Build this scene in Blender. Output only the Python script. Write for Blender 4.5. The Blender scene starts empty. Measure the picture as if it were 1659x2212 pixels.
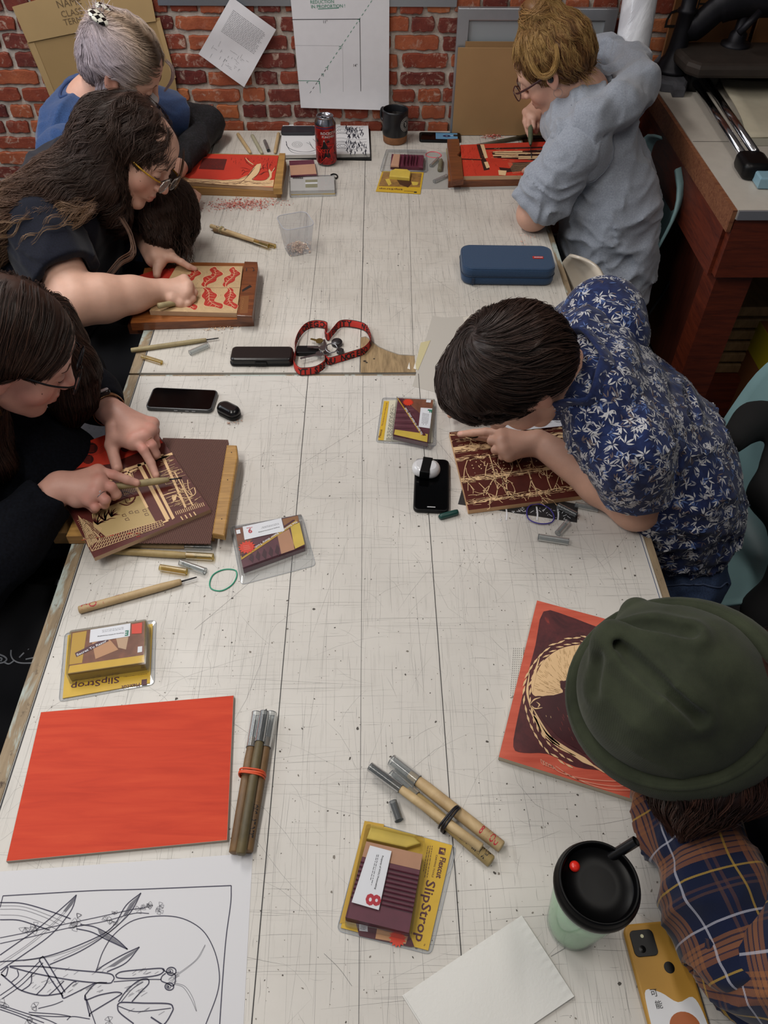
import bpy, math, random
import numpy as np
from mathutils import Vector, Matrix
random.seed(7); RS=np.random.RandomState(7)
SC=bpy.context.scene; COL=SC.collection
PI=math.pi
# ---------------------------------------------------------------- camera model (used to read the place off the photograph)
CAMP=(0.0194223,0.0,1.8873824,0.83017959,0.02268412,0.01210448,1670.29)
IW,IH=1659,2212
def _cam():
    cx,cy,cz,pi_,ya,ro,f=CAMP
    cp,sp=math.cos(pi_),math.sin(pi_); c,s=math.cos(ya),math.sin(ya)
    fw=np.array([s*cp,c*cp,-sp]); r0=np.array([c,-s,0.]); u0=np.cross(r0,fw)
    r=math.cos(ro)*r0+math.sin(ro)*u0; u=-math.sin(ro)*r0+math.cos(ro)*u0
    return np.array([cx,cy,cz]),r,u,fw,f
CC,CR,CU,CF,CFL=_cam()
TZ=.76
def ray(x,y): return CF*CFL+CR*(x-IW/2)-CU*(y-IH/2)
def T(x,y,h=0.):
    d=ray(x,y); t=(TZ+h-CC[2])/d[2]; return CC+d*t
def WL(x,y,Y=2.9):
    d=ray(x,y); t=(Y-CC[1])/d[1]; return CC+d*t
def XP(x,y,X):
    d=ray(x,y); t=(X-CC[0])/d[0]; return CC+d*t
def PJ(P):
    d=np.asarray(P)-CC; z=d@CF; return (IW/2+CFL*(d@CR)/z, IH/2-CFL*(d@CU)/z)
# ---------------------------------------------------------------- materials
def lin(h):
    if isinstance(h,str):
        h=h.lstrip('#'); h=[int(h[i:i+2],16)/255 for i in (0,2,4)]
        return tuple(c/12.92 if c<=.04045 else ((c+.055)/1.055)**2.4 for c in h)
    return tuple(h)
MATS={}
class NT:
    def __init__(s,name):
        s.m=bpy.data.materials.new(name); s.m.use_nodes=True; s.t=s.m.node_tree; s.n=s.t.nodes; s.l=s.t.links
        s.b=s.n['Principled BSDF']; s.o=s.n['Material Output']; s.tc=None
    def add(s,ty,**k):
        n=s.n.new(ty)
        for a,v in k.items():
            if a.startswith('i_'): n.inputs[a[2:].replace('_',' ')].default_value=v
            else: setattr(n,a,v)
        return n
    def co(s,kind='Object'):
        if s.tc is None: s.tc=s.n.new('ShaderNodeTexCoord')
        return s.tc.outputs[kind]
    def mapping(s,scale=(1,1,1),rot=(0,0,0),src=None,kind='Object'):
        m=s.n.new('ShaderNodeMapping'); m.inputs['Scale'].default_value=scale; m.inputs['Rotation'].default_value=rot
        s.l.new(src or s.co(kind),m.inputs['Vector']); return m.outputs[0]
    def noise(s,scale,detail=3,rough=.55,vec=None,dist=0):
        n=s.n.new('ShaderNodeTexNoise'); n.inputs['Scale'].default_value=scale; n.inputs['Detail'].default_value=detail
        n.inputs['Roughness'].default_value=rough; n.inputs['Distortion'].default_value=dist
        s.l.new(vec if vec is not None else s.co(),n.inputs['Vector']); return n.outputs['Fac']
    def ramp(s,fac,stops,interp='LINEAR'):
        r=s.n.new('ShaderNodeValToRGB'); r.color_ramp.interpolation=interp
        e=r.color_ramp.elements
        while len(e)<len(stops): e.new(.5)
        for i,(p,c) in enumerate(stops):
            e[i].position=p; c=lin(c); e[i].color=(c[0],c[1],c[2],1)
        s.l.new(fac,r.inputs['Fac']); return r.outputs['Color']
    def mix(s,fac,a,b,mode='MIX'):
        n=s.n.new('ShaderNodeMix'); n.data_type='RGBA'; n.blend_type=mode
        for k,v in ((0,fac),(6,a),(7,b)):
            if isinstance(v,(int,float)): n.inputs[k].default_value=v
            elif isinstance(v,(tuple,str)): 
                c=lin(v); n.inputs[k].default_value=(c[0],c[1],c[2],1)
            else: s.l.new(v,n.inputs[k])
        return n.outputs[2]
    def math(s,op,a,b=0.,c=0.):
        n=s.n.new('ShaderNodeMath'); n.operation=op
        for k,v in enumerate((a,b,c)):
            if isinstance(v,(int,float)): n.inputs[k].default_value=v
            else: s.l.new(v,n.inputs[k])
        return n.outputs[0]
    def attr(s,name):
        n=s.n.new('ShaderNodeAttribute'); n.attribute_name=name; return n
    def bump(s,h,strength=.3,dist=.001,normal=None):
        n=s.n.new('ShaderNodeBump'); n.inputs['Strength'].default_value=strength; n.inputs['Distance'].default_value=dist
        s.l.new(h,n.inputs['Height'])
        if normal is not None: s.l.new(normal,n.inputs['Normal'])
        s.l.new(n.outputs[0],s.b.inputs['Normal']); return n.outputs[0]
    def setc(s,c,rough=.5,metal=0,spec=.5):
        if isinstance(c,(tuple,str)): c=lin(c); s.b.inputs['Base Color'].default_value=(c[0],c[1],c[2],1)
        else: s.l.new(c,s.b.inputs['Base Color'])
        if isinstance(rough,(int,float)): s.b.inputs['Roughness'].default_value=rough
        else: s.l.new(rough,s.b.inputs['Roughness'])
        s.b.inputs['Metallic'].default_value=metal; s.b.inputs['Specular IOR Level'].default_value=spec
        return s.m
def M(name,c=None,rough=.5,metal=0,spec=.5,var=0,vs=30,bump=0,bs=200,sheen=0,coat=0):
    if name in MATS: return MATS[name]
    t=NT(name); col=lin(c)
    if var:
        f=t.noise(vs,4); lo=tuple(x*(1-var) for x in col); hi=tuple(min(1,x*(1+var)) for x in col)
        t.setc(t.ramp(f,[(.3,lo),(.7,hi)]),rough,metal,spec)
    else: t.setc(col,rough,metal,spec)
    if bump: t.bump(t.noise(bs,3),bump)
    if sheen: t.b.inputs['Sheen Weight'].default_value=sheen
    if coat: t.b.inputs['Coat Weight'].default_value=coat; t.b.inputs['Coat Roughness'].default_value=.1
    MATS[name]=t.m; return t.m
def wood(name,a,b,scale=(3,60,60),rough=.5,bump=.15,rot=(0,0,0),coat=0):
    if name in MATS: return MATS[name]
    t=NT(name); v=t.mapping(scale,rot); f=t.noise(1.5,6,.65,v,1.2); g=t.noise(5,4,.6,v)
    f2=t.math('ADD',t.math('MULTIPLY',f,.7),t.math('MULTIPLY',g,.3))
    t.setc(t.ramp(f2,[(.32,a),(.6,b)]),rough); t.bump(g,bump)
    if coat: t.b.inputs['Coat Weight'].default_value=coat
    MATS[name]=t.m; return t.m
def clearmat(name,tint='#ffffff',refl=.06,rough=.04,haze=0.,hazecol='#d8dde2'):
    """thin clear plastic film: mostly passes light, mirrors some of it at grazing angles"""
    if name in MATS: return MATS[name]
    t=NT(name); t.n.remove(t.b)
    tr=t.n.new('ShaderNodeBsdfTransparent'); c=lin(tint); tr.inputs[0].default_value=(*c,1)
    gl=t.n.new('ShaderNodeBsdfGlossy'); gl.inputs['Roughness'].default_value=rough; gl.inputs[0].default_value=(1,1,1,1)
    lw=t.n.new('ShaderNodeLayerWeight'); lw.inputs['Blend'].default_value=.25
    f=t.math('ADD',t.math('MULTIPLY',lw.outputs['Fresnel'],.5),refl)
    mx=t.n.new('ShaderNodeMixShader'); t.l.new(f,mx.inputs[0]); t.l.new(tr.outputs[0],mx.inputs[1]); t.l.new(gl.outputs[0],mx.inputs[2])
    out=mx.outputs[0]
    if haze:
        df=t.n.new('ShaderNodeBsdfDiffuse'); df.inputs[0].default_value=(*lin(hazecol),1)
        m2=t.n.new('ShaderNodeMixShader'); m2.inputs[0].default_value=haze; t.l.new(out,m2.inputs[1]); t.l.new(df.outputs[0],m2.inputs[2]); out=m2.outputs[0]
    t.l.new(out,t.o.inputs['Surface']); MATS[name]=t.m; return t.m
def semi(name,c,alpha,rough=.6):
    if name in MATS: return MATS[name]
    t=NT(name); t.setc(lin(c),rough); t.b.inputs['Alpha'].default_value=alpha; MATS[name]=t.m; return t.m
# ---------------------------------------------------------------- objects
def tag(o,label=None,cat=None,group=None,kind=None):
    for k,v in (('label',label),('category',cat),('group',group),('kind',kind)):
        if v: o[k]=v
    return o
def thing(name,label,cat,loc,group=None):
    o=bpy.data.objects.new(name,None); COL.objects.link(o); o.location=tuple(loc); o.empty_display_size=.02
    tag(o,label,cat,group); ORG[o.name]=np.array(loc,float); return o
ORG={}
def _link(name,me,parent,loc):
    o=bpy.data.objects.new(name,me); COL.objects.link(o)
    if parent is not None:
        o.parent=parent; ORG[o.name]=ORG[parent.name]
    else:
        o.location=tuple(loc); ORG[o.name]=np.array(loc,float)
    return o
class MB:
    """collects world-space geometry for ONE mesh object"""
    def __init__(s): s.v=[]; s.f=[]; s.mi=[]; s.sm=[]; s.ms=[]; s.n=0
    def m(s,mat):
        if mat not in s.ms: s.ms.append(mat)
        return s.ms.index(mat)
    def put(s,vs,fs,mat,smooth=False,X=None):
        vs=np.asarray(vs,float).reshape(-1,3)
        if X is not None: vs=vs@X[:3,:3].T+X[:3,3]
        k=s.m(mat); b=s.n; s.v.append(vs); s.n+=len(vs)
        for f in fs: s.f.append(tuple(int(i)+b for i in f)); s.mi.append(k); s.sm.append(smooth)
        return s
    def box(s,x0,x1,y0,y1,z0,z1,mat,X=None,c=0.):
        if c<=0:
            vs=[(x,y,z) for z in (z0,z1) for y in (y0,y1) for x in (x0,x1)]
            fs=[(0,2,3,1),(4,5,7,6),(0,1,5,4),(2,6,7,3),(0,4,6,2),(1,3,7,5)]
            return s.put(vs,fs,mat,False,X)
        return s.prism([(x0,y0),(x1,y0),(x1,y1),(x0,y1)],z0,z1,mat,X,c=c,sm=False)
    def prism(s,out,z0,z1,mat,X=None,c=0.,sm=False,cb=None,top=None):
        """vertical prism over an outline, with chamfered rims"""
        o=np.array(out,float); n=len(o); cb=c if cb is None else cb
        def inset(d):
            if d<=0: return o
            a=np.roll(o,1,0); b=np.roll(o,-1,0); r=[]
            for i in range(n):
                e1=o[i]-a[i]; e2=b[i]-o[i]; e1=e1/(np.linalg.norm(e1)+1e-12); e2=e2/(np.linalg.norm(e2)+1e-12)
                n1=np.array([-e1[1],e1[0]]); n2=np.array([-e2[1],e2[0]]); m=n1+n2; q=max(.4,1+n1@n2)
                r.append(o[i]+m*d/q)
            return np.array(r)
        rings=[]
        if cb>0: rings+= [(inset(cb),z0),(inset(cb*.3),z0+cb*.3)]
        rings.append((o,z0+cb))
        rings.append((o,z1-c))
        if c>0: rings+=[(inset(c*.3),z1-c*.3),(inset(c),z1)]
        vs=[]; fs=[]
        for r,z in rings: vs+= [(p[0],p[1],z) for p in r]
        R=len(rings)
        for k in range(R-1):
            for i in range(n):
                j=(i+1)%n; fs.append((k*n+i,k*n+j,(k+1)*n+j,(k+1)*n+i))
        s.put(vs,fs,mat,sm,X)
        s.put([(p[0],p[1],rings[0][1]) for p in rings[0][0]][::-1],[tuple(range(n))],mat,False,X)
        s.put([(p[0],p[1],rings[-1][1]) for p in rings[-1][0]],[tuple(range(n))],top or mat,False,X)
        return s
    def lathe(s,prof,mat,X=None,seg=32,sm=True,closed=False):
        vs=[];fs=[];n=len(prof)
        for r,z in prof:
            for k in range(seg):
                a=2*PI*k/seg; vs.append((r*math.cos(a),r*math.sin(a),z))
        for i in range(n-1):
            for k in range(seg):
                j=(k+1)%seg; fs.append((i*seg+k,i*seg+j,(i+1)*seg+j,(i+1)*seg+k))
        s.put(vs,fs,mat,sm,X)
        if closed:
            s.put([vs[k] for k in range(seg)][::-1],[tuple(range(seg))],mat,False,X)
            s.put([vs[(n-1)*seg+k] for k in range(seg)],[tuple(range(seg))],mat,False,X)
        return s
    def tube(s,pts,r,mat,seg=8,cap=True,sm=True,flat=None,loop=False,up=None):
        """tube through world points; r scalar or list; flat=(a,b) gives a ribbon-like section"""
        P=np.asarray(pts,float); n=len(P); rr=np.full(n,r) if np.isscalar(r) else np.asarray(r,float)
        tn=np.gradient(P,axis=0) if not loop else (np.roll(P,-1,0)-np.roll(P,1,0))
        tn/= (np.linalg.norm(tn,axis=1)[:,None]+1e-12)
        ref=np.array(up if up is not None else ((0,0,1) if abs(tn[0][2])<.9 else (1,0,0)),float)
        vs=np.zeros((n,seg,3)); a=np.arange(seg)*2*PI/seg; nrm=None
        for i in range(n):
            base=ref if (nrm is None or up is not None) else nrm
            b=np.cross(tn[i],base); b/=np.linalg.norm(b)+1e-12; nn=np.cross(b,tn[i]); nrm=nn
            fa,fb=flat or (1,1)
            vs[i]=P[i]+rr[i]*(np.outer(np.cos(a)*fa,b)+np.outer(np.sin(a)*fb,nn))
        fs=[]
        for i in range(n if loop else n-1):
            i2=(i+1)%n
            for k in range(seg):
                j=(k+1)%seg; fs.append((i*seg+k,i*seg+j,i2*seg+j,i2*seg+k))
        if cap and not loop: fs.append(tuple(range(seg))[::-1]); fs.append(tuple((n-1)*seg+k for k in range(seg)))
        return s.put(vs.reshape(-1,3),fs,mat,sm)
    def strip(s,pts,w,mat,nrm=(0,0,1),off=0.):
        """flat painted line through world points; w scalar or list"""
        P=np.asarray(pts,float)+np.array(nrm)*off; n=len(P)
        if n<2: return s
        t=np.gradient(P,axis=0); t/=np.linalg.norm(t,axis=1)[:,None]+1e-12
        b=np.cross(np.array(nrm,float),t); b/=np.linalg.norm(b,axis=1)[:,None]+1e-12
        ww=(np.full(n,w) if np.isscalar(w) else np.asarray(w))[:,None]/2
        vs=np.concatenate([P-b*ww,P+b*ww]); fs=[(i,i+1,n+i+1,n+i) for i in range(n-1)]
        return s.put(vs,fs,mat)
    def poly(s,pts,mat,off=0.,nrm=(0,0,1)):
        P=np.asarray(pts,float)+np.array(nrm)*off
        return s.put(P,[tuple(range(len(P)))],mat)
    def text(s,txt,X,size,mat,off=.0002,align='LEFT',sx=1.,bold=0.):
        vs,fs=textmesh(txt,align,bold)
        v=vs*size; v[:,0]*=sx; v[:,2]=off
        return s.put(v,fs,mat,False,X)
    def build(s,name,parent=None,loc=None,label=None,cat=None,group=None,kind=None):
        V=np.concatenate(s.v)
        if parent is not None: o0=ORG[parent.name]
        else:
            o0=np.array(loc,float) if loc is not None else np.array([(V[:,0].min()+V[:,0].max())/2,(V[:,1].min()+V[:,1].max())/2,V[:,2].min()])
        me=bpy.data.meshes.new(name); me.from_pydata((V-o0).tolist(),[],s.f)
        for m in s.ms: me.materials.append(m)
        me.polygons.foreach_set('material_index',s.mi); me.polygons.foreach_set('use_smooth',s.sm); me.update()
        o=_link(name,me,parent,o0); tag(o,label,cat,group,kind); return o
_TX={}
def textmesh(txt,align='LEFT',bold=0.):
    k=(txt,align,bold)
    if k not in _TX:
        cu=bpy.data.curves.new('t','FONT'); cu.body=txt; cu.align_x=align; cu.resolution_u=2; cu.offset=bold; cu.fill_mode='FRONT' if hasattr(cu,'fill_mode') else cu.fill_mode
        o=bpy.data.objects.new('t',cu); COL.objects.link(o)
        dg=bpy.context.evaluated_depsgraph_get(); me=o.evaluated_get(dg).to_mesh()
        vs=np.array([v.co[:] for v in me.vertices]).reshape(-1,3); fs=[tuple(p.vertices) for p in me.polygons]
        bpy.data.objects.remove(o); bpy.data.curves.remove(cu); _TX[k]=(vs,fs)
    vs,fs=_TX[k]; return vs.copy(),fs
def frame(o,xdir,up=(0,0,1)):
    """4x4: origin o, x along xdir, z along up"""
    z=np.array(up,float); z/=np.linalg.norm(z); x=np.array(xdir,float); x=x-z*(x@z); x/=np.linalg.norm(x); y=np.cross(z,x)
    X=np.eye(4); X[:3,0]=x; X[:3,1]=y; X[:3,2]=z; X[:3,3]=o; return X
def F(a,b,h=0.):
    """frame on the table: origin at pixel a, x towards pixel b (both at height h); also the length"""
    A=T(*a,h); B=T(*b,h); return frame(A,B-A), float(np.linalg.norm(B-A))
def tr(X,x=0,y=0,z=0,rz=0.):
    Y=np.eye(4); Y[:3,3]=(x,y,z); c,s=math.cos(rz),math.sin(rz); Y[0,0]=c;Y[0,1]=-s;Y[1,0]=s;Y[1,1]=c
    return X@Y
def rotx(X,a):
    Y=np.eye(4); c,s=math.cos(a),math.sin(a); Y[1,1]=c;Y[1,2]=-s;Y[2,1]=s;Y[2,2]=c; return X@Y
def roty(X,a):
    Y=np.eye(4); c,s=math.cos(a),math.sin(a); Y[0,0]=c;Y[0,2]=s;Y[2,0]=-s;Y[2,2]=c; return X@Y
def ap(X,p): p=np.atleast_2d(np.asarray(p,float)); return p@X[:3,:3].T+X[:3,3]
def loc_of(X,q): 
    return (np.asarray(q)-X[:3,3])@X[:3,:3]
def rrect(w,h,r,n=5,cx=0,cy=0):
    o=[]
    for (sx,sy,a0) in ((1,-1,-90),(1,1,0),(-1,1,90),(-1,-1,180)):
        for k in range(n+1):
            a=math.radians(a0+90*k/n); o.append((cx+sx*(w/2-r)+r*math.cos(a),cy+sy*(h/2-r)+r*math.sin(a)))
    return o
def spl(pts,n=8,closed=False):
    """Catmull-Rom through points"""
    P=np.asarray(pts,float); 
    if len(P)<3 and not closed: return P
    if closed: Q=np.concatenate([P[-1:],P,P[:2]])
    else: Q=np.concatenate([2*P[:1]-P[1:2],P,2*P[-1:]-P[-2:-1]])
    out=[]
    for i in range(1,len(Q)-2):
        for k in range(n):
            t=k/n; a,b,c,d=Q[i-1],Q[i],Q[i+1],Q[i+2]
            out.append(.5*((2*b)+(-a+c)*t+(2*a-5*b+4*c-d)*t*t+(-a+3*b-3*c+d)*t**3))
    if not closed: out.append(Q[-2])
    return np.array(out)
def tp(pts,h=0.): return np.array([T(x,y,h) for x,y in pts])
# ---------------------------------------------------------------- noise on arrays
def vnoise(P,seed=0):
    P=np.asarray(P,np.float32); I=np.floor(P).astype(np.int64); f=P-I; f=f*f*(3-2*f)
    def h(x,y,z):
        n=(x*374761393+y*668265263+z*2147483647+seed*1442695041)&0x7fffffff
        n=((n^(n>>13))*1274126177)&0x7fffffff
        return ((n^(n>>16))&0xffff).astype(np.float32)/65535.
    x,y,z=I[...,0],I[...,1],I[...,2]; fx,fy,fz=f[...,0],f[...,1],f[...,2]
    def L(a,b,t): return a+(b-a)*t
    return L(L(L(h(x,y,z),h(x+1,y,z),fx),L(h(x,y+1,z),h(x+1,y+1,z),fx),fy),
             L(L(h(x,y,z+1),h(x+1,y,z+1),fx),L(h(x,y+1,z+1),h(x+1,y+1,z+1),fx),fy),fz)*2-1
# ---------------------------------------------------------------- signed-distance bodies
class SD:
    """smooth union of tapered capsules, ellipsoids and rounded boxes -> one continuous surface"""
    def __init__(s,vox=.004): s.p=[]; s.vox=vox; s.disp=None; s.dm=0.
    def cap(s,a,b,ra,rb=None,k=.012,op=1):
        a=np.array(a,float); b=np.array(b,float); rb=ra if rb is None else rb
        s.p.append(('c',a,b,ra,rb,k,op,(a+b)/2,np.linalg.norm(b-a)/2+max(ra,rb))); return s
    def chain(s,pts,rs,k=.012,op=1):
        for i in range(len(pts)-1): s.cap(pts[i],pts[i+1],rs[i],rs[i+1],k,op)
        return s
    def ell(s,c,r,R=None,k=.012,op=1):
        c=np.array(c,float); R=np.eye(3) if R is None else np.asarray(R)[:3,:3]
        r=np.array(r,float); s.p.append(('e',c,r,R,None,k,op,c,r.max())); return s
    def box(s,c,h,rad,R=None,k=.012,op=1):
        c=np.array(c,float); R=np.eye(3) if R is None else np.asarray(R)[:3,:3]
        s.p.append(('b',c,np.array(h,float),R,rad,k,op,c,np.linalg.norm(h)+rad)); return s
    def plane(s,c,n,k=.004,op=-1):
        """removes what lies on the side n points to"""
        n=np.array(n,float); n/=np.linalg.norm(n); s.p.append(('p',np.array(c,float),n,None,None,k,op,None,None)); return s
    def _d(s,q,P):
        ty=q[0]
        if ty=='c':
            a,b,ra,rb=q[1:5]; ab=b-a; L=ab@ab
            t=np.clip(((P-a)@ab)/(L+1e-12),0,1) if L>1e-12 else np.zeros(P.shape[:-1])
            return np.linalg.norm(P-a-t[...,None]*ab,axis=-1)-(ra+(rb-ra)*t)
        if ty=='e':
            c,r,R=q[1:4]; L=(P-c)@R; k0=np.linalg.norm(L/r,axis=-1); k1=np.linalg.norm(L/(r*r),axis=-1)
            return k0*(k0-1)/(k1+1e-9)
        if ty=='b':
            c,h,R,rad=q[1:5]; L=np.abs((P-c)@R)-h+rad
            return np.linalg.norm(np.maximum(L,0),axis=-1)+np.minimum(L.max(-1),0)-rad
        if ty=='p': return -((P-q[1])@q[2])
    def eval(s,P,sel=None,disp=True):
        d=np.full(P.shape[:-1],.05,np.float64)
        for i,q in enumerate(s.p):
            if sel is not None and not sel[i]: continue
            e=s._d(q,P); k=q[5]
            if q[6]>0:
                h=np.maximum(k-np.abs(d-e),0)/k; d=np.minimum(d,e)-h*h*k*.25
            else:
                e=-e; h=np.maximum(k-np.abs(d-e),0)/k; d=np.maximum(d,e)+h*h*k*.25
        if s.disp is not None and disp: d=d-s.disp(P)
        return d
    def grad(s,P,e=.002):
        g=np.zeros_like(P)
        for i in range(3):
            o=np.zeros(3); o[i]=e; g[:,i]=s.eval(P+o)-s.eval(P-o)
        return g/(np.linalg.norm(g,axis=1)[:,None]+1e-12)
    def proj(s,P,off=0.,it=4):
        P=np.array(P,float)
        for _ in range(it):
            d=s.eval(P)-off; P=P-s.grad(P)*np.clip(d,-.02,.02)[:,None]
        return P
    def mesh(s):
        h=s.vox; B=12; bs=B*h; R=bs*.87+h*2
        lo=np.full(3,1e9); hi=-lo
        for q in s.p:
            if q[6]>0 and q[7] is not None: lo=np.minimum(lo,q[7]-q[8]); hi=np.maximum(hi,q[7]+q[8])
        lo=np.floor((lo-.03)/bs).astype(int); hi=np.ceil((hi+.03)/bs).astype(int)
        gx,gy,gz=np.meshgrid(*[np.arange(lo[i],hi[i]) for i in range(3)],indexing='ij')
        bl=np.stack([gx.ravel(),gy.ravel(),gz.ravel()],1); cen=(bl+.5)*bs
        D=np.stack([s._d(q,cen) for q in s.p],1)
        pos=np.array([q[6]>0 for q in s.p]); K=np.array([q[5] for q in s.p])
        selm=D<(R+K+s.dm+.002)
        # ellipsoid distances are only bounds: widen
        dmin=np.where(pos[None],D,1e9).min(1)
        keep=(dmin<R+K.max()*.5+s.dm)&(dmin>-(R*2.2+K.max()))
        bl=bl[keep]; selm=selm[keep]
        idx=np.arange(-1,B+1); ii=np.stack(np.meshgrid(idx,idx,idx,indexing='ij'),-1)
        n=B+2; VK=[];VP=[];FQ=[]
        OFF=1<<20
        def key(c): return ((c[...,0]+OFF)<<42)|((c[...,1]+OFF)<<21)|(c[...,2]+OFF)
        for b,sel in zip(bl,selm):
            g=ii+b*B; P=g*h; d=s.eval(P,sel)
            ins=d<0
            if ins.all() or not ins.any(): continue
            # cells
            cs=np.zeros((n-1,)*3,int)
            for dx in (0,1):
                for dy in (0,1):
                    for dz in (0,1): cs+=ins[dx:n-1+dx,dy:n-1+dy,dz:n-1+dz]
            act=(cs>0)&(cs<8); ai=np.argwhere(act)
            if len(ai)==0: continue
            acc=np.zeros((len(ai),3)); cnt=np.zeros(len(ai))
            x,y,z=ai.T
            for (o1,o2) in _EDG:
                d1=d[x+o1[0],y+o1[1],z+o1[2]]; d2=d[x+o2[0],y+o2[1],z+o2[2]]
                cr=(d1<0)!=(d2<0); t=np.where(cr,d1/(d1-d2+1e-15),0)
                acc+=np.where(cr[:,None],np.array(o1)+t[:,None]*(np.array(o2)-np.array(o1)),0); cnt+=cr
            VP.append((ai-1+b*B+acc/cnt[:,None])*h); VK.append(key(ai-1+b*B))
            # edges owned: lattice 0..B-1 -> index 1..B
            for ax in range(3):
                o=[0,0,0]; o[ax]=1; sl=ins[1:B+1,1:B+1,1:B+1]; s2=ins[1+o[0]:B+1+o[0],1+o[1]:B+1+o[1],1+o[2]:B+1+o[2]]
                e=np.argwhere(sl!=s2)
                if len(e)==0: continue
                fl=sl[tuple(e.T)]; gi=e+b*B
                u=[0,0,0]; v=[0,0,0]; u[(ax+1)%3]=1; v[(ax+2)%3]=1; u=np.array(u); v=np.array(v)
                q=np.stack([key(gi-u-v),key(gi-v),key(gi),key(gi-u)],1)
                q[~fl]=q[~fl][:,::-1]; FQ.append(q)
        VK=np.concatenate(VK); VP=np.concatenate(VP); FQ=np.concatenate(FQ)
        uk,ui=np.unique(VK,return_index=True); V=VP[ui]; Fi=np.searchsorted(uk,FQ); Fi=np.clip(Fi,0,len(uk)-1)
        ok=(uk[Fi]==FQ).all(1); return V,Fi[ok]
_EDG=[]
for a_ in range(8):
    for b_ in range(a_+1,8):
        if bin(a_^b_).count('1')==1: _EDG.append((((a_>>2)&1,(a_>>1)&1,a_&1),((b_>>2)&1,(b_>>1)&1,b_&1)))
def meshobj(name,V,Fc,mats,parent=None,loc=None,attrs=None,smooth=True,mi=None,extra=None):
    """object from arrays of vertices and quads; extra = an MB whose geometry joins the same mesh"""
    V=np.asarray(V,float); Fc=np.asarray(Fc); nb=len(V)
    mats=list(mats); mi=np.zeros(len(Fc),int) if mi is None else mi
    loops=[Fc.ravel()]; tot=[np.full(len(Fc),Fc.shape[1])]; mis=[mi]; sms=[np.full(len(Fc),smooth)]
    if extra is not None and extra.n:
        EV=np.concatenate(extra.v); k0=[]
        for m in extra.ms:
            if m not in mats: mats.append(m)
            k0.append(mats.index(m))
        loops.append(np.array([i+nb for f in extra.f for i in f])); tot.append(np.array([len(f) for f in extra.f]))
        mis.append(np.array([k0[i] for i in extra.mi])); sms.append(np.array(extra.sm)); V=np.concatenate([V,EV])
    o0=ORG[parent.name] if parent is not None else np.array(loc if loc is not None else V.mean(0),float)
    L=np.concatenate(loops).astype(np.int32); Tn=np.concatenate(tot).astype(np.int32); st=np.concatenate([[0],np.cumsum(Tn)[:-1]]).astype(np.int32)
    me=bpy.data.meshes.new(name); me.vertices.add(len(V)); me.vertices.foreach_set('co',(V-o0).astype(np.float32).ravel())
    me.loops.add(len(L)); me.loops.foreach_set('vertex_index',L); me.polygons.add(len(Tn)); me.polygons.foreach_set('loop_start',st)
    me.polygons.foreach_set('material_index',np.concatenate(mis).astype(np.int32)); me.polygons.foreach_set('use_smooth',np.concatenate(sms).astype(bool))
    for m in mats: me.materials.append(m)
    for an,av in (attrs or {}).items():
        av=np.asarray(av,np.float32); full=np.zeros((len(V),3),np.float32); full[:len(av)]=av
        at=me.attributes.new(an,'FLOAT_VECTOR','POINT'); at.data.foreach_set('vector',full.ravel())
    me.update(calc_edges=True); me.validate()
    o=_link(name,me,parent,o0); return o
def norm(v): v=np.asarray(v,float); return v/(np.linalg.norm(v)+1e-12)
# ================================================================ SETTING
WY=2.9
def brickmat(i,a,b):
    t=NT('brick_%d'%i); f=t.noise(14,6,.65); c=t.ramp(f,[(.3,a),(.68,b)])
    w=t.noise(38,6,.7,None,.6); w2=t.noise(6,3,.6)
    wm=t.math('MULTIPLY',t.math('SUBTRACT',w,.54),8.); wm.node.use_clamp=True
    wm2=t.math('MULTIPLY',wm,t.math('MULTIPLY',t.math('SUBTRACT',w2,.38),4.)); wm2.node.use_clamp=True
    t.setc(t.mix(wm2,c,'#b39c8c'),.85,0,.25); t.bump(t.noise(60,6,.7),.8,.004); return t.m
BR=[brickmat(0,'#6d2f24','#88432f'),brickmat(1,'#83402b','#a05a3c'),brickmat(2,'#552723','#71352b'),brickmat(3,'#96502f','#b06c46'),brickmat(4,'#431f1e','#6b2c25')]
mort=NT('mortar'); f=mort.noise(30,8,.7); mort.setc(mort.ramp(f,[(.3,'#a3978c'),(.55,'#c8bdb1'),(.75,'#dad2c8')]),.95,0,.2); mort.bump(mort.noise(120,6,.75),.9,.004); mort=mort.m
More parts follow.
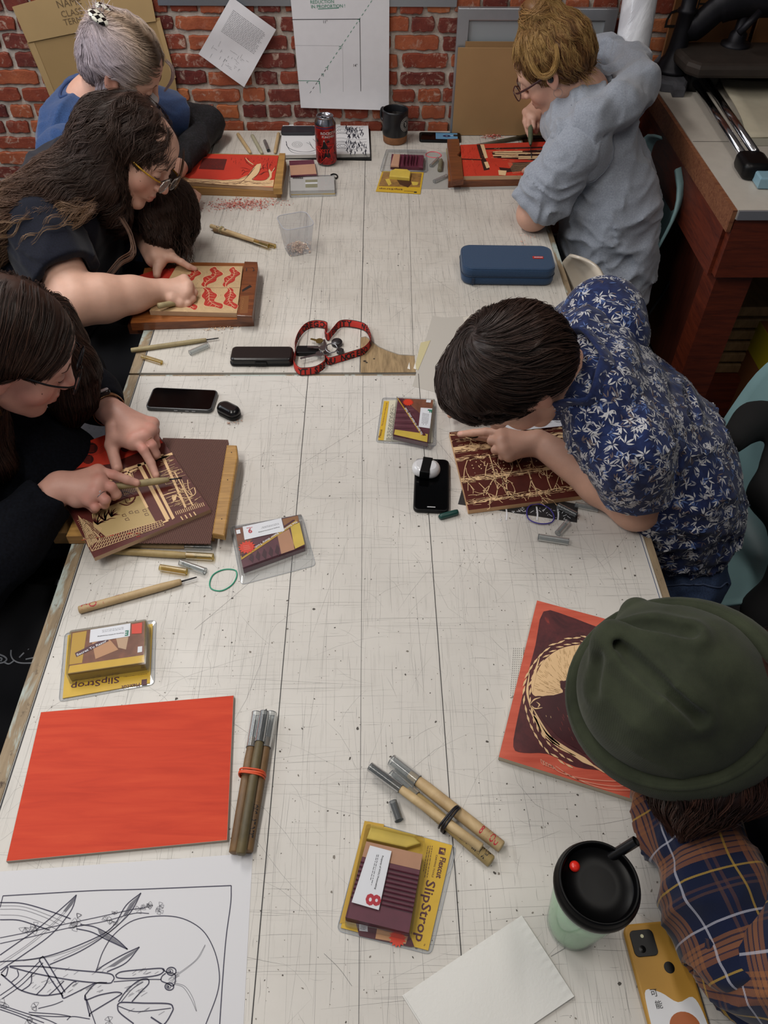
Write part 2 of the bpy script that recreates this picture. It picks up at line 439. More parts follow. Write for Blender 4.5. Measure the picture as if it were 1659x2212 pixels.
def build_wall():
    mb=MB(); rs=random.Random(3)
    nx,nz=200,60; vs=[];fs=[]
    for j in range(nz+1):
        for i in range(nx+1): vs.append((-2.2+i*4.4/nx,WY+.004+rs.uniform(-.0015,.0015),.0+j*2.2/nz))
    for j in range(nz):
        for i in range(nx): a=j*(nx+1)+i; fs.append((a,a+1,a+nx+2,a+nx+1))
    mb.put(vs,fs,mort,True)
    pitch=.0545; row=0
    for k in range(-14,27):
        zc=1.038+k*pitch; x=-1.9+rs.uniform(0,.14)+(k%2)*.08
        while x<2.4:
            L=.158*rs.uniform(.93,1.07) if rs.random()>.22 else .075*rs.uniform(.95,1.1)
            if k%6==2: L=.077*rs.uniform(.95,1.1)
            h=.0418*rs.uniform(.92,1.05); cx=x+L/2; z=zc+rs.uniform(-.002,.002); n=9; o=[]
            for (sx,sz,L1,n1) in ((0,-1,L,9),(1,0,h,3),(0,1,L,9),(-1,0,h,3)):
                for q in range(n1):
                    u=q/n1-.5; j=.0023
                    if sx==0: px=(u*L)*(1 if sz<0 else -1); pz=sz*h/2
                    else: px=sx*L/2; pz=(u*h)*(1 if sx>0 else -1)
                    e=min(abs(abs(px)-L/2),.01)/.01
                    if abs(abs(px)-L/2)<.006 and abs(abs(pz)-h/2)<.006: px*=.975; pz*=.9
                    o.append((px+rs.uniform(-j,j),pz+rs.uniform(-j,j)))
            dp=rs.uniform(.004,.009)
            X=np.eye(4); X[:3,:3]=np.array([[1,0,0],[0,0,-1],[0,1,0]]).astype(float); X[:3,3]=(cx,WY+.012,z)
            mb.prism(o,0,.012+dp,rs.choices(BR,[6,4,4,2,2])[0],X,c=.003,sm=False)
            x+=L+.0115*rs.uniform(.7,1.4)
    return mb.build('wall_back',kind='structure',loc=(0,WY,0))
build_wall()
t=NT('concrete'); f=t.noise(6,5,.6); c=t.ramp(f,[(.3,'#4c4c50'),(.7,'#66656a')])
v=t.n.new('ShaderNodeTexVoronoi'); v.inputs['Scale'].default_value=70; t.l.new(t.co(),v.inputs['Vector'])
sp=t.ramp(v.outputs['Distance'],[(.12,'#ffffff'),(.3,'#000000')]); t.setc(t.mix(t.math('MULTIPLY',sp,.45),c,'#26262a'),.75); CONC=t.m
MB().box(-3,3,-1.5,3.2,-.05,0,CONC).build('floor',kind='structure')
PLW=M('plaster','#b9b4ad',.9,var=.05)
MB().box(-2.25,-2.2,-1.5,2.9,0,2.9,PLW).build('wall_left',kind='structure')
MB().box(2.45,2.5,-1.5,3.2,0,2.9,M('dark_paint','#2b2624',.8)).build('wall_right',kind='structure')
MB().box(-2.25,2.5,-1.5,3.2,2.9,2.95,M('ceil','#c9c6c0',.9)).build('ceiling',kind='structure')
# rail of the board above the wall papers
a=WL(345,2,2.88); b=WL(985,9,2.88)
MB().box(-.66,.3,2.887,2.9,1.146,1.18,M('rail_metal','#9aa0a6',.35,.8)).build('trim_1',kind='structure')

# ---------------------------------------------------------------- work tables
def tablemat(name,base,dark,streak):
    t=NT(name); f=t.noise(5,5,.6); c=t.ramp(f,[(.3,dark),(.65,base)])
    g=t.noise(1,6,.7,t.mapping((150,9,1))); g2=t.noise(1,5,.7,t.mapping((9,150,1)))
    m1=t.math('MULTIPLY',t.math('SUBTRACT',g,.56),streak); m1.node.use_clamp=True
    m2=t.math('MULTIPLY',t.math('SUBTRACT',g2,.6),streak*.6); m2.node.use_clamp=True
    c=t.mix(m1,c,'#86827c'); c=t.mix(m2,c,'#8d8a85'); t.setc(c,.42,0,.4); t.bump(t.noise(300,3),.05,.0005); return t.m
TM1=tablemat('table_near','#cfcbc5','#c4c0ba',1.6); TM2=tablemat('table_far','#cdc8c0','#bdb7ae',3.2)
SCR=[semi('scratch_a','#77767a',.42),semi('scratch_b','#55545a',.5),semi('scratch_c','#99979a',.4)]
LINE=M('line_black','#1d1c20',.6); GLINE=semi('line_gray','#4b4a4d',.75); SPK=M('speck','#4a4540',.7); SPK2=M('speck2','#7b746c',.7)
t=NT('strip_wood'); f=t.noise(1,5,.65,t.mapping((14,4,4)),.8); g=t.noise(1,6,.7,t.mapping((60,6,60)))
c=t.ramp(g,[(.3,'#6b5a45'),(.65,'#9a876c')]); m_=t.math('MULTIPLY',t.math('SUBTRACT',f,.5),14); m_.node.use_clamp=True
c2=t.mix(m_,c,'#a9b3ad'); d_=t.math('MULTIPLY',t.math('SUBTRACT',t.noise(40,4,.7),.62),10); d_.node.use_clamp=True
t.setc(t.mix(d_,c2,'#4a3a2c'),.7); t.bump(g,.3,.002); STRIP=t.m
def worktable(name,y0,y1,mat,marks,label,xl=-.5265,xr=.541,sl=-.551,sr=.556):
    t=thing('worktable',label,'table',((xl+xr)/2,(y0+y1)/2,0),'work tables')
    mb=MB(); mb.box(xl,xr,y0,y1,TZ-.03,TZ,mat); marks(mb); mb.build('tabletop',t)
    MB().box(sl,xl-.0015,y0,y1,TZ-.045,TZ-.001,STRIP).build('edge_strip',t)
    MB().box(xr+.001,sr,y0,y1,TZ-.045,TZ-.001,STRIP).build('edge_strip',t)
    e=MB(); e.box(sl,sr,y1-.0,y1+.006,TZ-.045,TZ-.0015,STRIP) if y1<2 else e.box(xl,xr,y1,y1+.005,TZ-.045,TZ-.002,STRIP)
    e.build('end_strip',t)
    W_=M('leg_wood','#4a3526',.7)
    MB().box(-.46,.46,y0+.06,y1-.06,TZ-.13,TZ-.046,W_).build('apron',t)
    for x in (-.45,.45):
        for y in (y0+.1,y1-.1): MB().box(x-.03,x+.03,y-.03,y+.03,0,TZ-.131,W_).build('leg',t)
    return t
def scratches(mb,x0,x1,y0,y1,n,rs,wv=.5,wh=.35,wscale=1.,z=TZ):
    for i in range(n):
        r=rs.random(); L=min(.5,rs.expovariate(1/.07)+.012)
        if r<wv: a=PI/2+rs.gauss(0,.035)
        elif r<wv+wh: a=rs.gauss(0,.035); 
        else: a=rs.uniform(0,PI)
        x=rs.uniform(x0,x1); y=rs.uniform(y0,y1); dx,dy=math.cos(a)*L/2,math.sin(a)*L/2
        pts=[]
        cv=rs.gauss(0,.006)*L/.07 if r>wv+wh else rs.gauss(0,.001)
        for k in range(4):
            u=k/3*2-1; px=x+dx*u-math.sin(a)*cv*(1-u*u); py=y+dy*u+math.cos(a)*cv*(1-u*u)
            pts.append((min(x1,max(x0,px)),min(y1,max(y0,py)),z+.00012+(i%7)*.00001))
        w=rs.choice([.00022,.0003,.0004,.0005])*wscale
        mb.strip(pts,[w*.3,w,w,w*.3],rs.choices(SCR,[5,2,4])[0])
def specks(mb,x0,x1,y0,y1,n,rs,z=TZ):
    for i in range(n):
        x=rs.uniform(x0,x1); y=rs.uniform(y0,y1); r=min(.0030,.0006+rs.expovariate(1/.0005)); a0=rs.uniform(0,6)
        k=rs.randint(4,7); el=rs.uniform(.4,1)
        p=[]
        for q in range(k):
            b=2*PI*q/k; rr=r*rs.uniform(.6,1.2); u,v_=rr*math.cos(b),rr*math.sin(b)*el
            p.append((x+u*math.cos(a0)-v_*math.sin(a0),y+u*math.sin(a0)+v_*math.cos(a0),z+.0003))
        mb.put(p,[tuple(range(k))],rs.choices([SPK,SPK2],[2,2])[0])
def near_marks(mb):
    rs=random.Random(11); y0,y1=-.2,1.472
    def ln(a,b,w,m): mb.strip([T(*a)+(0,0,.0004),T(*b)+(0,0,.0004)],w,m)
    A=T(666,808);B=T(544,2207); d=(B-A)/(B-A)[1]; mb.strip([A+d*(y1-A[1])+(0,0,.0005),A+d*(y0-A[1])+(0,0,.0005)],.0013,LINE)
    A=T(907,851);B=T(996,2062); d=(B-A)/(B-A)[1]; mb.strip([A+d*(y1-A[1])+(0,0,.0005),A+d*(y0-A[1])+(0,0,.0005)],.0012,LINE)
    A=T(784,808);B=T(775,2212); d=(B-A)/(B-A)[1]; mb.strip([A+d*(y1-A[1])+(0,0,.0005),A+d*(y0-A[1])+(0,0,.0005)],.0008,GLINE)
    mb.strip([(.536,y1,TZ+.0004),(.536,y0,TZ+.0004)],.0012,M('line_blue','#2c4470',.6))
    mb.strip([(-.5245,y1,TZ+.0004),(-.5245,y0,TZ+.0004)],.0022,LINE)
    scratches(mb,-.52,.53,.12,1.47,3000,rs); specks(mb,-.52,.53,.12,1.47,1900,rs)
    for (a,b,w) in [((1190,2066),(1305,2000),.0009),((960,2120),(1060,2085),.0008),((700,2060),(760,2130),.0006),((990,1010),(880,880),.0006),((830,890),(640,1010),.0005),((1110,1500),(1180,1560),.0006),((560,1240),(420,1360),.0006),((1165,1160),(1400,1150),.0005)]:
        mb.strip(spl([T(*a)+(0,0,.0004),(T(*a)+T(*b))/2+(.002,.001,.0004),T(*b)+(0,0,.0004)],5),w,SCR[1])
def far_marks(mb):
    rs=random.Random(12); y0,y1=1.478,2.886
    for a,b,w,m in [((781,660),(789,342),.0015,LINE),((672,660),(703,368),.001,GLINE),((889.5,660),(883,430),.001,GLINE)]:
        A=T(*a);B=T(*b); d=(B-A)/(B-A)[1]; mb.strip([A+d*(y1-A[1])+(0,0,.0006),A+d*(y0-A[1])+(0,0,.0006)],w,m)
    mb.strip([(-.5245,y1,TZ+.0004),(-.5245,y0,TZ+.0004)],.0022,LINE)
    scratches(mb,-.52,.53,1.48,2.88,3600,rs,.72,.22,1.25); specks(mb,-.52,.53,1.48,2.88,1300,rs)
    pw=wood('bare_ply','#6e5a3f','#a58c68',(40,5,5),.75,.3)
    o=[(779,728),(790,727),(802,736),(818,749),(836,757),(862,766),(895,768),(898,804),(779,805)]
    mb.poly(tp(o,.0008),pw)
    mb.strip(tp([(779,729),(790,727),(802,736),(818,749),(836,757),(862,766),(896,768)],.001),.003,M('chip_edge','#8a8378',.7))
    for q in [(788,780,.004),(808,775,.0025),(792,783,.003)]: 
        c=T(q[0],q[1],.0012); mb.put([c+(q[2]*math.cos(a),q[2]*math.sin(a)*.8,0) for a in np.linspace(0,2*PI,9)[:-1]],[tuple(range(8))],M('knot','#241a14',.8))
    for x in (880,893): mb.poly(tp([(x,796),(x+4,782),(x+6,798)],.0013),M('paint_fleck','#ded9d0',.7))
worktable('worktable',-.2,1.4655,TM1,near_marks,'nearer white scratched worktable with black seams, red board on it')
worktable('worktable',1.478,2.886,TM2,far_marks,'farther white grimy worktable pushed against the brick wall',sl=-.551,sr=.557)

def ccw_(o):
    o=[tuple(p[:2]) for p in o]; a=sum(o[i-1][0]*o[i][1]-o[i][0]*o[i-1][1] for i in range(len(o))); return o if a>0 else o[::-1]
# ---------------------------------------------------------------- side bench with book press
BZ=.975
def bench():
    t=thing('side_bench','white-topped reddish wooden bench at the right under the iron press','bench',(1.4,2.42,0))
    R_=wood('mahogany','#3f1710','#6b2c18',(4,4,40),.45,.15); WT=M('laminate','#bdb6ac',.4,var=.04)
    x0=T(1598,452,BZ-TZ)[0]-.012; y0=T(1598,452,BZ-TZ)[1]-.004; y1=2.885
    mb=MB(); mb.box(x0+.008,2.1,y0,y1,BZ-.025,BZ,WT); ym=T(1510,306,BZ-TZ)[1]
    mb.strip([(x0+.01,ym,BZ+.0005),(2.1,ym,BZ+.0005)],.002,LINE); mb.build('worktop',t)
    MB().box(x0-.004,x0+.007,y0+.002,y1,BZ-.06,BZ-.002,wood('edge_ply','#5a2a18','#8a5a3c',(4,60,60),.6,.4)).build('edge_board',t)
    MB().box(x0+.009,2.1,y0-.006,y0-.001,BZ-.024,BZ-.001,M('alu_edge','#9fa0a8',.4,.6)).build('edge_trim',t)
    MB().box(x0+.0,x0+.03,y0+.03,y1,BZ-.2,BZ-.061,R_).build('apron',t)
    MB().box(x0+.01,2.1,y0+.003,y0+.03,BZ-.19,BZ-.026,R_).build('apron',t)
    MB().box(x0+.03,x0+.13,y0+.032,y0+.12,0,BZ-.191,R_,c=.004).build('leg',t)
    MB().box(x0+.03,x0+.13,y1-.1,y1-.02,0,BZ-.201,R_,c=.004).build('leg',t)
    MB().box(x0+.06,x0+.085,y0+.13,y1-.11,.30,BZ-.201,wood('dark_panel','#33150e','#522418',(4,40,4),.5,.1)).build('side_panel',t)
    MB().box(x0-.02,x0+.055,y0+.09,y1-.02,.24,.285,wood('pale_rail','#6d4a2c','#8e653e',(4,40,40),.6,.2)).build('shelf_rail',t)
    MB().box(x0+.13,2.1,y0+.26,y1,.22,.26,R_).build('lower_shelf',t)
    MB().box(x0-.12,x0+.1,y0+.15,y1,.06,.1,wood('low_board','#4a3120','#6d4a30',(4,30,30),.6,.2)).build('bottom_board',t)
    MB().box(x0+.13,2.1,y0+.235,y0+.258,.1,.26,R_).build('lower_rail',t)
    rs=random.Random(5)
    for k in range(6):
        z=.262+k*.045
        b=MB().box(x0+.16+rs.uniform(-.01,.02),2.05,y0+.27,y0+.55,z,z+.034,wood('stack%d'%(k%2),'#6b5136','#94754f',(20,4,4),.7,.3),c=.004)
        b.build('wood_block',label='rough wooden board number %s from the bottom of the stack under the side bench'%['one','two','three','four','five','six'][k],cat='board',group='boards stacked under the side bench')
bench()
def press():
    h=BZ-TZ; B0=T(1452,150,h+.035); y=B0[1]; t=thing('book_press','black cast iron book press standing on the side bench','press',(B0[0]+.2,y,BZ))
    I=M('cast_iron','#1b1a20',.5,.5,var=.25,vs=20,bump=.25,bs=60); I2=M('iron_dusty','#4a4a50',.8,.1,var=.3,vs=25,bump=.3,bs=50); IP=M('platen_iron','#332b26',.65,.2,var=.25,vs=15,bump=.25,bs=40)
    def P(px,py,hh): return tuple(T(px,py,h+hh)[:2])
    o=[P(1404,158,.02),P(1412,176,.02),P(1432,184,.02),P(1452,186,.02),P(1456,196,.02),P(1480,196,.02),P(1486,182,.02),P(1498,178,.02),P(1498,120,.02),P(1425,120,.02),P(1408,140,.02)]
    MB().prism(ccw_(o),BZ+.001,BZ+.032,I2,c=.009,cb=0).build('foot',t)
    MB().lathe([(.0,0),(.060,0),(.058,.010),(.048,.018),(.045,.03),(.034,.045),(.030,.065),(.0255,.12),(.024,.16),(.029,.165),(.029,.173),(.023,.178),(.023,.245),(.026,.25),(.026,.258),(.019,.262),(.016,.275),(.018,.288),(.011,.302),(0,.308)],I,tr(np.eye(4),B0[0],y,BZ+.0325),24).build('column',t)
    pr=[WL(px,py,y) for px,py in [(1468,66),(1500,60),(1528,38),(1556,16),(1600,4),(1660,0),(1760,0)]]
    MB().tube(spl(pr,6),[.030]*6+[.034]*12+[.040]*19,I,8,flat=(.8,1.2)).build('arch',t)
    zf_=.105; X0,X1=T(1484,128,h+zf_)[0],2.02; ya=T(1500,140,h+zf_)[1]; yb=T(1500,88,h+zf_)[1]
    MB().prism([(X0,ya+.04),(X0+.03,ya),(X1,ya),(X1,yb),(X0+.01,yb),(X0-.01,yb-.04)],BZ+zf_-.04,BZ+zf_,IP,c=.014,cb=.01).build('platen',t)
    MB().box(X0+.005,X1,T(1600,172,h)[1],yb+.005,BZ+.001,BZ+.055,M('bed_iron','#121114',.7,.2)).build('bed',t)
    sc=T(1588,98,h+zf_); MB().lathe([(.046,0),(.046,.007),(.028,.013),(.026,.034),(.017,.043),(.0155,.12),(.018,.125),(.018,.24)],I,tr(np.eye(4),sc[0],sc[1],BZ+zf_+.0005),20).build('screw',t)
    a=T(1596,72,h+zf_+.06); MB().tube([a,a+(.05,.01,.055)],.011,I,8).build('latch',t)
press()
def rails():
    t=thing('cutting_rail','chrome twin rail with black end blocks lying along the side bench','rail',(1.15,2.4,BZ))
    h=BZ-TZ; CH=M('chrome','#b9b9bd',.12,1.); BK=M('black_plastic','#09090b',.4,spec=.25)
    A=T(1500,176,h+.028); B=T(1607,338,h+.028); C=T(1522,168,h+.040); D=T(1632,330,h+.040)
    MB().tube([A,B],.0105,CH,16).build('rail',t); MB().tube([C,D],.0105,CH,16).build('rail',t)
    X=frame((A+C)/2-(0,0,.01),(B-A)); X2=frame((B+D)/2-(0,0,.015),(B-A))
    MB().prism(rrect(.075,.105,.02,4,-.022,.01),-.024,.034,BK,X,c=.012,sm=True).build('end_block',t)
    MB().prism(rrect(.1,.075,.02,4,.04,0),-.018,.026,BK,X2,c=.012,sm=True).build('end_block',t)
    p=T(1652,392,h); MB().box(-.01,.05,-.035,.035,.001,.03,M('pale_blue_plastic','#86a9b8',.3),tr(frame(p,(B-A)),0,0,0),c=.004).build('clamp_block',label='pale blue plastic block at the end of the chrome rail on the side bench',cat='block')
    # paper sheets / felt
    g=MB(); n=16; vs=[];fs=[]
    X0,X1,Y0,Y1=T(1613,300,h)[0],1.9,T(1612,300,h)[1],T(1600,176,h)[1]
    for j in range(n+1):
        for i in range(n+1):
            u=i/n; v=j/n; x=X0+(X1-X0)*u; y=Y0+(Y1-Y0)*v
            x+=(T(1548,176,h)[0]-X0)*v*(1-u); z=BZ+.004+.012*math.exp(-((u-.0)/.06)**2)*(1 if v>.2 else v*5)+.004*math.sin(4*v+6*u)**2
            vs.append((x,y,z))
    for j in range(n):
        for i in range(n): a=j*(n+1)+i; fs.append((a,a+1,a+n+2,a+n+1))
    g.put(vs,fs,M('felt','#bdb5a0',.9,var=.04),True); o=g.build('felt_sheet',label='cream felt sheet lying beside the chrome rail on the side bench',cat='felt'); 
    md=o.modifiers.new('s','SOLIDIFY'); md.thickness=.003; md.offset=0
    MB().prism([(T(1625,316,h)[0],T(1625,316,h)[1]),(1.9,T(1625,316,h)[1]),(1.9,T(1600,260,h)[1]),(T(1625,316,h)[0]+.02,T(1600,260,h)[1])],BZ+.0005,BZ+.002,M('gray_paper','#9d9a8c',.8)).build('paper_sheet',label='grey-green paper sheet under the felt on the side bench',cat='paper')
rails()
def carton(name,pts,label,top,writing):
    pass
def boxes():
    K=M('carton_dark','#7a4f2a',.85,var=.08,vs=8); INK=M('carton_ink','#17100c',.8)
    for (x0,x1,z0,z1,y,lab,wr) in [(1.0,1.27,BZ+.001,1.40,2.795,'brown cardboard carton behind the press column, letters printed sideways',[('CUTIE',1.11,1.07,.055,90),('D',1.04,1.09,.085,90)]),
                        (1.285,1.95,BZ+.001,1.44,2.795,'brown cardboard carton behind the press screw, letters printed sideways',[('ITY',1.50,1.12,.055,90),('7',1.40,1.10,.07,20)])]:
        mb=MB().box(x0,x1,y+.07,y+.1 if x0>9 else y+.085,z0,z1,K,c=.003)
        for (s_,x,z,sz,an) in wr:
            X=np.eye(4); X[:3,0]=(1,0,0); X[:3,1]=(0,0,1); X[:3,2]=(0,-1,0); X[:3,3]=(x,y+.0695,z)
            a=math.radians(an); mb.text(s_,tr(X,0,0,.0002,a),sz,INK,off=.0005)
        mb.build('cardboard_box',label=lab,cat='box')
boxes()
# aluminium screen frame and cardboard behind the person in grey
def screen():
    t=thing('screen_frame','aluminium silkscreen frame leaning against the brick wall','screen frame',(.56,2.86,TZ))
    AL=M('aluminium','#a7abb0',.38,.75,var=.08,vs=12)
    tl=WL(990,14,2.875); br=WL(1335,14,2.875); x0,x1=tl[0],br[0]; z1=tl[2]; z0=TZ+.003
    def bar(a,b,w):
        MB().box(a[0],b[0],2.860,2.880,a[1],b[1],AL,c=.003).build(w,t)
    bar((x0,z0),(x0+.036,z1),'stile'); bar((x1-.036,z0),(x1,z1),'stile'); bar((x0+.036,z1-.036),(x1-.036,z1),'rail'); bar((x0+.036,z0),(x1-.036,z0+.036),'rail')
    MB().box(x0+.036,x1-.036,2.868,2.870,z0+.036,z1-.036,M('mesh_gray','#8b9094',.6)).build('mesh',t)
    KB=M('kraft_board','#8a6a45',.85,var=.05,vs=10)
    a=WL(985,104,2.83); b=WL(977,277,2.80)
    MB().box(x0+.03,x1-.1,2.853,2.8585,TZ+.002,a[2]+.012,KB).build('cardboard_sheet',label='taller cardboard sheet tucked behind the front one inside the silkscreen frame',cat='cardboard')
    MB().box(x0+.006,x1-.06,2.846,2.8520,TZ+.002,a[2]-.004,M('kraft_board2','#9a7850',.85,var=.05,vs=9)).build('cardboard_sheet',label='brown cardboard sheet standing in front of the aluminium silkscreen frame',cat='cardboard')
screen()
t=NT('plastic_wrap'); f=t.noise(9,5,.6,t.mapping((1,1,.5)),1.); t.setc(t.ramp(f,[(.4,'#c9c9cf'),(.62,'#ecedf2')]),t.math('MULTIPLY',f,.5)); t.bump(f,.6,.01); t.b.inputs['Coat Weight'].default_value=.6
a=WL(1382,0,2.72); b=WL(1352,190,2.66); d=(a-b)
MB().tube([b-d*2.6,b-d,b,a,a+d*.9],.052,t.m,40).build('wrapped_roll',label='white plastic-wrapped roll leaning beside the silkscreen frame',cat='roll')

# ---------------------------------------------------------------- papers on the wall
def wp(px,py,Y): return WL(px,py,Y)
PAP=M('paper_white','#cfcdd0',.8,var=.02); 
def wallpapers():
    Y=2.882; nrm=(0,-1,0)
    G=M('ink_green','#1f7a5c',.6); K=M('ink_black','#26252a',.6); LG=semi('pencil','#8a8a8e',.6)
    mb=MB(); n=14; vs=[];fs=[]
    L0=WL(628,0,Y);L1=WL(650,232,Y);R1=WL(840,236,Y);R0=WL(841,0,Y); dL=(L0-L1);dR=(R0-R1)
    for j in range(n+1):
        v=j/n; 
        for i in range(n+1):
            u=i/n; l=L1+dL*v*1.55; r=R1+dR*v*1.55; p=l+(r-l)*u; cur=.012*max(0,1-v*8)**2*(0.3+u*.5)
            vs.append((p[0],Y-cur,p[2]))
    for j in range(n):
        for i in range(n): a=j*(n+1)+i; fs.append((a,a+n+1,a+n+2,a+1))
    mb.put(vs,fs,PAP,True)
    def ln(pts,w,m,o=.0006): mb.strip([WL(x,y,Y) for x,y in pts],w,m,nrm,o)
    ln([(631,42),(778,41)],.0018,K); ln([(777,41),(780,236)],.0018,K)
    ln([(642,174),(690,175)],.0014,G); ln([(690,175),(695,237)],.0014,G)
    P0=np.array((650.,230)); P1=np.array((812.,-12)); 
    for k in range(26):
        a=P0+(P1-P0)*(k/26+.004); b=P0+(P1-P0)*((k+.6)/26); ln([a,b],.0016,G if k>8 else K)
    for (x,y) in [(690,175),(699,159),(708,145),(737,100),(777,41)]:
        ln([(x-5,y+1),(x,y),(x-1,y+6)],.0018,G)
    ln([(636,98),(740,99)],.0008,LG); ln([(740,99),(742,236)],.0008,LG)
    X=np.eye(4); X[:3,0]=(1,0,0); X[:3,1]=(0,0,1); X[:3,2]=(0,-1,0)
    def tx(s_,px,py,sz,m,rot=0,Yy=Y,bold=0.,sx=1.):
        Z=X.copy(); Z[:3,3]=WL(px,py,Yy); mb.text(s_,tr(Z,0,0,0,rot),sz,m,off=.0008,bold=bold,sx=sx)
    tx('REDUCTION',670,8,.0135,G,.03); tx('IN PROPORTION !',672,18,.0135,G,.03); tx('AREA for',670,-3,.0135,G,.03)
    ln([(687,19.5),(732,17)],.0016,G)
    tx('11"',697,50,.012,K); tx('14"',762,144,.012,K); tx('4"',662,180,.009,G); tx('5"',687,212,.009,G)
    o=mb.build('chart_paper',label='large white chart paper with green dashed diagonal drawn on it',cat='paper')
    # handout
    mb=MB(); Y2=2.883; q=[(500,-8),(597,62),(528,186),(429,116)]
    c=[WL(*p,Y2) for p in q]; vs=[];fs=[];n=10
    for j in range(n+1):
        for i in range(n+1):
            u=i/n;v=j/n; p=c[0]*(1-u)*(1-v)+c[1]*u*(1-v)+c[2]*u*v+c[3]*(1-u)*v
            vs.append((p[0],Y2-.004-.006*math.sin(3*v+2*u)**2,p[2]))
    for j in range(n):
        for i in range(n): a=j*(n+1)+i; fs.append((a,a+1,a+n+2,a+n+1))
    mb.put(vs,fs,PAP,True)
    def uv(u,v,o=.0008): 
        p=c[0]*(1-u)*(1-v)+c[1]*u*(1-v)+c[2]*u*v+c[3]*(1-u)*v; return (p[0],Y2-.004-.006*math.sin(3*v+2*u)**2-o,p[2])
    tg=semi('print_gray','#5c5b62',.55); rs=random.Random(2)
    for k in range(17):
        v=.14+k*.022; u=.14
        while u<.86:
            w=rs.uniform(.02,.07)
            if u+w<.88: mb.strip([uv(u,v),uv(u+w,v)],.0016,tg,nrm)
            u+=w+.012
    for k in range(34):
        u=rs.uniform(.15,.8); v=rs.uniform(.6,.9); L=rs.uniform(.02,.09)
        mb.strip([uv(u,v),uv(u+L,v)] if rs.random()<.5 else [uv(u,v),uv(u,v+L*.8)],.001,tg,nrm)
    mb.build('paper_handout',label='tilted white printed handout pinned to the brick wall by one corner',cat='paper')
    # kraft portfolio
    K1=M('kraft_a','#a3875c',.85,var=.06,vs=7,bump=.1,bs=12); K2=M('kraft_b','#94784e',.85,var=.06,vs=6,bump=.1,bs=12)
    t=thing('kraft_portfolio','brown kraft paper portfolio with handwriting, taped on the wall behind the blue shirt','portfolio',WL(200,100,2.88))
    def slab(pts,Yf,m,nm,extra=None,th=.002):
        p=[WL(x,y,Yf) for x,y in pts]; b=MB(); k=len(p)
        f=[(a[0],Yf,a[2]) for a in p]; g=[(a[0],Yf+th,a[2]) for a in p]
        b.put(f+g,[tuple(range(k))[::-1],tuple(range(k,2*k))]+[(i,(i+1)%k,k+(i+1)%k,k+i) for i in range(k)],m)
        if extra: extra(b)
        return b.build(nm,t)
    slab([(58,92),(345,38),(378,168),(400,320),(190,330),(110,210)],2.884,K2,'back_sheet')
    slab([(62,95),(74,92),(120,205),(200,330),(185,330),(108,210)],2.8825,K1,'folded_edge'); slab([(337,48),(346,44),(380,168),(372,170)],2.8825,K1,'folded_edge')
    def wr(b):
        INKP=semi('pencil_brown','#5a4630',.75)
        for s_,px,py,sz in [('NAME',125,18,.030),('CLASS',134,38,.026),('TERM',140,55,.025)]:
            Z=X.copy(); Z[:3,3]=WL(px,py,2.879); b.text(s_,tr(Z,0,0,0,.16),sz,INKP,off=.0006)
    slab([(26,15),(60,92),(188,66),(337,46),(322,-30),(150,-20)],2.8795,K1,'front_flap',wr)
wallpapers()
# ================================================================ THINGS ON THE TABLES
def ccw(o):
    o=[tuple(p[:2]) for p in o]; a=sum(o[i-1][0]*o[i][1]-o[i][0]*o[i-1][1] for i in range(len(o))); return o if a>0 else o[::-1]
def slab(mb,px,h0,h1,mat,top=None,c=0.,ref=None):
    """board whose TOP outline is read at pixels px (height h1)"""
    o=ccw([T(x,y,h1 if ref is None else ref) for x,y in px]); mb.prism(o,TZ+h0,TZ+h1,mat,c=c,top=top,cb=0); return mb
def ST(mb,px,w,mat,h,smooth=True,n=6):
    p=tp(px,h); mb.strip(spl(p,n) if (smooth and len(px)>2) else p,w,mat); return mb
def SW(mb,px,ws,mat,h,n=5):
    """stroke with varying width"""
    p=spl(tp(px,h),n); w=np.interp(np.linspace(0,1,len(p)),np.linspace(0,1,len(ws)),ws); mb.strip(p,w,mat)
def PG(mb,px,mat,h,smooth=False):
    p=tp(px,h); 
    if smooth: p=spl(p,5,True)
    mb.poly(p,mat)
def TXT(mb,s_,pa,pb,h,mat,hgt=None,bold=0.,mirror=False):
    A=T(*pa,h);B=T(*pb,h); X=frame(A,B-A); L=np.linalg.norm(B-A); vs,fs=textmesh(s_,'LEFT',bold)
    x0,x1=vs[:,0].min(),vs[:,0].max(); v=vs.copy(); v[:,0]=(v[:,0]-x0)/(x1-x0)*L; k=L/(x1-x0) if hgt is None else hgt/.7; v[:,1]*=k
    if mirror: v[:,1]*=-1
    v[:,2]=0; mb.put(v,fs,mat,False,X)
def AT(c,d,h=0.): A=T(*c,h); return frame(A,T(*d,h)-A)
zf=lambda s,x0,y0:(lambda pts:[(x0+x/s,y0+y/s) for x,y in pts])
Z8=zf(2.425,0,1300); Z5=zf(2.37,0,800); Z4=zf(2.37,0,440); Z6=zf(1.887,780,620); Z7=zf(2.299,1000,1250); Y1=zf(2.592,560,1580); Y2=zf(3.456,480,660); Y7=zf(4.366,380,220); Y8=zf(3.95,780,220); Z3=zf(2.186,900,0); Z2=zf(3.072,560,0)
RED=M('block_red','#c23420',.6,var=.06,vs=14); REDM=M('block_side','#b89878',.7,var=.06); CREAM=M('cut_cream','#dcb98c',.7,var=.05); MAROON=M('ink_maroon','#4c1a18',.45,var=.2,vs=25)
BLK=M('ink','#201e24',.6); NAVYINK=M('pen_navy','#2b2a44',.6); CLR=clearmat('clear_plastic','#fafbfc',.03,.05); CLR2=clearmat('clear_plastic_b','#f2f4f6',.07,.08,.05)
BK=M('black_plastic'); GLASS=M('black_glass','#030304',.1,spec=.15); SLV=M('steel','#8b8c90',.3,1.); YEL=M('card_yellow','#c9a32a',.5,var=.06); STK=M('sticker_white','#dcdde2',.55)
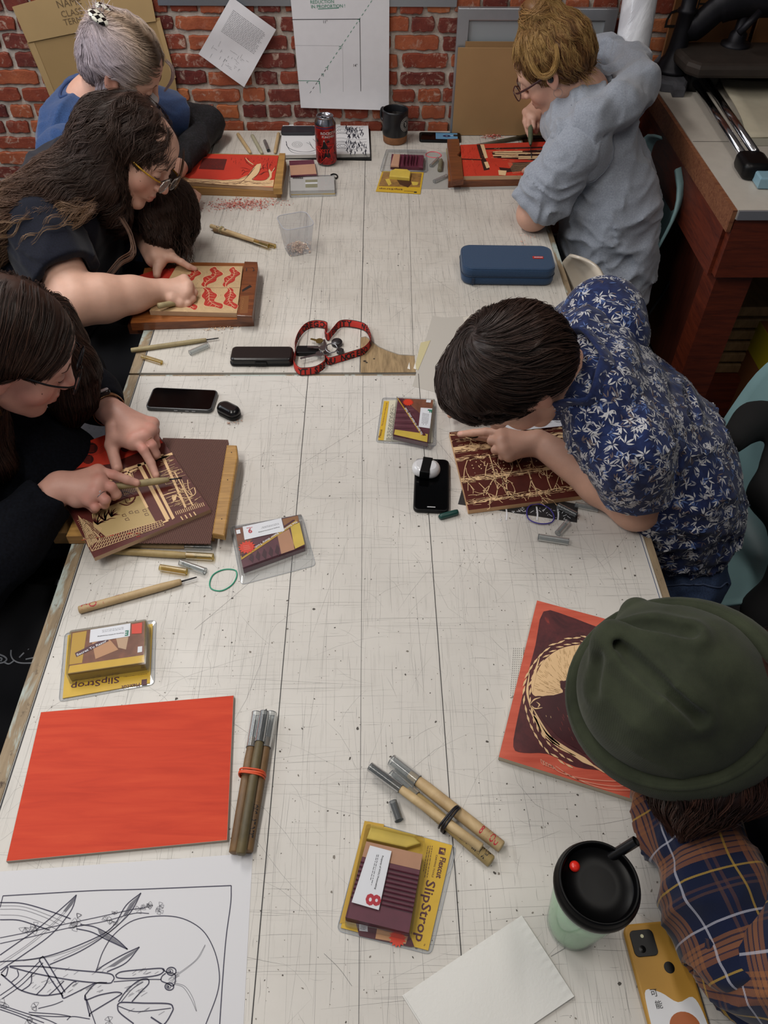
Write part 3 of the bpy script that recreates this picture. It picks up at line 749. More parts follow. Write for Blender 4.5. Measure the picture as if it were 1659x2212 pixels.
TEXTG=semi('text_gray','#4a4a52',.7); RINK=M('ink_red','#b01c30',.5); GINK=M('ink_teal','#14775c',.5); MARB=M('print_maroon','#4b1826',.5); BRN=M('print_brown','#7a4b35',.55,var=.3,vs=60); STAR=M('print_star','#d03a1c',.5)
STROP=M('strop_maroon','#5e2638',.5,var=.15,vs=60); TAN=M('leather_tan','#b48a70',.85,var=.05,bump=.2); WAX=M('wax_yellow','#cbb04a',.5,var=.08,vs=40)

# ---- 1 red board
t=NT('red_paint'); f=t.noise(1,5,.6,t.mapping((6,60,1)),.6); t.setc(t.ramp(f,[(.3,'#b8331a'),(.5,'#c53c20'),(.75,'#cf4828')]),.65,0,.3); t.bump(f,.08,.001); REDP=t.m
mb=MB(); slab(mb,[(88,1538),(505,1502),(491,1815),(13,1861)],0.0006,.0075,M('mdf_edge','#a99b8d',.7),REDP,c=.0005); o=mb.build('painted_board',label='blank red-painted board at the lower left above the insect drawing',cat='board'); o.location.z+=.0

# ---- 2 drawing sheet
def drawing():
    mb=MB(); h=.0009; slab(mb,[(-140,1893),(546,1843),(526,2215),(516,2400),(-140,2400)],.0002,.0004,M('paper_sheet','#cfcfd3',.75),ref=.0004)
    I=NAVYINK; w=.0011; lt=semi('pen_light','#5a5a66',.6); gr=semi('graphite','#77777f',.35)
    def s(p,w_=w,m=I,sm=True): ST(mb,Z8(p),w_,m,h,sm)
    s([(15,1540),(240,1527),(500,1512),(720,1506),(1211,1486)],.0012); s([(1211,1486),(1208,1580),(1185,1750),(1168,1950),(1150,2220)],.0012); s([(15,1540),(0,1600)],.001)
    s([(505,1930),(540,1830),(600,1740),(700,1668),(840,1645),(960,1660),(1060,1720),(1120,1820),(1148,1940),(1138,2050),(1078,2212)],.0011)
    for e in ([(400,1535),(340,1590),(200,1710),(100,1780),(0,1850)],[(400,1535),(370,1620),(270,1740),(120,1850),(0,1930)],
              [(738,1525),(660,1590),(600,1690),(520,1750),(330,1830),(180,1870),(0,1885)],[(738,1525),(680,1630),(560,1740),(420,1830),(260,1900)],
              [(668,1820),(600,1760),(500,1705),(420,1690)],[(668,1820),(560,1770),(480,1730),(400,1712)],[(730,1808),(640,1850),(550,1900),(500,1935)],[(730,1808),(660,1890),(560,1938)],
              [(0,1575),(120,1580),(260,1620),(370,1660)],[(0,1665),(100,1668),(200,1700),(260,1720)]): s(e,.0013)
    for e in ([(395,1545),(300,1660),(150,1790),(0,1890)],[(390,1560),(330,1640),(190,1770),(0,1905)],[(0,1592),(120,1597),(250,1640),(340,1682)],[(0,1610),(120,1614),(240,1655),(320,1695)],[(0,1640),(110,1645),(220,1680),(300,1718)],
              [(730,1540),(640,1650),(500,1770),(300,1850),(120,1880)],[(700,1590),(600,1710),(450,1800),(280,1880)]): s(e,.0007,lt)
    PG(mb,Z8([(400,1538),(368,1570),(330,1620),(345,1625),(380,1585)]),lt,h-.0001); PG(mb,Z8([(738,1528),(680,1580),(640,1650),(665,1640),(700,1590)]),lt,h-.0001)
    PG(mb,Z8([(665,1817),(600,1765),(510,1712),(520,1740),(590,1785)]),lt,h-.0001); PG(mb,Z8([(728,1812),(660,1850),(560,1915),(600,1910),(690,1850)]),lt,h-.0001)
    s([(0,1760),(150,1730),(330,1690),(520,1650),(700,1610),(760,1603)],.0009); s([(0,1790),(160,1755),(340,1712),(540,1675),(700,1632),(780,1632)],.0009)
    rs=random.Random(4)
    for (cx,cy,r) in [(130,1705,30),(165,1725,28),(185,1700,26),(370,1680,34),(405,1655,26),(400,1700,30),(560,1670,26),(595,1675,22),(735,1610,26),(765,1600,22),(800,1590,26),(835,1592,22),(835,1620,20),(600,1625,14),(25,2100,30),(190,2120,26),(140,2190,28),(575,2195,26)]:
        for k in range(4):
            a=rs.uniform(0,6.3); p=[(cx,cy)]
            for q in (-.5,-.2,.2,.5): p.append((cx+r*math.cos(a+q)*1.0,cy+r*.85*math.sin(a+q)))
            p.append((cx,cy)); s(p,.0006,lt)
    # mantis
    for e,w_ in [([(50,1908),(200,1910),(400,1930),(560,1945),(595,1963),(590,1985),(560,1998),(400,1985),(200,1950),(50,1912)],.0014),
        ([(605,1955),(640,1937),(760,1925),(845,1920),(857,1935),(820,1957),(700,1972),(620,1970),(605,1955)],.0014),
        ([(850,1925),(878,1942),(915,1950),(917,1990),(905,2012),(880,2000),(845,1985),(848,1962),(868,1945)],.0012),
        ([(595,1990),(660,1985),(780,1978),(845,1978)],.001),([(5,1945),(40,1912),(30,1960),(5,1950)],.0013),
        ([(5,1950),(55,1992),(110,2035),(220,2062),(330,2050)],.0014),([(90,1928),(95,1960),(60,1992)],.0011),([(165,1948),(160,2000),(112,2038)],.0012),([(255,1965),(235,2010),(190,2058)],.0012),([(335,1985),(300,2020),(255,2060)],.0011),
        ([(205,1875),(218,1862),(238,1875),(340,2045)],.0014),([(205,1875),(255,1960),(330,2068)],.0014),([(208,1882),(100,1990),(0,2062)],.001),([(225,1890),(120,2000),(10,2080)],.001),
        ([(322,2050),(380,1995),(400,1990)],.0013),([(322,2050),(330,2075),(360,2065),(470,2010),(500,1995)],.0013),
        ([(445,2060),(500,2000),(560,1995)],.0014),([(445,2060),(450,2085),(520,2060),(600,2045),(635,2050),(620,2065),(480,2150),(470,2165),(445,2060)],.0014),([(455,2085),(500,2212)],.001),
        ([(620,2095),(660,2040),(720,1988),(770,1975),(778,2000),(740,2040),(690,2095)],.0014),([(635,2095),(690,2030),(750,1990)],.0008),
        ([(615,2110),(640,2098),(750,2102),(880,2105),(905,2125),(900,2150),(860,2212),(800,2230)],.0015),([(615,2110),(625,2150),(700,2210)],.0014),([(620,2118),(700,2145),(800,2140),(895,2128)],.0009),([(790,2175),(850,2215)],.0016)]:
        s(e,w_)
    for cx,cy,r in ((897,1935,25),(887,2015,23)):
        s([(cx+r*math.cos(a),cy+r*.82*math.sin(a)) for a in np.linspace(0,2*PI,13)],.0013); s([(cx+r*.5*math.cos(a)-4,cy+r*.45*math.sin(a)) for a in np.linspace(0,2*PI,9)],.0007); PG(mb,Z8([(cx-6+6*math.cos(a),cy+1+6*math.sin(a)) for a in np.linspace(0,2*PI,9)[:-1]]),I,h)
    for e in ([(915,1958),(970,1920),(1030,1870),(1075,1795)],[(920,1962),(985,1915),(1040,1865),(1075,1800)],[(915,1996),(970,2015),(1010,2075),(1030,2145)],[(915,2003),(960,2020),(1000,2080),(1028,2145)]): s(e,.0006,lt)
    for k in range(70):
        x,y=rs.choice([(rs.uniform(120,560),rs.uniform(1925,1975)),(rs.uniform(90,300),rs.uniform(1990,2050)),(rs.uniform(640,840),rs.uniform(1935,1962)),(rs.uniform(640,890),rs.uniform(2130,2170)),(rs.uniform(650,740),rs.uniform(2000,2080)),(rs.uniform(880,910),rs.uniform(1950,2000)),(rs.uniform(350,560),rs.uniform(2010,2050))]); s([(x,y),(x+rs.uniform(18,34),y-rs.uniform(10,22))],.0006,lt,False)
    for e in ([(0,2110),(120,2150),(250,2190),(330,2230)],[(0,2135),(100,2170),(200,2215)],[(0,2122),(110,2160),(230,2205)],[(150,2150),(300,2160),(370,2172)],[(160,2165),(280,2172),(370,2172)],[(330,2090),(280,2110),(200,2130)],[(350,2190),(380,2172),(470,2185)],[(0,2000),(0,2010)]): s(e,.0009)
    mb.build('insect_drawing',label='white sheet with ink drawing of a mantis among grass, lower left corner',cat='drawing')
drawing()

# ---- carving tools, caps and bands
def capgeo(mb,A,B,r,mat,rim,closed_end=False):
    A=np.array(A);B=np.array(B); n=8; P=[A+(B-A)*k/n for k in range(n+1)]
    mb.tube(P,r,mat,18,cap=False); mb.tube(P,r*.86,mat,18,cap=False)
    for Q,d in ((B,1),(A,-1)):
        u=norm(B-A); e=norm(np.cross(u,(0,0,1))); f=np.cross(e,u)
        mb.tube([Q+(e*math.cos(a)+f*math.sin(a))*r*.94 for a in np.linspace(0,2*PI,19)[:-1]],r*.07,rim,5,loop=True)
RIMG=M('cap_rim','#5e6268',.3); RIMA=M('cap_rim_amber','#9a8d66',.3)
CAPC=clearmat('cap_clear','#eceeee',.02,.15,.10,'#cfd3d6'); CAPA=clearmat('cap_amber','#efe3ba',.02,.2,.12,'#c9b98a'); CAPK=clearmat('cap_gray','#c4c7c8',.02,.15,.16,'#a2a5a8')
def loose_cap(pa,pb,label,r=.0062,tint='c',h=None,group=None):
    hh=r+.0004 if h is None else h
    A=T(*pa,hh);B=T(*pb,hh); mb=MB(); capgeo(mb,A,B,r,{'c':CAPC,'a':CAPA,'k':CAPK}[tint],RIMA if tint=='a' else RIMG)
    return mb.build('plastic_tube',label=label,cat='tube',group=group)
WPAL=wood('handle_pale','#a68a63','#c4aa80',(8,8,8),.55,.2); WGRY=wood('handle_gray','#7f7252','#a4946d',(8,8,8),.6,.2); WBRN=wood('handle_brown','#4f3a26','#7b5e3c',(8,8,8),.55,.2); WMID=wood('handle_mid','#8a744a','#ab9463',(8,8,8),.55,.2); WGRN=wood('handle_dark','#3a3626','#565040',(8,8,8),.5,.2)
def carving_tool(pa,pb,label,r=.006,mat=None,h=None,blade=.03,cap=None,write=None,group=None,name='carving_tool',taper=.8,hb=None,steel=None,cl=.034):
    mat=mat or WPAL; hh=r if h is None else h; A=T(*pa,hh);B=T(*pb,hh if hb is None else hb); u=norm(B-A); L=np.linalg.norm(B-A)
    t=thing(name,label,'carving tool',(A+B)/2-(0,0,r),group)
    P=[A,A+u*.0015,A+u*L*.3,A+u*L*.8,B-u*.004,B]; mb=MB().tube(P,[r*.8,r,r*1.02,r,r*taper,r*taper*.8],mat,14,sm=True)
    if write:
        w_,m_,f0,f1,fl=write; e=norm(np.cross((0,0,1),u)); X=frame(A+u*L*(f0 if not fl else f1)+np.array((0,0,1))*r*1.03,u if not fl else -u)
        vs,fs=textmesh(w_,'LEFT',.012); v=vs.copy(); x0,x1=v[:,0].min(),v[:,0].max(); W_=L*abs(f1-f0); v[:,0]=(v[:,0]-x0)/(x1-x0)*W_; yy=(v[:,1]-.35)/.7; a=yy*1.6
        v[:,1]=np.sin(a)*r*1.03; v[:,2]=(np.cos(a)-1)*r*1.03; mb.put(v,fs,m_,False,X)
    mb.build('handle',t)
    if blade: MB().tube([B-u*.004,B+u*blade*.6,B+u*blade],[.0017,.0016,.0012],steel or M('blade_dark','#3a3a3e',.35,.9),6).build('blade',t)
    if cap:
        c=MB(); capgeo(c,B-u*.016,B+u*cl,r*1.06,{'c':CAPC,'a':CAPA,'k':CAPK}[cap],RIMA if cap=='a' else RIMG); c.build('blade_cap',t,label='see-through plastic cap')
    return t
def band(px,label,r=.0011,col='#2f9a78',name='rubber_band',h=.0013,turns=1,cat='rubber band'):
    p=spl(tp(px,h),6,True); mb=MB(); mb.tube(p,r,M('band_'+col[1:],col,.5),7,loop=True); return mb.build(name,label=label,cat=cat)
def ringband(pc,pd,label,col,n,rad=(.015,.009),w=.0014,h=.008,seed=1,name='rubber_band'):
    """band wound n times round a bundle; pc centre pixel, pd pixel along the bundle axis"""
    C=T(*pc,h); u=norm(T(*pd,h)-C); e=norm(np.cross(u,(0,0,1))); mb=MB(); rs=random.Random(seed); m=M('band_'+col[1:],col,.5)
    P=[]
    for k in range(n*20):
        a=2*PI*k/20; o=u*(.0028*math.sin(k*.13+seed)+w*1.1*(k/20-n/2)); c_,s_=math.cos(a),math.sin(a)
        P.append(C+o+e*rad[0]*np.sign(c_)*abs(c_)**.7+np.array((0,0,rad[1]))*np.sign(s_)*abs(s_)**.7)
    mb.tube(P,w,m,6); return mb.build(name,label=label,cat='rubber band')
G3='three capped tools bound by the orange band'
carving_tool((506,1843),(546,1594),'brown carving tool on the left side of the orange-banded bundle',.0078,WBRN,cap='c',cl=.042)
carving_tool((534,1840),(577,1594),'brown stamped carving tool on the right side of the orange-banded bundle',.0082,WBRN,cap='c',write=('WOSC ART DEPT',BLK,.10,.42,True),cl=.042)
carving_tool((520,1846),(564,1582),'darker carving tool lying on top in the orange-banded bundle',.0072,M('x','#000') if 0 else wood('handle_olive','#3f3826','#66593a',(8,8,8),.55,.2),h=.0175,cap='k')
ringband((545,1673),(553,1640),'orange rubber band wound around three brown tools','#d4532c',4,(.0195,.0135),.0014,.0115,2)
carving_tool((1062,1862),(880,1706),'darker stamped tool at the front of the black-banded pair',.0088,WMID,cap='c',write=('PROPERTY OF WOSC ART DEPT',BLK,.04,.4,True))
carving_tool((1084,1830),(884,1672),'pale tool at the back of the black-banded pair beside the paper cup',.0088,WPAL,cap='c',write=('8 WOU',RINK,.04,.22,True),h=.0089)
carving_tool((1040,1832),(846,1690),'pale slimmer tool between the two in the black-banded bundle',.0066,wood('handle_light','#ab9066','#c9b086',(8,8,8),.55,.2),h=.019,cap='k',cl=.04)
ringband((973,1770),(1010,1800),'black elastic tied around the bundle of tools near the paper cup','#17141c',3,(.0205,.0145),.0016,.0120,5,'hair_elastic')
loose_cap((848,1732),(862,1772),'clear tool cap standing askew above the numbered tool package',.0068,'k',h=.0075)
carving_tool((170,1318),(392,1256),'pale carving tool marked in red, lying alone above the golden package',.0072,WPAL,blade=.028,write=('L  WOU',RINK,.03,.40,True))
mbx=MB(); TXT(mbx,'L',(180,1306),(171,1309),.0150,RINK,hgt=.008); 
carving_tool((215,1188),(421,1201),'greyish capped carving tool in front of the brown grip mat',.0068,WMID,cap='a',h=.0069)
carving_tool((230,1176),(418,1181),'paler capped carving tool tucked against the brown grip mat',.0052,WPAL,cap='c',h=.0053)
loose_cap((346,1226),(403,1235),'amber tool cap left of the clear one near the green band',.0064,'a')
loose_cap((390,1215),(443,1234),'clear tool cap between the amber cap and the green band',.0066,'c')
band([(453,1258),(462,1240),(485,1230),(508,1232),(511,1246),(500,1264),(478,1276),(457,1272)],'green rubber band lying beside the package with the red numeral',.0012,'#2f9a7a')
carving_tool((283,757),(446,734),'grey-handled chisel lying on the seam end below the leaf block',.0058,WGRY,blade=.030,name='chisel')
loose_cap((410,762),(450,745),'clear tool cap beside the grey-handled chisel',.0064,'c')
loose_cap((307,770),(349,783),'amber tool cap in front of the grey-handled chisel',.0056,'a')
carving_tool((455,488),(560,524),'pale marked tool on top of the pair near the clear tub',.0062,WPAL,h=.0125,cap='a',write=('WOU 8',BLK,.02,.34,False))
carving_tool((462,497),(572,526),'dark brown tool under the pale one near the clear tub',.0062,WBRN,cap='a')
ringband((479,497),(492,501),'cream rubber band wound around the pair of tools by the clear tub','#b8ab80',3,(.0095,.0095),.0009,.0105,3)
carving_tool((514,290),(541,330),'pale red-marked tool, leftmost of the three behind the tree block',.0062,WPAL,blade=0)
carving_tool((545,293),(566,331),'grey-green tool, middle of the three behind the tree block',.0062,wood('handle_ash','#8f8a74','#aea88e',(8,8,8),.6,.2),blade=0)
carving_tool((602,289),(594,330),'pale tool with red marks against the open sketchbook',.0062,WPAL,blade=0)
loose_cap((572,305),(580,325),'grey tool cap between the tools behind the tree block',.0062,'k')
CB='clear tool caps'
loose_cap((1163,1160),(1228,1170),'clear tool cap lying frontmost under the birch block',.0068,'c')
loose_cap((1226,1128),(1205,1152),'clear tool cap pointing down just above the frontmost cap',.0064,'c')
loose_cap((1206,1092),(1245,1112),'smoky tool cap on the dark print beside the purple elastic',.006,'k',h=.009)
loose_cap((1243,1090),(1292,1100),'clear tool cap nearest the elbow beside the birch block',.006,'c')
band([(1138,1106),(1145,1092),(1165,1089),(1186,1098),(1197,1116),(1190,1129),(1165,1131),(1143,1122)],'purple elastic band on the dark print in front of the birch block',.0013,'#3b2f86',h=.0045)
band([(920,333),(930,328),(944,329),(953,335),(948,340),(932,340),(922,337)],'pink rubber band by the notched bench hook',.0013,'#e0485a')
carving_tool((972,356),(966,322),'green-grey tool standing along the notched bench hook',.0055,WGRY,blade=0)
loose_cap((931,358),(946,343),'clear tool cap, leftmost of those by the notched bench hook',.006,'c')
carving_tool((950,368),(953,345),'short grey stub tool between the caps by the notched hook',.0075,WGRN if 0 else wood('handle_soot','#55503f','#777058',(8,8,8),.6,.2),blade=0)
loose_cap((938,392),(964,380),'clear tool cap in front of the stub tool by the notched hook',.0062,'c')
t=thing('carving_tool','long dark metal tool lying behind the red interior block','carving tool',T(1080,306))
MB().tube([T(1030,313,.006),T(1085,304,.008),T(1140,294,.008)],[.003,.006,.0075],WGRN,10).build('handle',t)

# ---- phones
def rphone(c,d,L,W,label,h=0.,thick=.0095,case=BK,name='smartphone',extra=None,screen=GLASS,r=.011):
    X=AT(c,d,h); t=thing(name,label,'phone',X[:3,3])
    mb=MB().prism(rrect(L,W,r,5),.0004,thick,case,X,c=.0022,sm=False); mb.build('case',t)
    s=MB().prism(rrect(L-.007,W-.007,r*.75,5),thick-.0002,thick+.0004,screen,X)
    if extra: extra(s,X,thick+.0007)
    s.build('screen',t); return t,X
t_,X_=rphone((395,868),(460,871),.150,.073,'black phone lying face up left of the small earbud case',case=M('case_smoke','#3a3c3f',.25),)
for k in (-.01,.015,.03): MB().box(k,k+.008,-.0375,-.0368,.004,.0065,SLV,X_).build('side_button',t_)
rphone((932,1052),(933,1000),.148,.071,'black phone lying face up under the white earbud case',case=BK,extra=lambda s,X,z:(s.box(-.066,-.064,-.008,.008,z,z+.0001,M('white_mark','#c9c9cc',.5),X),s.box(.066,.0675,-.012,.012,z,z+.0001,M('spk','#2a2a2e',.5),X)))
def bluescreen(s,X,z):
    s.box(-.015,.062,-.026,.026,z,z+.0001,M('screen_blue','#5f93b8',.2),X); s.prism([(.024+.014*math.cos(a),.009*math.sin(a)) for a in np.linspace(0,2*PI,17)[:-1]],z+.0002,z+.0003,M('logo_dk','#1c2350',.3),X)
    s.box(.048,.062,-.002,.014,z+.0002,z+.0003,M('panel_dk','#0e1016',.3),X); s.box(.034,.046,.004,.006,z+.0002,z+.0003,STK,X); s.box(.02,.028,-.001,.001,z+.0004,z+.0005,STK,X)
rphone((950,300),(998,301),.146,.071,'phone showing a pale blue picture beside the black mug',extra=bluescreen)
rphone((645,285),(678,285),.120,.062,'plain dark grey phone lying on the open sketchbook',h=.0165,case=M('case_slate','#24242a',.45),screen=M('slate_back','#2a2a30',.4))
def mustard():
    X=AT((1434,2135),(1462,2250),.0); X=AT((1440,2138),(1410,2034),0); t=thing('smartphone','mustard-yellow cased phone with sticker, bottom right beside the plaid sleeve','phone',X[:3,3])
    MU=M('mustard_case','#b98a34',.55,var=.03); L,W=.152,.074
    MB().prism(rrect(L,W,.012,6),.0004,.0105,MU,X,c=.003,sm=False).build('case',t)
    MB().prism(rrect(.031,.031,.006,5,.052,.016),.0105,.0118,BK,X,c=.0004).build('camera_module',t)
    s=MB(); s.lathe([(.0001,.0120),(.0022,.0120)],M('flash','#c8c59a',.3),tr(X,.060,.016,0),16); s.lathe([(.0001,.0120),(.0045,.0119)],GLASS,tr(X,.045,.020,0),16); s.build('camera_lens',t)
    s=MB(); s.lathe([(.0001,.0106),(.0068,.0106)],BK,tr(X,.022,-.008,0),28,sm=False); s.build('fingerprint_sensor',t)
    s=MB(); s.prism(spl([(.0,.03),(-.004,.012),(-.016,-.006),(-.012,-.026),(-.03,-.033),(-.06,-.033),(-.068,-.02),(-.07,.02),(-.05,.033),(-.02,.034)],4,True)[:,:2][::-1],.0105,.0108,M('sticker','#dfe0e4',.45),X)
    Y=tr(X,-.001,.0215,.0110,-PI/2); s.text('可',tr(Y,-.004,-.006,0),.0095,BLK,off=.0002); s.text('能',tr(Y,-.002,-.019,0),.0095,BLK,off=.0002)
    s.prism([( -.042+.016*math.cos(a),-.006+.019*math.sin(a)) for a in np.linspace(0,2*PI,25)[:-1]],.0108,.0110,M('sticker_orange','#a8571f',.45),X)
    s.build('sticker',t,label='white sticker with dark characters')
mustard()
# ---- earbud cases
t=thing('earbud_case','glossy black earbud case right of the black phone','case',T(496,902))
X=AT((496,896),(520,908),0); MB().prism(rrect(.058,.034,.0165,8),.0004,.013,BK,X,c=.004,sm=True).build('base',t); MB().prism(rrect(.0578,.0338,.0165,8),.0132,.025,M('black_gloss','#0c0c0f',.22),X,c=.009,cb=.0006,sm=True).build('lid',t)
t=thing('earbud_case','white earbud case with black band resting on a black phone','case',T(920,1017,.011))
X=AT((920,1019),(947,1023),.0102); WH=M('white_gloss','#d9d9dc',.15,coat=.5)
MB().prism(rrect(.0585,.044,.0215,8),.0002,.0205,WH,X,c=.009,cb=.006,sm=True).build('shell',t)
MB().box(-.010,.010,-.0226,.0226,.0008,.0212,BK,X,c=.002).build('band',t,label='black band')
# ---- green crayon
MB().tube([T(949,1118,.006),T(953,1116,.006),T(985,1107,.006),T(989,1106,.006)],[.004,.0062,.0062,.0055],M('dark_green','#12403a',.4),10).build('crayon_stub',label='short dark green crayon stub in front of the black phone',cat='crayon')
# ---- black case with lanyard and keys
def keys():
    t=thing('glasses_case','black hard case lying left of the key lanyard','case',T(568,790))
    X=AT((567,779),(630,779),0); MB().prism(rrect(.150,.058,.012,6,0,.004),.0004,.010,BK,X,c=.003,sm=True).build('base',t)
    MB().prism(rrect(.147,.055,.012,6,0,.004),.0104,.021,M('black_dull','#1a1818',.28),X,c=.005,cb=.0003,sm=True).build('lid',t); MB().box(-.014,.014,-.0285,-.0255,.006,.014,BK,X,c=.001).build('latch',t)
    L=thing('key_lanyard','red and black lettered lanyard with keys beside the black case','lanyard',T(715,760))
    RD=M('lanyard_red','#bb2c20',.7,bump=.3,bs=900); BL=M('lanyard_black','#141012',.7)
    path=Y2([(548,355),(545,300),(570,225),(625,160),(700,137),(782,152),(768,200),(790,235),(830,190),(880,140),(960,135),(1060,160),(1100,215),(1108,275),(1060,335),(980,365),(880,395),(800,415),(770,395),(762,440),(700,480),(620,492),(570,485),(535,430)])
    P=spl(tp(path,.0105),8,True); n=len(P)
    rb=MB(); rb.tube(P,.0092,RD,8,loop=True,flat=(.08,1),up=(0,.45,1))
    for o in (.0088,): 
        for s_ in (1,-1): rb.tube(P+norm((0,.45,1))*s_*o,.0007,BL,5,loop=True)
    # lettering along the ribbon, on its camera side
    s=np.concatenate([[0],np.cumsum(np.linalg.norm(np.diff(P,axis=0),axis=1))]); tot=s[-1]
    def letters(word,s0,step,flip=False):
        for k,ch in enumerate(word):
            q=(s0+k*step)%tot; i=min(np.searchsorted(s,q),n-2); u=norm(P[i+1]-P[i]); side=norm(np.cross(u,(0,0,1)))
            if side@(CC-P[i])<0: side=-side
            up=norm((0,.45,1.)); side=norm(side-up*(side@up)); xd=np.cross(up,side)
            vs,fs=textmesh(ch,'CENTER',.03); v=vs*.0195; v[:,1]-=.0068; v[:,2]=.0014
            X=np.eye(4); X[:3,0]=xd; X[:3,1]=up; X[:3,2]=side; X[:3,3]=P[i]; rb.put(v,fs,BL,False,X)
    letters(('WESTERN OREGON UNIVERSITY  '*6)[:int(tot/.0128)],.0,.0128)
    rb.build('strap',L)
    K1=M('brass','#8d7a45',.35,.9); K2=SLV
    def key(a,b,m,h,hd=.009):
        A=T(*a,h);B=T(*b,h); X=frame(A,B-A); Ln=np.linalg.norm(B-A); mb=MB()
        mb.prism([(hd*math.cos(q),hd*math.sin(q)*1.1) for q in np.linspace(0,2*PI,17)[:-1]],0,.002,m,X); mb.prism([(hd*.8,-.003),(Ln,-.003),(Ln+.002,0),(Ln,.003),(Ln*.9,.0022),(Ln*.8,.0034),(Ln*.7,.002),(Ln*.6,.0035),(hd*.8,.0035)],.0002,.0018,m,X); mb.build('key',L)
    key((690,765),(650,775),K2,.012); key((690,737),(672,733),K1,.010); key((698,752),(665,750),K2,.016); key((706,762),(700,735),K2,.005,.008)
    C=T(716,752,.018); MB().tube([C+(.014*math.cos(a),.014*math.sin(a),.003*math.sin(a)) for a in np.linspace(0,2*PI,25)[:-1]],.0016,K2,7,loop=True).build('key_ring',L)
    X=AT((665,762),(690,762),.0); MB().prism(rrect(.055,.03,.006,4),.0005,.011,BK,X,c=.002).build('key_fob',L); MB().lathe([(.0001,.0115),(.003,.0115)],STAR,tr(X,.01,.006,0),12).build('fob_button',L)
    X=AT((728,745),(740,745),.0); MB().lathe([(.0001,.012),(.012,.012),(.0135,.010),(.0135,.001)],M('gunmetal','#4b4a4c',.35,.8),X,20).build('round_tag',L)
    X=AT((735,762),(742,770),.0); MB().lathe([(.0001,.009),(.0085,.009),(.0095,.008),(.0095,.001)],M('gunmetal'),X,8,sm=False).build('hex_tag',L)
keys()
# ---- pencil case
def pencil():
    h=.05; A=T(1012,585,h);B=T(1196,590,h); C=T(1100,557,h); X=frame((A[0]*.5+B[0]*.5,(T(1100,582,h)[1]+T(1100,529,h)[1])/2,TZ),(B-A)*(1,0,0)+(0,-.006,0))
    W_=np.linalg.norm(T(1003,560,h)-T(1202,560,h)); D=T(1100,529,h)[1]-T(1100,582,h)[1]
    t=NT('denim'); g=t.noise(500,2,.5); c=t.mix(t.math('MULTIPLY',g,.6),'#1e3350','#3d5774'); t.setc(c,.85,0,.2); t.bump(g,.5,.001); t.b.inputs['Sheen Weight'].default_value=.2; DN=t.m
    th=thing('pencil_case','blue fabric pencil case with red tag beside the grey hoodie elbow','pencil case',X[:3,3])
    o=rrect(W_,D,.028,8)
    MB().prism(o,.0005,.026,DN,X,c=.003,cb=.008,sm=True).build('body',th); MB().prism(o,.0275,h,DN,X,c=.006,cb=.001,sm=True).build('lid',th)
    ZP=M('zip_navy','#14283f',.6)
    z=MB(); ring=np.array([(p[0]*1.004,p[1]*1.008,.0268) for p in o]); z.tube(ap(X,ring),.0013,ZP,5,loop=True); ring2=np.array([(p[0]*.985,p[1]*.96,h-.0015) for p in o]); z.tube(ap(X,ring2),.0014,DN,5,loop=True); z.build('zipper',th)
    q=MB(); p0=ap(X,(-W_*.38,-D/2-.004,.022))[0]; q.box(-.003,.003,-.0015,.0015,-.018,.004,ZP,frame(p0,(1,0,0)),c=.0005); q.build('zip_pull',th)
    q=MB(); Y=tr(X,W_*.33,-.002,h+.0003); q.box(-.0145,.0145,-.006,.006,0,.0008,M('tag_red','#b5281c',.6),Y,c=.0002); q.text('eoooo',tr(Y,-.0105,-.0022,.0009),.0085,STK,off=.0003,bold=.02); q.build('brand_tag',th,label='red tag with pale lettering')
pencil()
# ---- mug, can, cup, tub
def mug():
    X=frame(T(853,305),(1,0,0)); t=thing('mug','black mug with cork base standing by the blue-screen phone','mug',X[:3,3])
    BC=M('mug_black','#101014',.35); CK=M('cork','#8a5c3a',.85,var=.15,vs=90,bump=.3)
    MB().lathe([(0,.0005),(.037,.0005),(.041,.004),(.0425,.026)],CK,X,40).build('cork_base',t)
    b=MB().lathe([(.0425,.0262),(.044,.03),(.0445,.1),(.044,.107),(.042,.108),(.0405,.105),(.040,.05),(.038,.03),(0,.03)],BC,X,44)
    lg=M('logo_cream','#b9b7b2',.5)
    def sp(u,v): a=math.radians(-38)+u/.0445; return ap(X,(.0449*math.cos(a),.0449*math.sin(a),v))[0]
    for r,w in ((.0215,.0012),(.0125,.0012)):
        for k in range(36):
            a0=2*PI*k/36;a1=2*PI*(k+1)/36
            b.put([sp(r*math.cos(a0),.068+r*math.sin(a0)),sp((r+w)*math.cos(a0),.068+(r+w)*math.sin(a0)),sp((r+w)*math.cos(a1),.068+(r+w)*math.sin(a1)),sp(r*math.cos(a1),.068+r*math.sin(a1))],[(0,1,2,3)],lg)
    for k in range(22):
        a0=2*PI*k/22; a1=a0+.16; b.put([sp(.0155*math.cos(a0),.068+.0155*math.sin(a0)),sp(.0195*math.cos(a0),.068+.0195*math.sin(a0)),sp(.0195*math.cos(a1),.068+.0195*math.sin(a1)),sp(.0155*math.cos(a1),.068+.0155*math.sin(a1))],[(0,1,2,3)],lg)
    for (u,v,w_,h_) in ((-.006,.066,.012,.0018),(-.002,.060,.004,.014),(-.006,.072,.004,.003),(.003,.074,.004,.002)): b.put([sp(u,v),sp(u+w_,v),sp(u+w_,v+h_),sp(u,v+h_)],[(0,1,2,3)],lg)
    b.build('mug_body',t); MB().lathe([(0,.085),(.0402,.085)],M('coffee','#120c0a',.1),X,30,sm=False).build('drink',t)
    MB().tube(spl([ap(X,p)[0] for p in [(-.03,.034,.095),(-.045,.052,.09),(-.047,.055,.06),(-.03,.036,.045)]],6),.005,BC,8).build('handle',t)
mug()
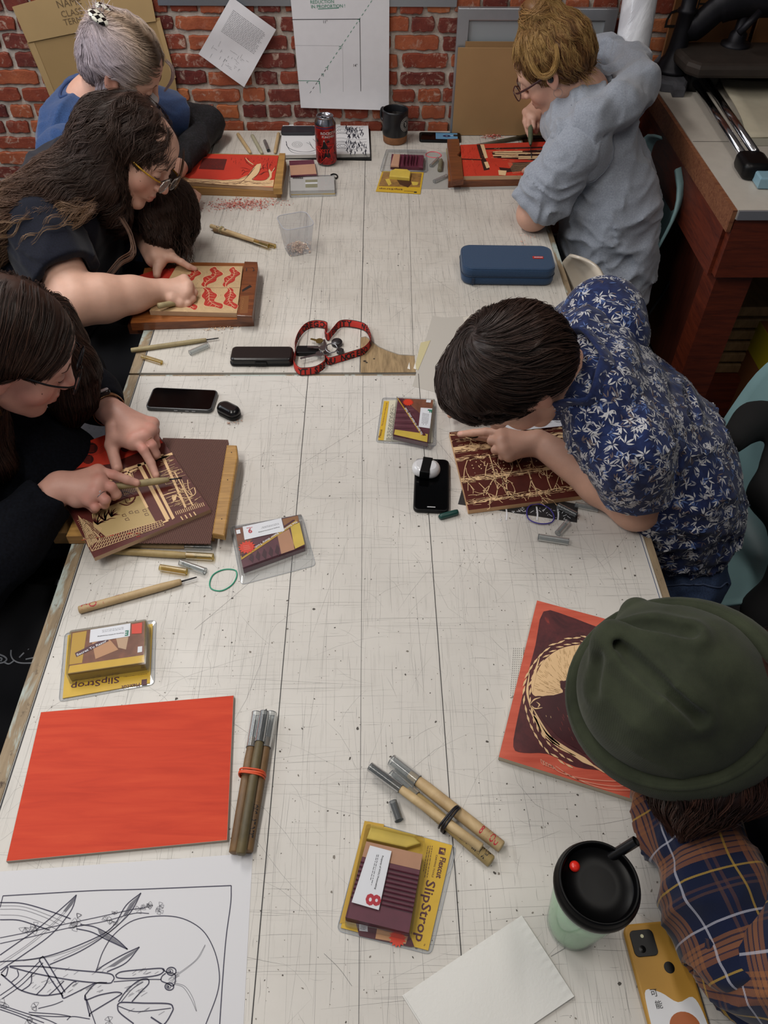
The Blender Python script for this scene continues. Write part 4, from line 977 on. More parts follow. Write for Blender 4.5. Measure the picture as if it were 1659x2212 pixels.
def can():
    X=frame(T(706,352),(1,0,0)); t=thing('drink_can','tall red and black energy drink can standing before the sketchbook','can',X[:3,3])
    AL=M('can_alu','#9a9aa0',.25,1.); 
    tt=NT('can_print'); f=tt.noise(22,5,.6,None,1.5); g=tt.noise(60,3,.6)
    s_=tt.n.new('ShaderNodeSeparateXYZ'); tt.l.new(tt.co(),s_.inputs[0]); 
    tt.setc(tt.mix(tt.math('GREATER_THAN',f,.56),tt.ramp(g,[(.4,'#7c1418'),(.6,'#a02624')]),'#2a1216'),.3,.5); CP=tt.m
    MB().lathe([(0,.002),(.024,.002),(.026,0),(.032,.007)],AL,X,40).build('can_bottom',t)
    b=MB().lathe([(.032,.0072),(.0345,.012),(.0345,.128)],CP,X,48); r=.0348
    def sp(u,v,a00=-98): a=math.radians(a00)+u/r; return ap(X,(r*math.cos(a),r*math.sin(a),v))[0]
    def bend(txt,u0,v0,sz,m,sx=1.,a00=-98):
        vs,fs=textmesh(txt,'LEFT',.02); b.put([sp(u0+p[0]*sz*sx,v0+p[1]*sz,a00) for p in vs],fs,m)
    wt=M('can_white','#c8c4c4',.35,.3); rd=M('can_red','#c22a22',.35,.3); kk=M('can_black','#120c10',.35,.3)
    def rect(u0,u1,v0,v1,m): 
        n=10; b.put([sp(u0+(u1-u0)*i/n,v) for v in (v0,v1) for i in range(n+1)],[(i,i+1,n+2+i,n+1+i) for i in range(n)],m)
    star=[]
    for k in range(10):
        a=PI/2+k*PI/5+.12; q=.045 if k%2==0 else .019; star.append((.004+q*math.cos(a)*.8,.052+q*math.sin(a)))
    c0=sp(.004,.052)
    for k in range(10):
        p,q=star[k],star[(k+1)%10]; n=5; b.put([c0*1.0]+[sp(p[0]+(q[0]-p[0])*i/n,p[1]+(q[1]-p[1])*i/n) for i in range(n+1)],[(0,i+1,i+2) for i in range(n)],kk)
        pp=[sp(p[0]+(q[0]-p[0])*i/n,p[1]+(q[1]-p[1])*i/n) for i in range(n+1)]; b.tube(pp,.0011,rd,5)
    bend('ROCKSTAR',-.010,.104,.0115,wt,1.05); bend('PUNCHED',-.006,.094,.0095,wt,1.0); bend('ROCKSTAR',-.05,.047,.017,rd,1.0); bend('A',-.002,.082,.008,wt)
    rect(-.03,.035,.1215,.125,M('can_blue','#2b2d58',.3,.4)); b.build('can_body',t)
    MB().lathe([(.0345,.1282),(.033,.136),(.0275,.146),(.0265,.149),(.0278,.151),(.0268,.1525),(.025,.151),(.0245,.146),(0,.1455)],AL,X,44).build('can_top',t)
    MB().prism([(.011+.009*math.cos(a),.007*math.sin(a)) for a in np.linspace(0,2*PI,17)[:-1]],.1457,.1460,M('hole','#050505',.5),tr(X,0,0,0,-1.)).build('opening',t); MB().prism(rrect(.018,.010,.004,3,-.006,0),.147,.1478,AL,tr(X,0,0,0,-1.)).build('pull_tab',t)
can()
def boba():
    X=frame(T(1234,1996),(1,0,0)); X[:3,3][2]=TZ; t=thing('drink_cup','clear plastic cup of pale green drink with black lid and straw','cup',X[:3,3])
    LQ=M('green_drink','#b4dcb4',.35); LQ.node_tree.nodes['Principled BSDF'].inputs['Subsurface Weight'].default_value=.3; LQ.node_tree.nodes['Principled BSDF'].inputs['Subsurface Radius'].default_value=(.01,.02,.01)
    FR=M('frost_cup','#cbd6cf',.3); 
    MB().lathe([(0,.006),(.0315,.006),(.034,.03),(.040,.09),(.0445,.135),(0,.135)],LQ,X,40).build('drink',t)
    MB().lathe([(0,.001),(.031,.001),(.033,.004),(.0355,.03),(.0415,.09),(.047,.158)],clearmat('cup_clear','#eef4f0',.08,.06,.12,'#dfeae4'),X,48).build('cup_wall',t)
    MB().lathe([(.0465,.150),(.0495,.152),(.0505,.157),(.0505,.163),(.0490,.166),(.0478,.168),(.0470,.1745),(.0450,.1765),(.0430,.1745),(.0420,.168),(.0405,.1655),(.02,.1665),(0,.1668)],M('lid_black','#040405',.35,spec=.12),X,60).build('lid',t)
    MB().lathe([(0,.0055),(.004,.005),(.0062,.0025),(.0062,0)],M('plug_red','#d2281c',.3),frame(T(1241,1872,.1668),(1,0,0)),16).build('stopper',t,label='red stopper')
    a=T(1332,1843,.169); b=T(1374,1817,.192); d=b-a
    s=MB(); s.tube([a-d*.4,a,b],.0062,M('straw_black','#0b0a0c',.3),16,cap=False); s.tube([b-d*.3,b],.0054,M('straw_in','#000000',.6),16,cap=False); s.build('straw',t)
    rs=random.Random(3)
    for k in range(9):
        a=rs.uniform(0,6.3); MB().lathe([(0,-.004),(.0035,-.002),(.0042,0),(.0035,.002),(0,.004)],M('pearl','#241812',.3),tr(X,.028*math.cos(a),.028*math.sin(a),.008),10).build('tapioca_pearl',t)
boba()
def tub():
    X=frame(T(643,545),T(700,556)-T(643,545)); X=frame(T(643,540),(1,-.22,0)); t=thing('plastic_tub','clear square plastic tub holding wood shavings beside the red shavings','tub',X[:3,3])
    cm=clearmat('tub_plastic','#f0f1f3',.07,.12,.16,'#d5d8df'); w0,w1,H=.066,.088,.088
    def ring(w,z,r): return [(p[0],p[1],z) for p in rrect(w,w,r,5)]
    b=MB(); rs_=[ring(w0*.9,.0008,.014),ring(w0,.003,.015),ring(w1*.97,H*.88,.018),ring(w1,H,.019)]; n=len(rs_[0])
    X2=tr(X,0,0,0,.78-.2)
    for i in range(3):
        b.put(rs_[i]+rs_[i+1],[(k,(k+1)%n,n+(k+1)%n,n+k) for k in range(n)],cm,True,X2)
    b.put(rs_[0],[tuple(range(n))],cm,False,X2); b.build('tub_wall',t)
    MB().tube(ap(X2,rs_[3]),.0012,semi('tub_rim','#c9ccd6',.6,.25),6,loop=True).build('rim',t)
    b=MB(); rs=random.Random(9); sh=[M('shav_a','#d3b49c',.8),M('shav_b','#c79a84',.8),M('shav_c','#dcc6ae',.8)]
    for k in range(420):
        r=abs(rs.gauss(0,.014)); a=rs.uniform(0,6.3); x,y=max(-.028,min(.028,r*math.cos(a)*1.4)),max(-.028,min(.028,r*math.sin(a)*1.4)); z=.003+max(0,.022-r*.7)*rs.random(); q=rs.uniform(0,6.3); L=rs.uniform(.003,.008)
        p=[ap(X2,(x+L*u*math.cos(q),y+L*u*math.sin(q),z+.002*math.sin(PI*(u+.5))))[0] for u in (-.5,-.2,.2,.5)]; b.strip(p,rs.uniform(.001,.0025),rs.choice(sh),(rs.uniform(-.5,.5),rs.uniform(-.5,.5),1))
    b.build('wood_shavings',label='pale wood shavings inside the clear tub',cat='shavings',kind='stuff')
tub()
def shavings(name,cx,cy,sx,sy,n,label,cols,seed,L0=.006,big=False):
    rs=random.Random(seed); b=MB(); ms=[M('curl_'+c[1:],c,.7) for c in cols]
    for k in range(n):
        u,v=rs.gauss(0,.42),rs.gauss(0,.42); px=cx+u*sx; py=cy+v*sy-u*4; h=.001+max(0,(.006 if big else .004)*(1-u*u-v*v))*rs.random()
        c=T(px,py,h); q=rs.uniform(0,6.3); L=L0*rs.uniform(.4,1.3); cv=rs.uniform(-.6,.6)*L
        P=[c+(L*s*math.cos(q)-cv*(1-4*s*s)*math.sin(q),L*s*math.sin(q)+cv*(1-4*s*s)*math.cos(q),.0015*(1-4*s*s)*rs.random()) for s in (-.5,-.25,0,.25,.5)]
        w=rs.uniform(.001,.0022)*(1.6 if big else 1); b.strip(P,[w*.3,w,w,w,w*.3],rs.choice(ms),(rs.uniform(-.6,.6),rs.uniform(-.6,.6),1))
    b.build(name,label=label,cat='shavings',kind='stuff')
shavings('wood_shavings',520,441,95,14,620,'red and pink wood shavings scattered before the tree block',['#b5342a','#c85a4a','#d99a86','#8f2a24'],1)
shavings('wood_shavings',1066,291,32,9,160,'curled pink shavings behind the red interior block',['#c98a78','#d8a894','#b5483c'],2,.011,True)
shavings('wood_shavings',1140,520,30,26,18,'few red shavings near the pencil case',['#c86a5a','#d99a86'],5,.006)
shavings('wood_shavings',480,709,45,5,40,'pale crumbs along the front of the leaf block',['#c9a888','#d8b894'],6,.005)
shavings('wood_shavings',505,912,30,9,16,'small crumbs around the earbud case',['#b07a5a','#8a5a44'],7,.004)
# ================================================================ PACKAGES, BENCH HOOKS, CUT BLOCKS
def lerp(a,b,t): return tuple(a[i]+(b[i]-a[i])*t for i in range(2))
def blister(label,rim,build,h=.006):
    c=np.mean([T(x,y,0) for x,y in rim],0); t=thing('tool_package',label,'package',c,'clear packages of sharpening gear')
    build(t)
    return t
def shell(t,rim,inner,hi,name='plastic_shell',flange=.0012):
    """clear moulded blister: flat rim with a raised lid over the inner outline (read at height hi)"""
    R=np.array(ccw([T(x,y,flange) for x,y in rim])); I=np.array(ccw([T(x,y,hi) for x,y in inner]))
    n=max(len(R),len(I)); mb=MB()
    def rnd(P,r=.006,k=4):
        out=[]; m=len(P)
        for i in range(m):
            a,b,c=P[i-1],P[i],P[(i+1)%m]; u=norm(a-b);v=norm(c-b); p0=b+u*r;p1=b+v*r
            for q in range(k+1):
                s=q/k; out.append((1-s)**2*p0+2*s*(1-s)*b+s*s*p1)
        return np.array(out)
    Rr=rnd(R,.008); Ir=rnd(I,.005); J=rnd(I+(I-I.mean(0))*.03,.006)
    def wall(A,za,B,zb):
        m=len(A); mb.put([(p[0],p[1],za) for p in A]+[(p[0],p[1],zb) for p in B],[(i,(i+1)%m,m+(i+1)%m,m+i) for i in range(m)],CLR2,True)
    def cap(A,z): mb.put([(p[0],p[1],z) for p in A],[tuple(range(len(A)))],CLR)
    cap(Ir,TZ+hi); wall(J,TZ+flange+.001,Ir,TZ+hi)
    if len(Rr)==len(J): wall(Rr,TZ+flange,J,TZ+flange+.001)
    else: cap(Rr,TZ+flange)
    wall(Rr*1.0,TZ+.0003,Rr,TZ+flange+.0012)
    mb.tube([(p[0],p[1],TZ+flange) for p in Rr],.0006,semi('rim_edge','#c9cdd2',.5,.2),5,loop=True)
    mb.build(name,t)
def tiny(mb,pts,h,n=4,seed=0,m=None,w=.0009,along=None):
    """rows of illegibly small print between the two edges pts=(a,b,c,d): a-b is the first row, d-c the last"""
    rs=random.Random(seed); a,b,c,d=pts
    for k in range(n):
        f=(k+.5)/n; p=lerp(a,d,f); q=lerp(b,c,f); u=0
        e=1-rs.random()*.25
        while u<e:
            l=rs.uniform(.03,.11); mb.strip([T(*lerp(p,q,u),h),T(*lerp(p,q,min(e,u+l)),h)],w,m or TEXTG); u+=l+.025
def starburst(mb,c,r,h,mat=None,n=14):
    C=T(*c,h); mb.put([C+((r if k%2==0 else r*.72)*math.cos(PI*k/n),(r if k%2==0 else r*.72)*math.sin(PI*k/n),0) for k in range(2*n)],[tuple(range(2*n))],mat or STAR)
def p8(t):
    rim=[(789,1772),(986,1829),(931,2062),(727,2010)]; q=Y1
    mb=MB(); slab(mb,[(795,1776),(977,1826),(925,2053),(736,2004)],.0006,.0026,M('card_edge','#c9b27a',.6),YEL)
    h=.0030
    PG(mb,q([(590,500),(700,520),(560,1060),(450,1075)]),M('print_gold','#b8922c',.5),h)
    PG(mb,q([(540,1070),(835,1112),(868,1205),(840,1205),(560,1145)]),MARB,h); PG(mb,q([(660,1100),(840,1130),(820,1190),(650,1160)]),M('print_skin','#b98a62',.5),h+.0001)
    starburst(mb,q([(775,1155)])[0],.012,h+.0002)
    PG(mb,q([(560,1075),(605,1082),(608,1122),(560,1115)]),STK,h+.0003); tiny(mb,q([(565,1082),(602,1090),(604,1115),(565,1108)]),h+.0004,3,1,BLK)
    PG(mb,q([(1010,648),(1045,655),(1038,692),(1003,685)]),MARB,h); TXT(mb,'f',*q([(1018,655),(1013,683)]),h+.0002,YEL,.006)
    TXT(mb,'Flexcut',*q([(1015,702),(990,818)]),h+.0001,MARB,.0078,.02); TXT(mb,'CARVING TOOLS',*q([(990,690),(965,815)]),h+.0001,MARB,.0022)
    tiny(mb,q([(975,640),(945,830),(905,820),(940,640)]),h+.0001,3,4,MARB,.0007)
    TXT(mb,'SlipStrop',*q([(938,830),(873,1172)]),h+.0001,MARB,.0125,.01)
    TXT(mb,'™',*q([(920,1185),(916,1197)]),h+.0001,MARB)
    mb.build('backing_card',t)
    # yellow wax bar
    b=MB(); slab(b,q([(625,530),(870,590),(905,625),(825,650),(600,600)]),.0028,.014,WAX,c=.002); b.build('wax_bar',t)
    b=MB(); hb=.020; A=q([(600,615),(915,688),(838,1128),(482,1040)]); slab(b,A,.0028,hb,STROP,ref=hb)
    PG(b,[A[0],A[1],lerp(A[1],A[2],.2),lerp(A[0],A[3],.2)],TAN,hb+.0004)
    # ribs of the profiled strop
    for k in range(9):
        f=.26+.52*k/9; f2=f+.028; p,q_=lerp(A[0],A[3],f),lerp(A[1],A[2],f); p2,q2=lerp(A[0],A[3],f2),lerp(A[1],A[2],f2)
        P=tp([p,q_,q2,p2],hb); n=(tp([lerp(p,p2,.5)],hb)[0],tp([lerp(q_,q2,.5)],hb)[0]); z=(0,0,.0022)
        b.put([P[0],P[1],P[2],P[3],n[0]+z,n[1]+z],[(0,1,5,4),(2,3,4,5),(1,2,5),(3,0,4)],STROP)
        b.strip([P[2]+(0,0,.0004),P[3]+(0,0,.0004)],.0012,M('groove_gold','#7f6f5c' if k%2 else '#3a1824',.5))
    b.build('profiled_strop',t)
    b=MB(); hs=.0238; S=q([(620,638),(741,670),(669,1000),(517,956)]); PG(b,S,STK,hs)
    TXT(b,'Property of WOU Printmaking:',*q([(688,695),(645,885)]),hs+.0002,BLK,.0022,.02); tiny(b,q([(672,690),(632,872),(607,868),(655,690)]),hs+.0002,2,3,TEXTG,.0009)
    TXT(b,'8',*q([(604,905),(596,972)]),hs+.0002,RINK,.019,.03); b.build('sticker',t,label='white sticker with red numeral')
    shell(t,rim,q([(600,515),(930,590),(850,1140),(478,1062)]),.0245)
blister('clear package with white sticker numbered eight, nearest of the packages',[(789,1772),(986,1829),(931,2062),(727,2010)],p8)
def pE(t):
    q=Z8; rim=[(140,1368),(337,1339),(333,1478),(127,1516)]
    mb=MB(); slab(mb,q([(355,175),(800,115),(785,425),(328,505)]),.0006,.0026,YEL)
    h=.003; TXT(mb,'SlipStrop',*q([(625,392),(372,432)]),h,MARB,.011,.01); TXT(mb,'Flexcut',*q([(732,425),(636,440)]),h,MARB,.006,.02)
    PG(mb,q([(742,408),(770,404),(768,434),(740,437)]),MARB,h); tiny(mb,q([(770,370),(640,388),(640,400),(770,384)]),h,1,3,MARB,.0007); mb.build('backing_card',t)
    hb=.026; A=q([(372,158),(762,98),(756,318),(354,378)]); b=MB(); slab(b,A,.0028,hb,M('gold_side','#8a6f22',.4),BRN,c=.001,ref=hb)
    PG(b,q([(380,165),(455,152),(430,320),(362,330)]),M('print_gold'),hb+.0003); PG(b,q([(365,335),(756,278),(756,316),(356,374)]),YEL,hb+.0003)
    PG(b,q([(480,200),(560,180),(620,250),(500,300)]),M('print_skin'),hb+.0003); PG(b,q([(600,160),(680,150),(660,250),(620,240)]),M('print_pale','#b99a7c',.5),hb+.0003)
    PG(b,q([(392,268),(560,186),(570,205),(400,290)]),MARB,hb+.0005); TXT(b,'Secret To Razor',*q([(404,284),(560,208)]),hb+.0007,STK,.0045,.02)
    PG(b,q([(690,118),(745,108),(742,165),(690,168)]),STAR,hb+.0006); PG(b,q([(722,235),(745,232),(744,262),(720,266)]),STK,hb+.0006)
    PG(b,q([(474,146),(684,112),(680,180),(468,214)]),STK,hb+.0008); TXT(b,'Property of WOU Printmaking:',*q([(648,160),(510,180)]),hb+.001,BLK,.0018,.02); tiny(b,q([(648,145),(515,165),(512,150),(648,130)]),hb+.001,2,5,TEXTG,.0007)
    TXT(b,'E',*q([(674,150),(656,152)]),hb+.001,GINK,.010,.04); b.build('kit_box',t,label='golden printed box under the lid')
    shell(t,rim,q([(364,150),(770,90),(764,326),(344,388)]),.0275)
blister('golden clear package with white sticker beside the blank red board',[(140,1368),(337,1339),(333,1478),(127,1516)],pE)
def p6(t):
    q=Z5; rim=[(498,1138),(652,1112),(682,1221),(521,1263)]
    mb=MB(); hb=.018; A=q([(1202,812),(1525,742),(1560,895),(1243,1010)]); slab(mb,A,.0008,hb,STROP,M('print_plum','#5a2c38',.5,var=.2,vs=60),ref=hb)
    e=hb+.0003
    PG(mb,q([(1204,812),(1250,802),(1262,870),(1300,850),(1240,960),(1218,900)]),BRN,e); PG(mb,q([(1445,762),(1525,743),(1530,775),(1460,815)]),M('print_wood','#8c5f38',.5),e)
    PG(mb,q([(1420,845),(1480,812),(1512,915),(1440,940)]),TAN,e); PG(mb,q([(1487,800),(1533,778),(1560,890),(1508,915)]),WAX,e)
    for k in range(5):
        x=1275+k*33; PG(mb,q([(x,965-k*9),(x+10,930-k*10),(x+24,950-k*10),(x+20,985-k*9)]),M('rib_dark','#3a1220',.5),e+.0002)
    PG(mb,q([(1232,950),(1515,762),(1522,780),(1236,970)]),M('print_gold'),e+.0003); PG(mb,q([(1235,943),(1500,765),(1515,766),(1238,958)]),MARB,e+.0005)
    TXT(mb,'The Secret To Razor Sharp Tools',*q([(1519,770),(1300,905)]),e+.0007,STK,.0045,.02)
    starburst(mb,q([(1264,905)])[0],.0165,e+.0008); tiny(mb,q([(1245,895),(1285,890),(1285,915),(1248,922)]),e+.001,3,2,M('orange_txt','#e0a090',.5),.0008)
    S=q([(1242,800),(1440,756),(1456,822),(1252,868)]); PG(mb,S,STK,e+.0010); TXT(mb,'9',*q([(1288,808),(1268,812)]),e+.0012,RINK,.0115,.03); mb.strip(tp(q([(1262,808),(1292,803)]),e+.0012),.0012,RINK)
    TXT(mb,'Property of WOU Printmaking:',*q([(1430,800),(1322,828)]),e+.0012,BLK,.0020,.02); tiny(mb,q([(1430,790),(1325,815),(1322,805),(1425,780)]),e+.0012,2,9,TEXTG,.0008)
    PG(mb,q([(1208,818),(1228,814),(1232,834),(1212,838)]),STK,e+.0012)
    mb.build('kit_box',t,label='printed kit box with diagonal band')
    shell(t,rim,q([(1195,805),(1545,735),(1572,905),(1235,1022)]),.0195)
blister('clear package with underlined red numeral by the green band and black seam',[(498,1138),(652,1112),(682,1221),(521,1263)],p6)
def pF(t):
    q=Y2; rim=[(826,859),(942,864),(942,963),(812,955)]
    mb=MB(); slab(mb,q([(1208,708),(1580,700),(1570,1022),(1165,1005)]),.0006,.0024,M('card_pale','#c9c4ae',.6))
    h=.0028; PG(mb,q([(1208,712),(1246,714),(1205,1006),(1164,1003)]),YEL,h); TXT(mb,'Flexcut',*q([(1182,985),(1196,925)]),h+.0002,MARB,.005,.02); TXT(mb,'The secret to razor sharp tools',*q([(1198,900),(1232,725)]),h+.0002,BRN,.003,.01)
    tiny(mb,q([(1222,1005),(1262,730),(1298,735),(1262,1006)]),h+.0002,7,3,TEXTG,.0008); mb.build('backing_card',t)
    hb=.017; b=MB(); slab(b,q([(1312,690),(1575,705),(1535,1018),(1275,962)]),.0025,hb,STROP,M('print_plum'),ref=hb); e=hb+.0003
    for k in range(8): f=.2+k*.06; b.strip(tp(q([(1300-k*3,775+k*20),(1430,780+k*20)]),e),.0012,M('rib_dark') if k%2 else M('rib_lite','#8a5a64',.5))
    PG(b,q([(1350,693),(1575,706),(1560,860),(1470,800)]),BRN,e); PG(b,q([(1290,925),(1535,960),(1530,1020),(1282,962)]),WAX,e+.0001)
    PG(b,q([(1312,690),(1335,692),(1522,970),(1500,972)]),MARB,e+.0003); PG(b,q([(1305,692),(1312,690),(1500,972),(1488,972)]),M('print_gold'),e+.0003)
    TXT(b,'The Secret To Razor Sharp Tools',*q([(1502,962),(1372,762)]),e+.0005,STK,.005,.02)
    starburst(b,q([(1388,722)])[0],.013,e+.0006); PG(b,q([(1525,702),(1560,704),(1556,725),(1522,722)]),STK,e+.0006)
    PG(b,q([(1482,762),(1568,768),(1550,917),(1466,905)]),STK,e+.0006); TXT(b,'F',*q([(1538,775),(1534,797)]),e+.0008,GINK,.0085,.05); tiny(b,q([(1545,810),(1535,900),(1485,895),(1495,800)]),e+.0008,5,6,TEXTG,.0009)
    b.build('kit_box',t,label='brown printed kit box with diagonal band')
    shell(t,rim,q([(1300,680),(1590,697),(1560,1032),(1265,972)]),.0185)
blister('clear package with green-lettered sticker next to the dark-haired head',[(826,859),(942,864),(942,963),(812,955)],pF)
def pfar():
    b=MB(); q=Y7; slab(b,q([(1068,555),(1300,545),(1328,690),(1082,700)]),.0005,.016,STROP,ref=.016); PG(b,q([(1072,600),(1310,585),(1326,680),(1083,692)]),TAN,.0164)
    b.build('strop_block',label='plum and tan strop block behind the white card package',cat='strop')
    def f(t):
        rim=q([(1070,700),(1498,690),(1510,865),(1072,885)]); mb=MB(); slab(mb,q([(1080,715),(1490,700),(1498,830),(1082,840)]),.0006,.014,M('card_white','#bdbbb8',.5),ref=.014)
        slab(mb,q([(1082,862),(1500,850),(1502,866),(1084,876)]),.0006,.003,YEL,ref=.002)
        e=.0145; PG(mb,q([(1220,735),(1335,732),(1335,805),(1222,808)]),M('card_olive','#8b8768',.5),e); PG(mb,q([(1220,760),(1335,757),(1335,772),(1221,775)]),STK,e+.0002)
        for k in range(16): x=1105+k*6; mb.strip(tp(q([(x,712),(x,725)]),e),.0012 if k%3 else .002,BLK)
        mb.build('kit_box',t,label='white card with barcode'); shell(t,rim,q([(1070,700),(1498,688),(1505,845),(1075,858)]),.016)
    blister('clear package with white card in front of the tall can',q([(1070,700),(1498,690),(1510,865),(1072,885)]),f)
    MB().tube(spl(tp(q([(1460,688),(1490,680),(1518,690),(1522,708),(1510,722),(1500,712)]),.003),5),.0022,BK,7).build('hair_elastic',label='small black elastic behind the white card package',cat='hair elastic')
pfar()
def strop_right():
    q=Y8; mt=NT('ribbed_mat'); s_=mt.n.new('ShaderNodeSeparateXYZ'); mt.l.new(mt.co(),s_.inputs[0]); w=mt.math('SINE',mt.math('MULTIPLY',s_.outputs[0],1500.))
    mt.setc(mt.ramp(w,[(.3,'#a3a19c'),(.6,'#c6c4bf')]),.5); mt.b.inputs['Alpha'].default_value=.8
    mb=MB(); slab(mb,q([(400,430),(740,430),(745,745),(390,740)]),.0002,.0008,mt.m,ref=.0008); slab(mb,q([(762,715),(1400,715),(1400,745),(765,745)]),.0002,.0008,mt.m,ref=.0008)
    mb.build('ribbed_mat',label='thin ribbed pale mat under the notched bench hook',cat='mat')
    b=MB(); h0=.004; hb=.02; A=q([(262,445),(535,455),(530,560),(250,545)]); slab(b,[A[0],A[1],A[2],A[3]],.0006,.012,STROP,ref=.012)
    xs=[(338,.010),(372,.018),(404,.016),(432,.014),(452,.013),(480,.011),(518,.011)]
    for x,hh in xs:
        r=9 if x<500 else 14; P=q([(x-r,470),(x-r-12,550),(x+r-12,552),(x+r,472)]); W_=tp(P,.012); t0=(W_[0]+W_[3])/2+(0,0,hh*.7); t1=(W_[1]+W_[2])/2+(0,0,hh*.7)
        b.put([*W_,t0,t1],[(0,1,5,4),(2,3,4,5),(1,2,5),(3,0,4)],STROP)
    slab(b,q([(278,442),(335,445),(322,545),(252,540)]),.012,.018,TAN,ref=.018,c=.002); slab(b,q([(505,455),(537,458),(530,552),(492,550)]),.012,.019,STROP,ref=.019,c=.003); b.build('profiled_strop',label='plum profiled strop with pointed ribs in the open clear tray',cat='strop')
    t=thing('clear_tray','empty clear moulded tray around the ribbed strop near the mug','tray',T(880,345)); shell(t,q([(215,405),(560,410),(575,590),(160,590)]),q([(225,412),(550,418),(556,580),(180,578)]),.010,'tray_wall')
    mb=MB(); C=q([(180,590),(535,600),(505,785),(125,762)]); slab(mb,C,.0008,.0022,YEL,ref=.0022); e=.0026
    PG(mb,q([(190,600),(518,610),(500,728),(150,718)]),M('print_ochre','#8f6a38',.5,var=.35,vs=60),e); PG(mb,q([(300,655),(420,660),(430,700),(400,730),(330,705)]),M('print_choc','#432414',.5),e+.0002); PG(mb,q([(205,660),(240,655),(260,700),(235,715)]),WAX,e+.0002); PG(mb,q([(430,680),(490,685),(480,710),(440,712)]),WAX,e+.0002)
    TXT(mb,'SlipStrop',*q([(356,742),(154,735)]),e+.0002,MARB,.0095,.01); TXT(mb,'Flexcut',*q([(446,762),(366,758)]),e+.0002,MARB,.004,.02); PG(mb,q([(452,764),(476,766),(474,776),(450,775)]),BLK,e+.0002)
    mb.build('package_card',label='yellow printed card under a wax bar in front of the ribbed strop',cat='card')
    b=MB(); slab(b,q([(250,590),(290,572),(395,578),(425,600),(415,650),(240,635)]),.0024,.014,WAX,ref=.012,c=.003); b.build('wax_bar',label='pale yellow wax bar on the yellow printed card',cat='wax bar')
strop_right()
# ---------------------------------------------------------------- bench hooks and blocks
OAK=wood('hook_oak','#8a6434','#b48a4c',(5,50,50),.5,.2); WAL=wood('hook_walnut','#4e2712','#7a4322',(5,50,50),.4,.2,coat=.3); WAL2=wood('hook_walnut2','#6d3a1a','#9a5c2c',(5,50,50),.4,.2,coat=.3); PLYE=wood('ply_edge','#80592e','#b58a54',(2,2,300),.6,.2)
def bh1():
    q=Y7; t=thing('bench_hook','plywood bench hook holding the red tree block','bench hook',T(500,415))
    h=.030
    b=MB(); slab(b,q([(-150,790),(985,830),(1038,560),(1010,490),(100,470)]),.0005,h-.008,PLYE,OAK,ref=h-.004); b.build('base',t)
    b=MB(); slab(b,q([(975,482),(1032,483),(998,812),(918,812)]),h-.008,h+.012,OAK,ref=h+.012,c=.001); b.build('stop',t)
    b=MB(); slab(b,q([(-150,800),(-100,800),(100,470),(40,470)]),-.03,0,OAK,ref=0); 
    mb=MB(); hb=h+.004; A=q([(150,487),(968,508),(916,806),(-120,740)]); slab(mb,A,h-.0075,hb,REDM,RED,ref=hb); e=hb+.0004
    D=semi('tree_ink','#52120f',.9); DD=M('inkpatch','#5a1914',.5,var=.15,vs=50)
    PG(mb,q([(255,530),(482,540),(452,642),(215,632)]),DD,e)
    for k in range(24): 
        rs=random.Random(k); x,y=rs.uniform(280,440),rs.uniform(545,630); ST(mb,q([(x,y),(x+rs.uniform(-25,25),y+rs.uniform(-15,15)),(x+rs.uniform(-35,35),y+rs.uniform(-20,20))]),.0007,M('inkpatch_l','#8a2a20',.5),e+.0003)
    PG(mb,q([(-120,690),(60,700),(120,722),(300,728),(450,738),(590,728),(680,690),(730,620),(760,590),(800,580),(806,610),(790,650),(765,690),(720,735),(800,745),(850,735),(880,700),(872,650),(880,632),(900,660),(935,615),(930,632),(905,670),(902,712),(880,740),(925,735),(916,800),(600,790),(300,770),(0,745),(-120,738)]),CREAM,e)
    for s_ in ([(60,700),(120,725),(300,730),(450,740),(590,730),(680,692),(730,622),(760,592)],[(800,600),(790,650),(765,690),(720,732),(800,742),(850,732),(880,700),(872,650)],[(80,740),(200,745),(330,760),(480,765),(640,745),(740,765),(830,770),(900,765)],[(100,725),(200,760),(340,745),(450,768),(600,772),(700,745)],[(600,770),(660,720),(720,650),(745,620)],
        [(740,620),(690,590),(655,550),(650,520)],[(745,600),(700,575),(675,530)],[(700,640),(650,625),(610,622)],[(700,650),(650,660),(620,690)],[(650,655),(635,640),(620,655)],[(800,690),(840,660),(870,660)],[(790,640),(830,620),(860,628)],[(830,640),(820,610),(835,590)],[(870,650),(860,600),(865,570)],[(885,620),(890,590),(905,600)],[(905,650),(930,640),(940,600)],[(830,660),(800,680),(780,690)]):
        SW(mb,q(s_),[.0012,.0022,.0012],D,e+.0003)
    SW(mb,q([(655,528),(690,565),(730,592)]),[.002,.004,.004],CREAM,e+.0005)
    rs=random.Random(8)
    for k in range(60): x,y=rs.uniform(520,940),rs.uniform(515,580); ST(mb,q([(x,y),(x+rs.uniform(-14,14),y+rs.uniform(4,18))]),.0006,D,e+.0001,False)
    for k in range(60): x=rs.uniform(60,900); y=742+.03*x*.6+rs.uniform(-8,25); ST(mb,q([(x,y),(x+rs.uniform(15,40),y+rs.uniform(-5,8))]),.0008,D,e+.0005,False)
    mb.build('carved_block',label='red block carved with a leaning tree, on the plywood bench hook',cat='block')
bh1()
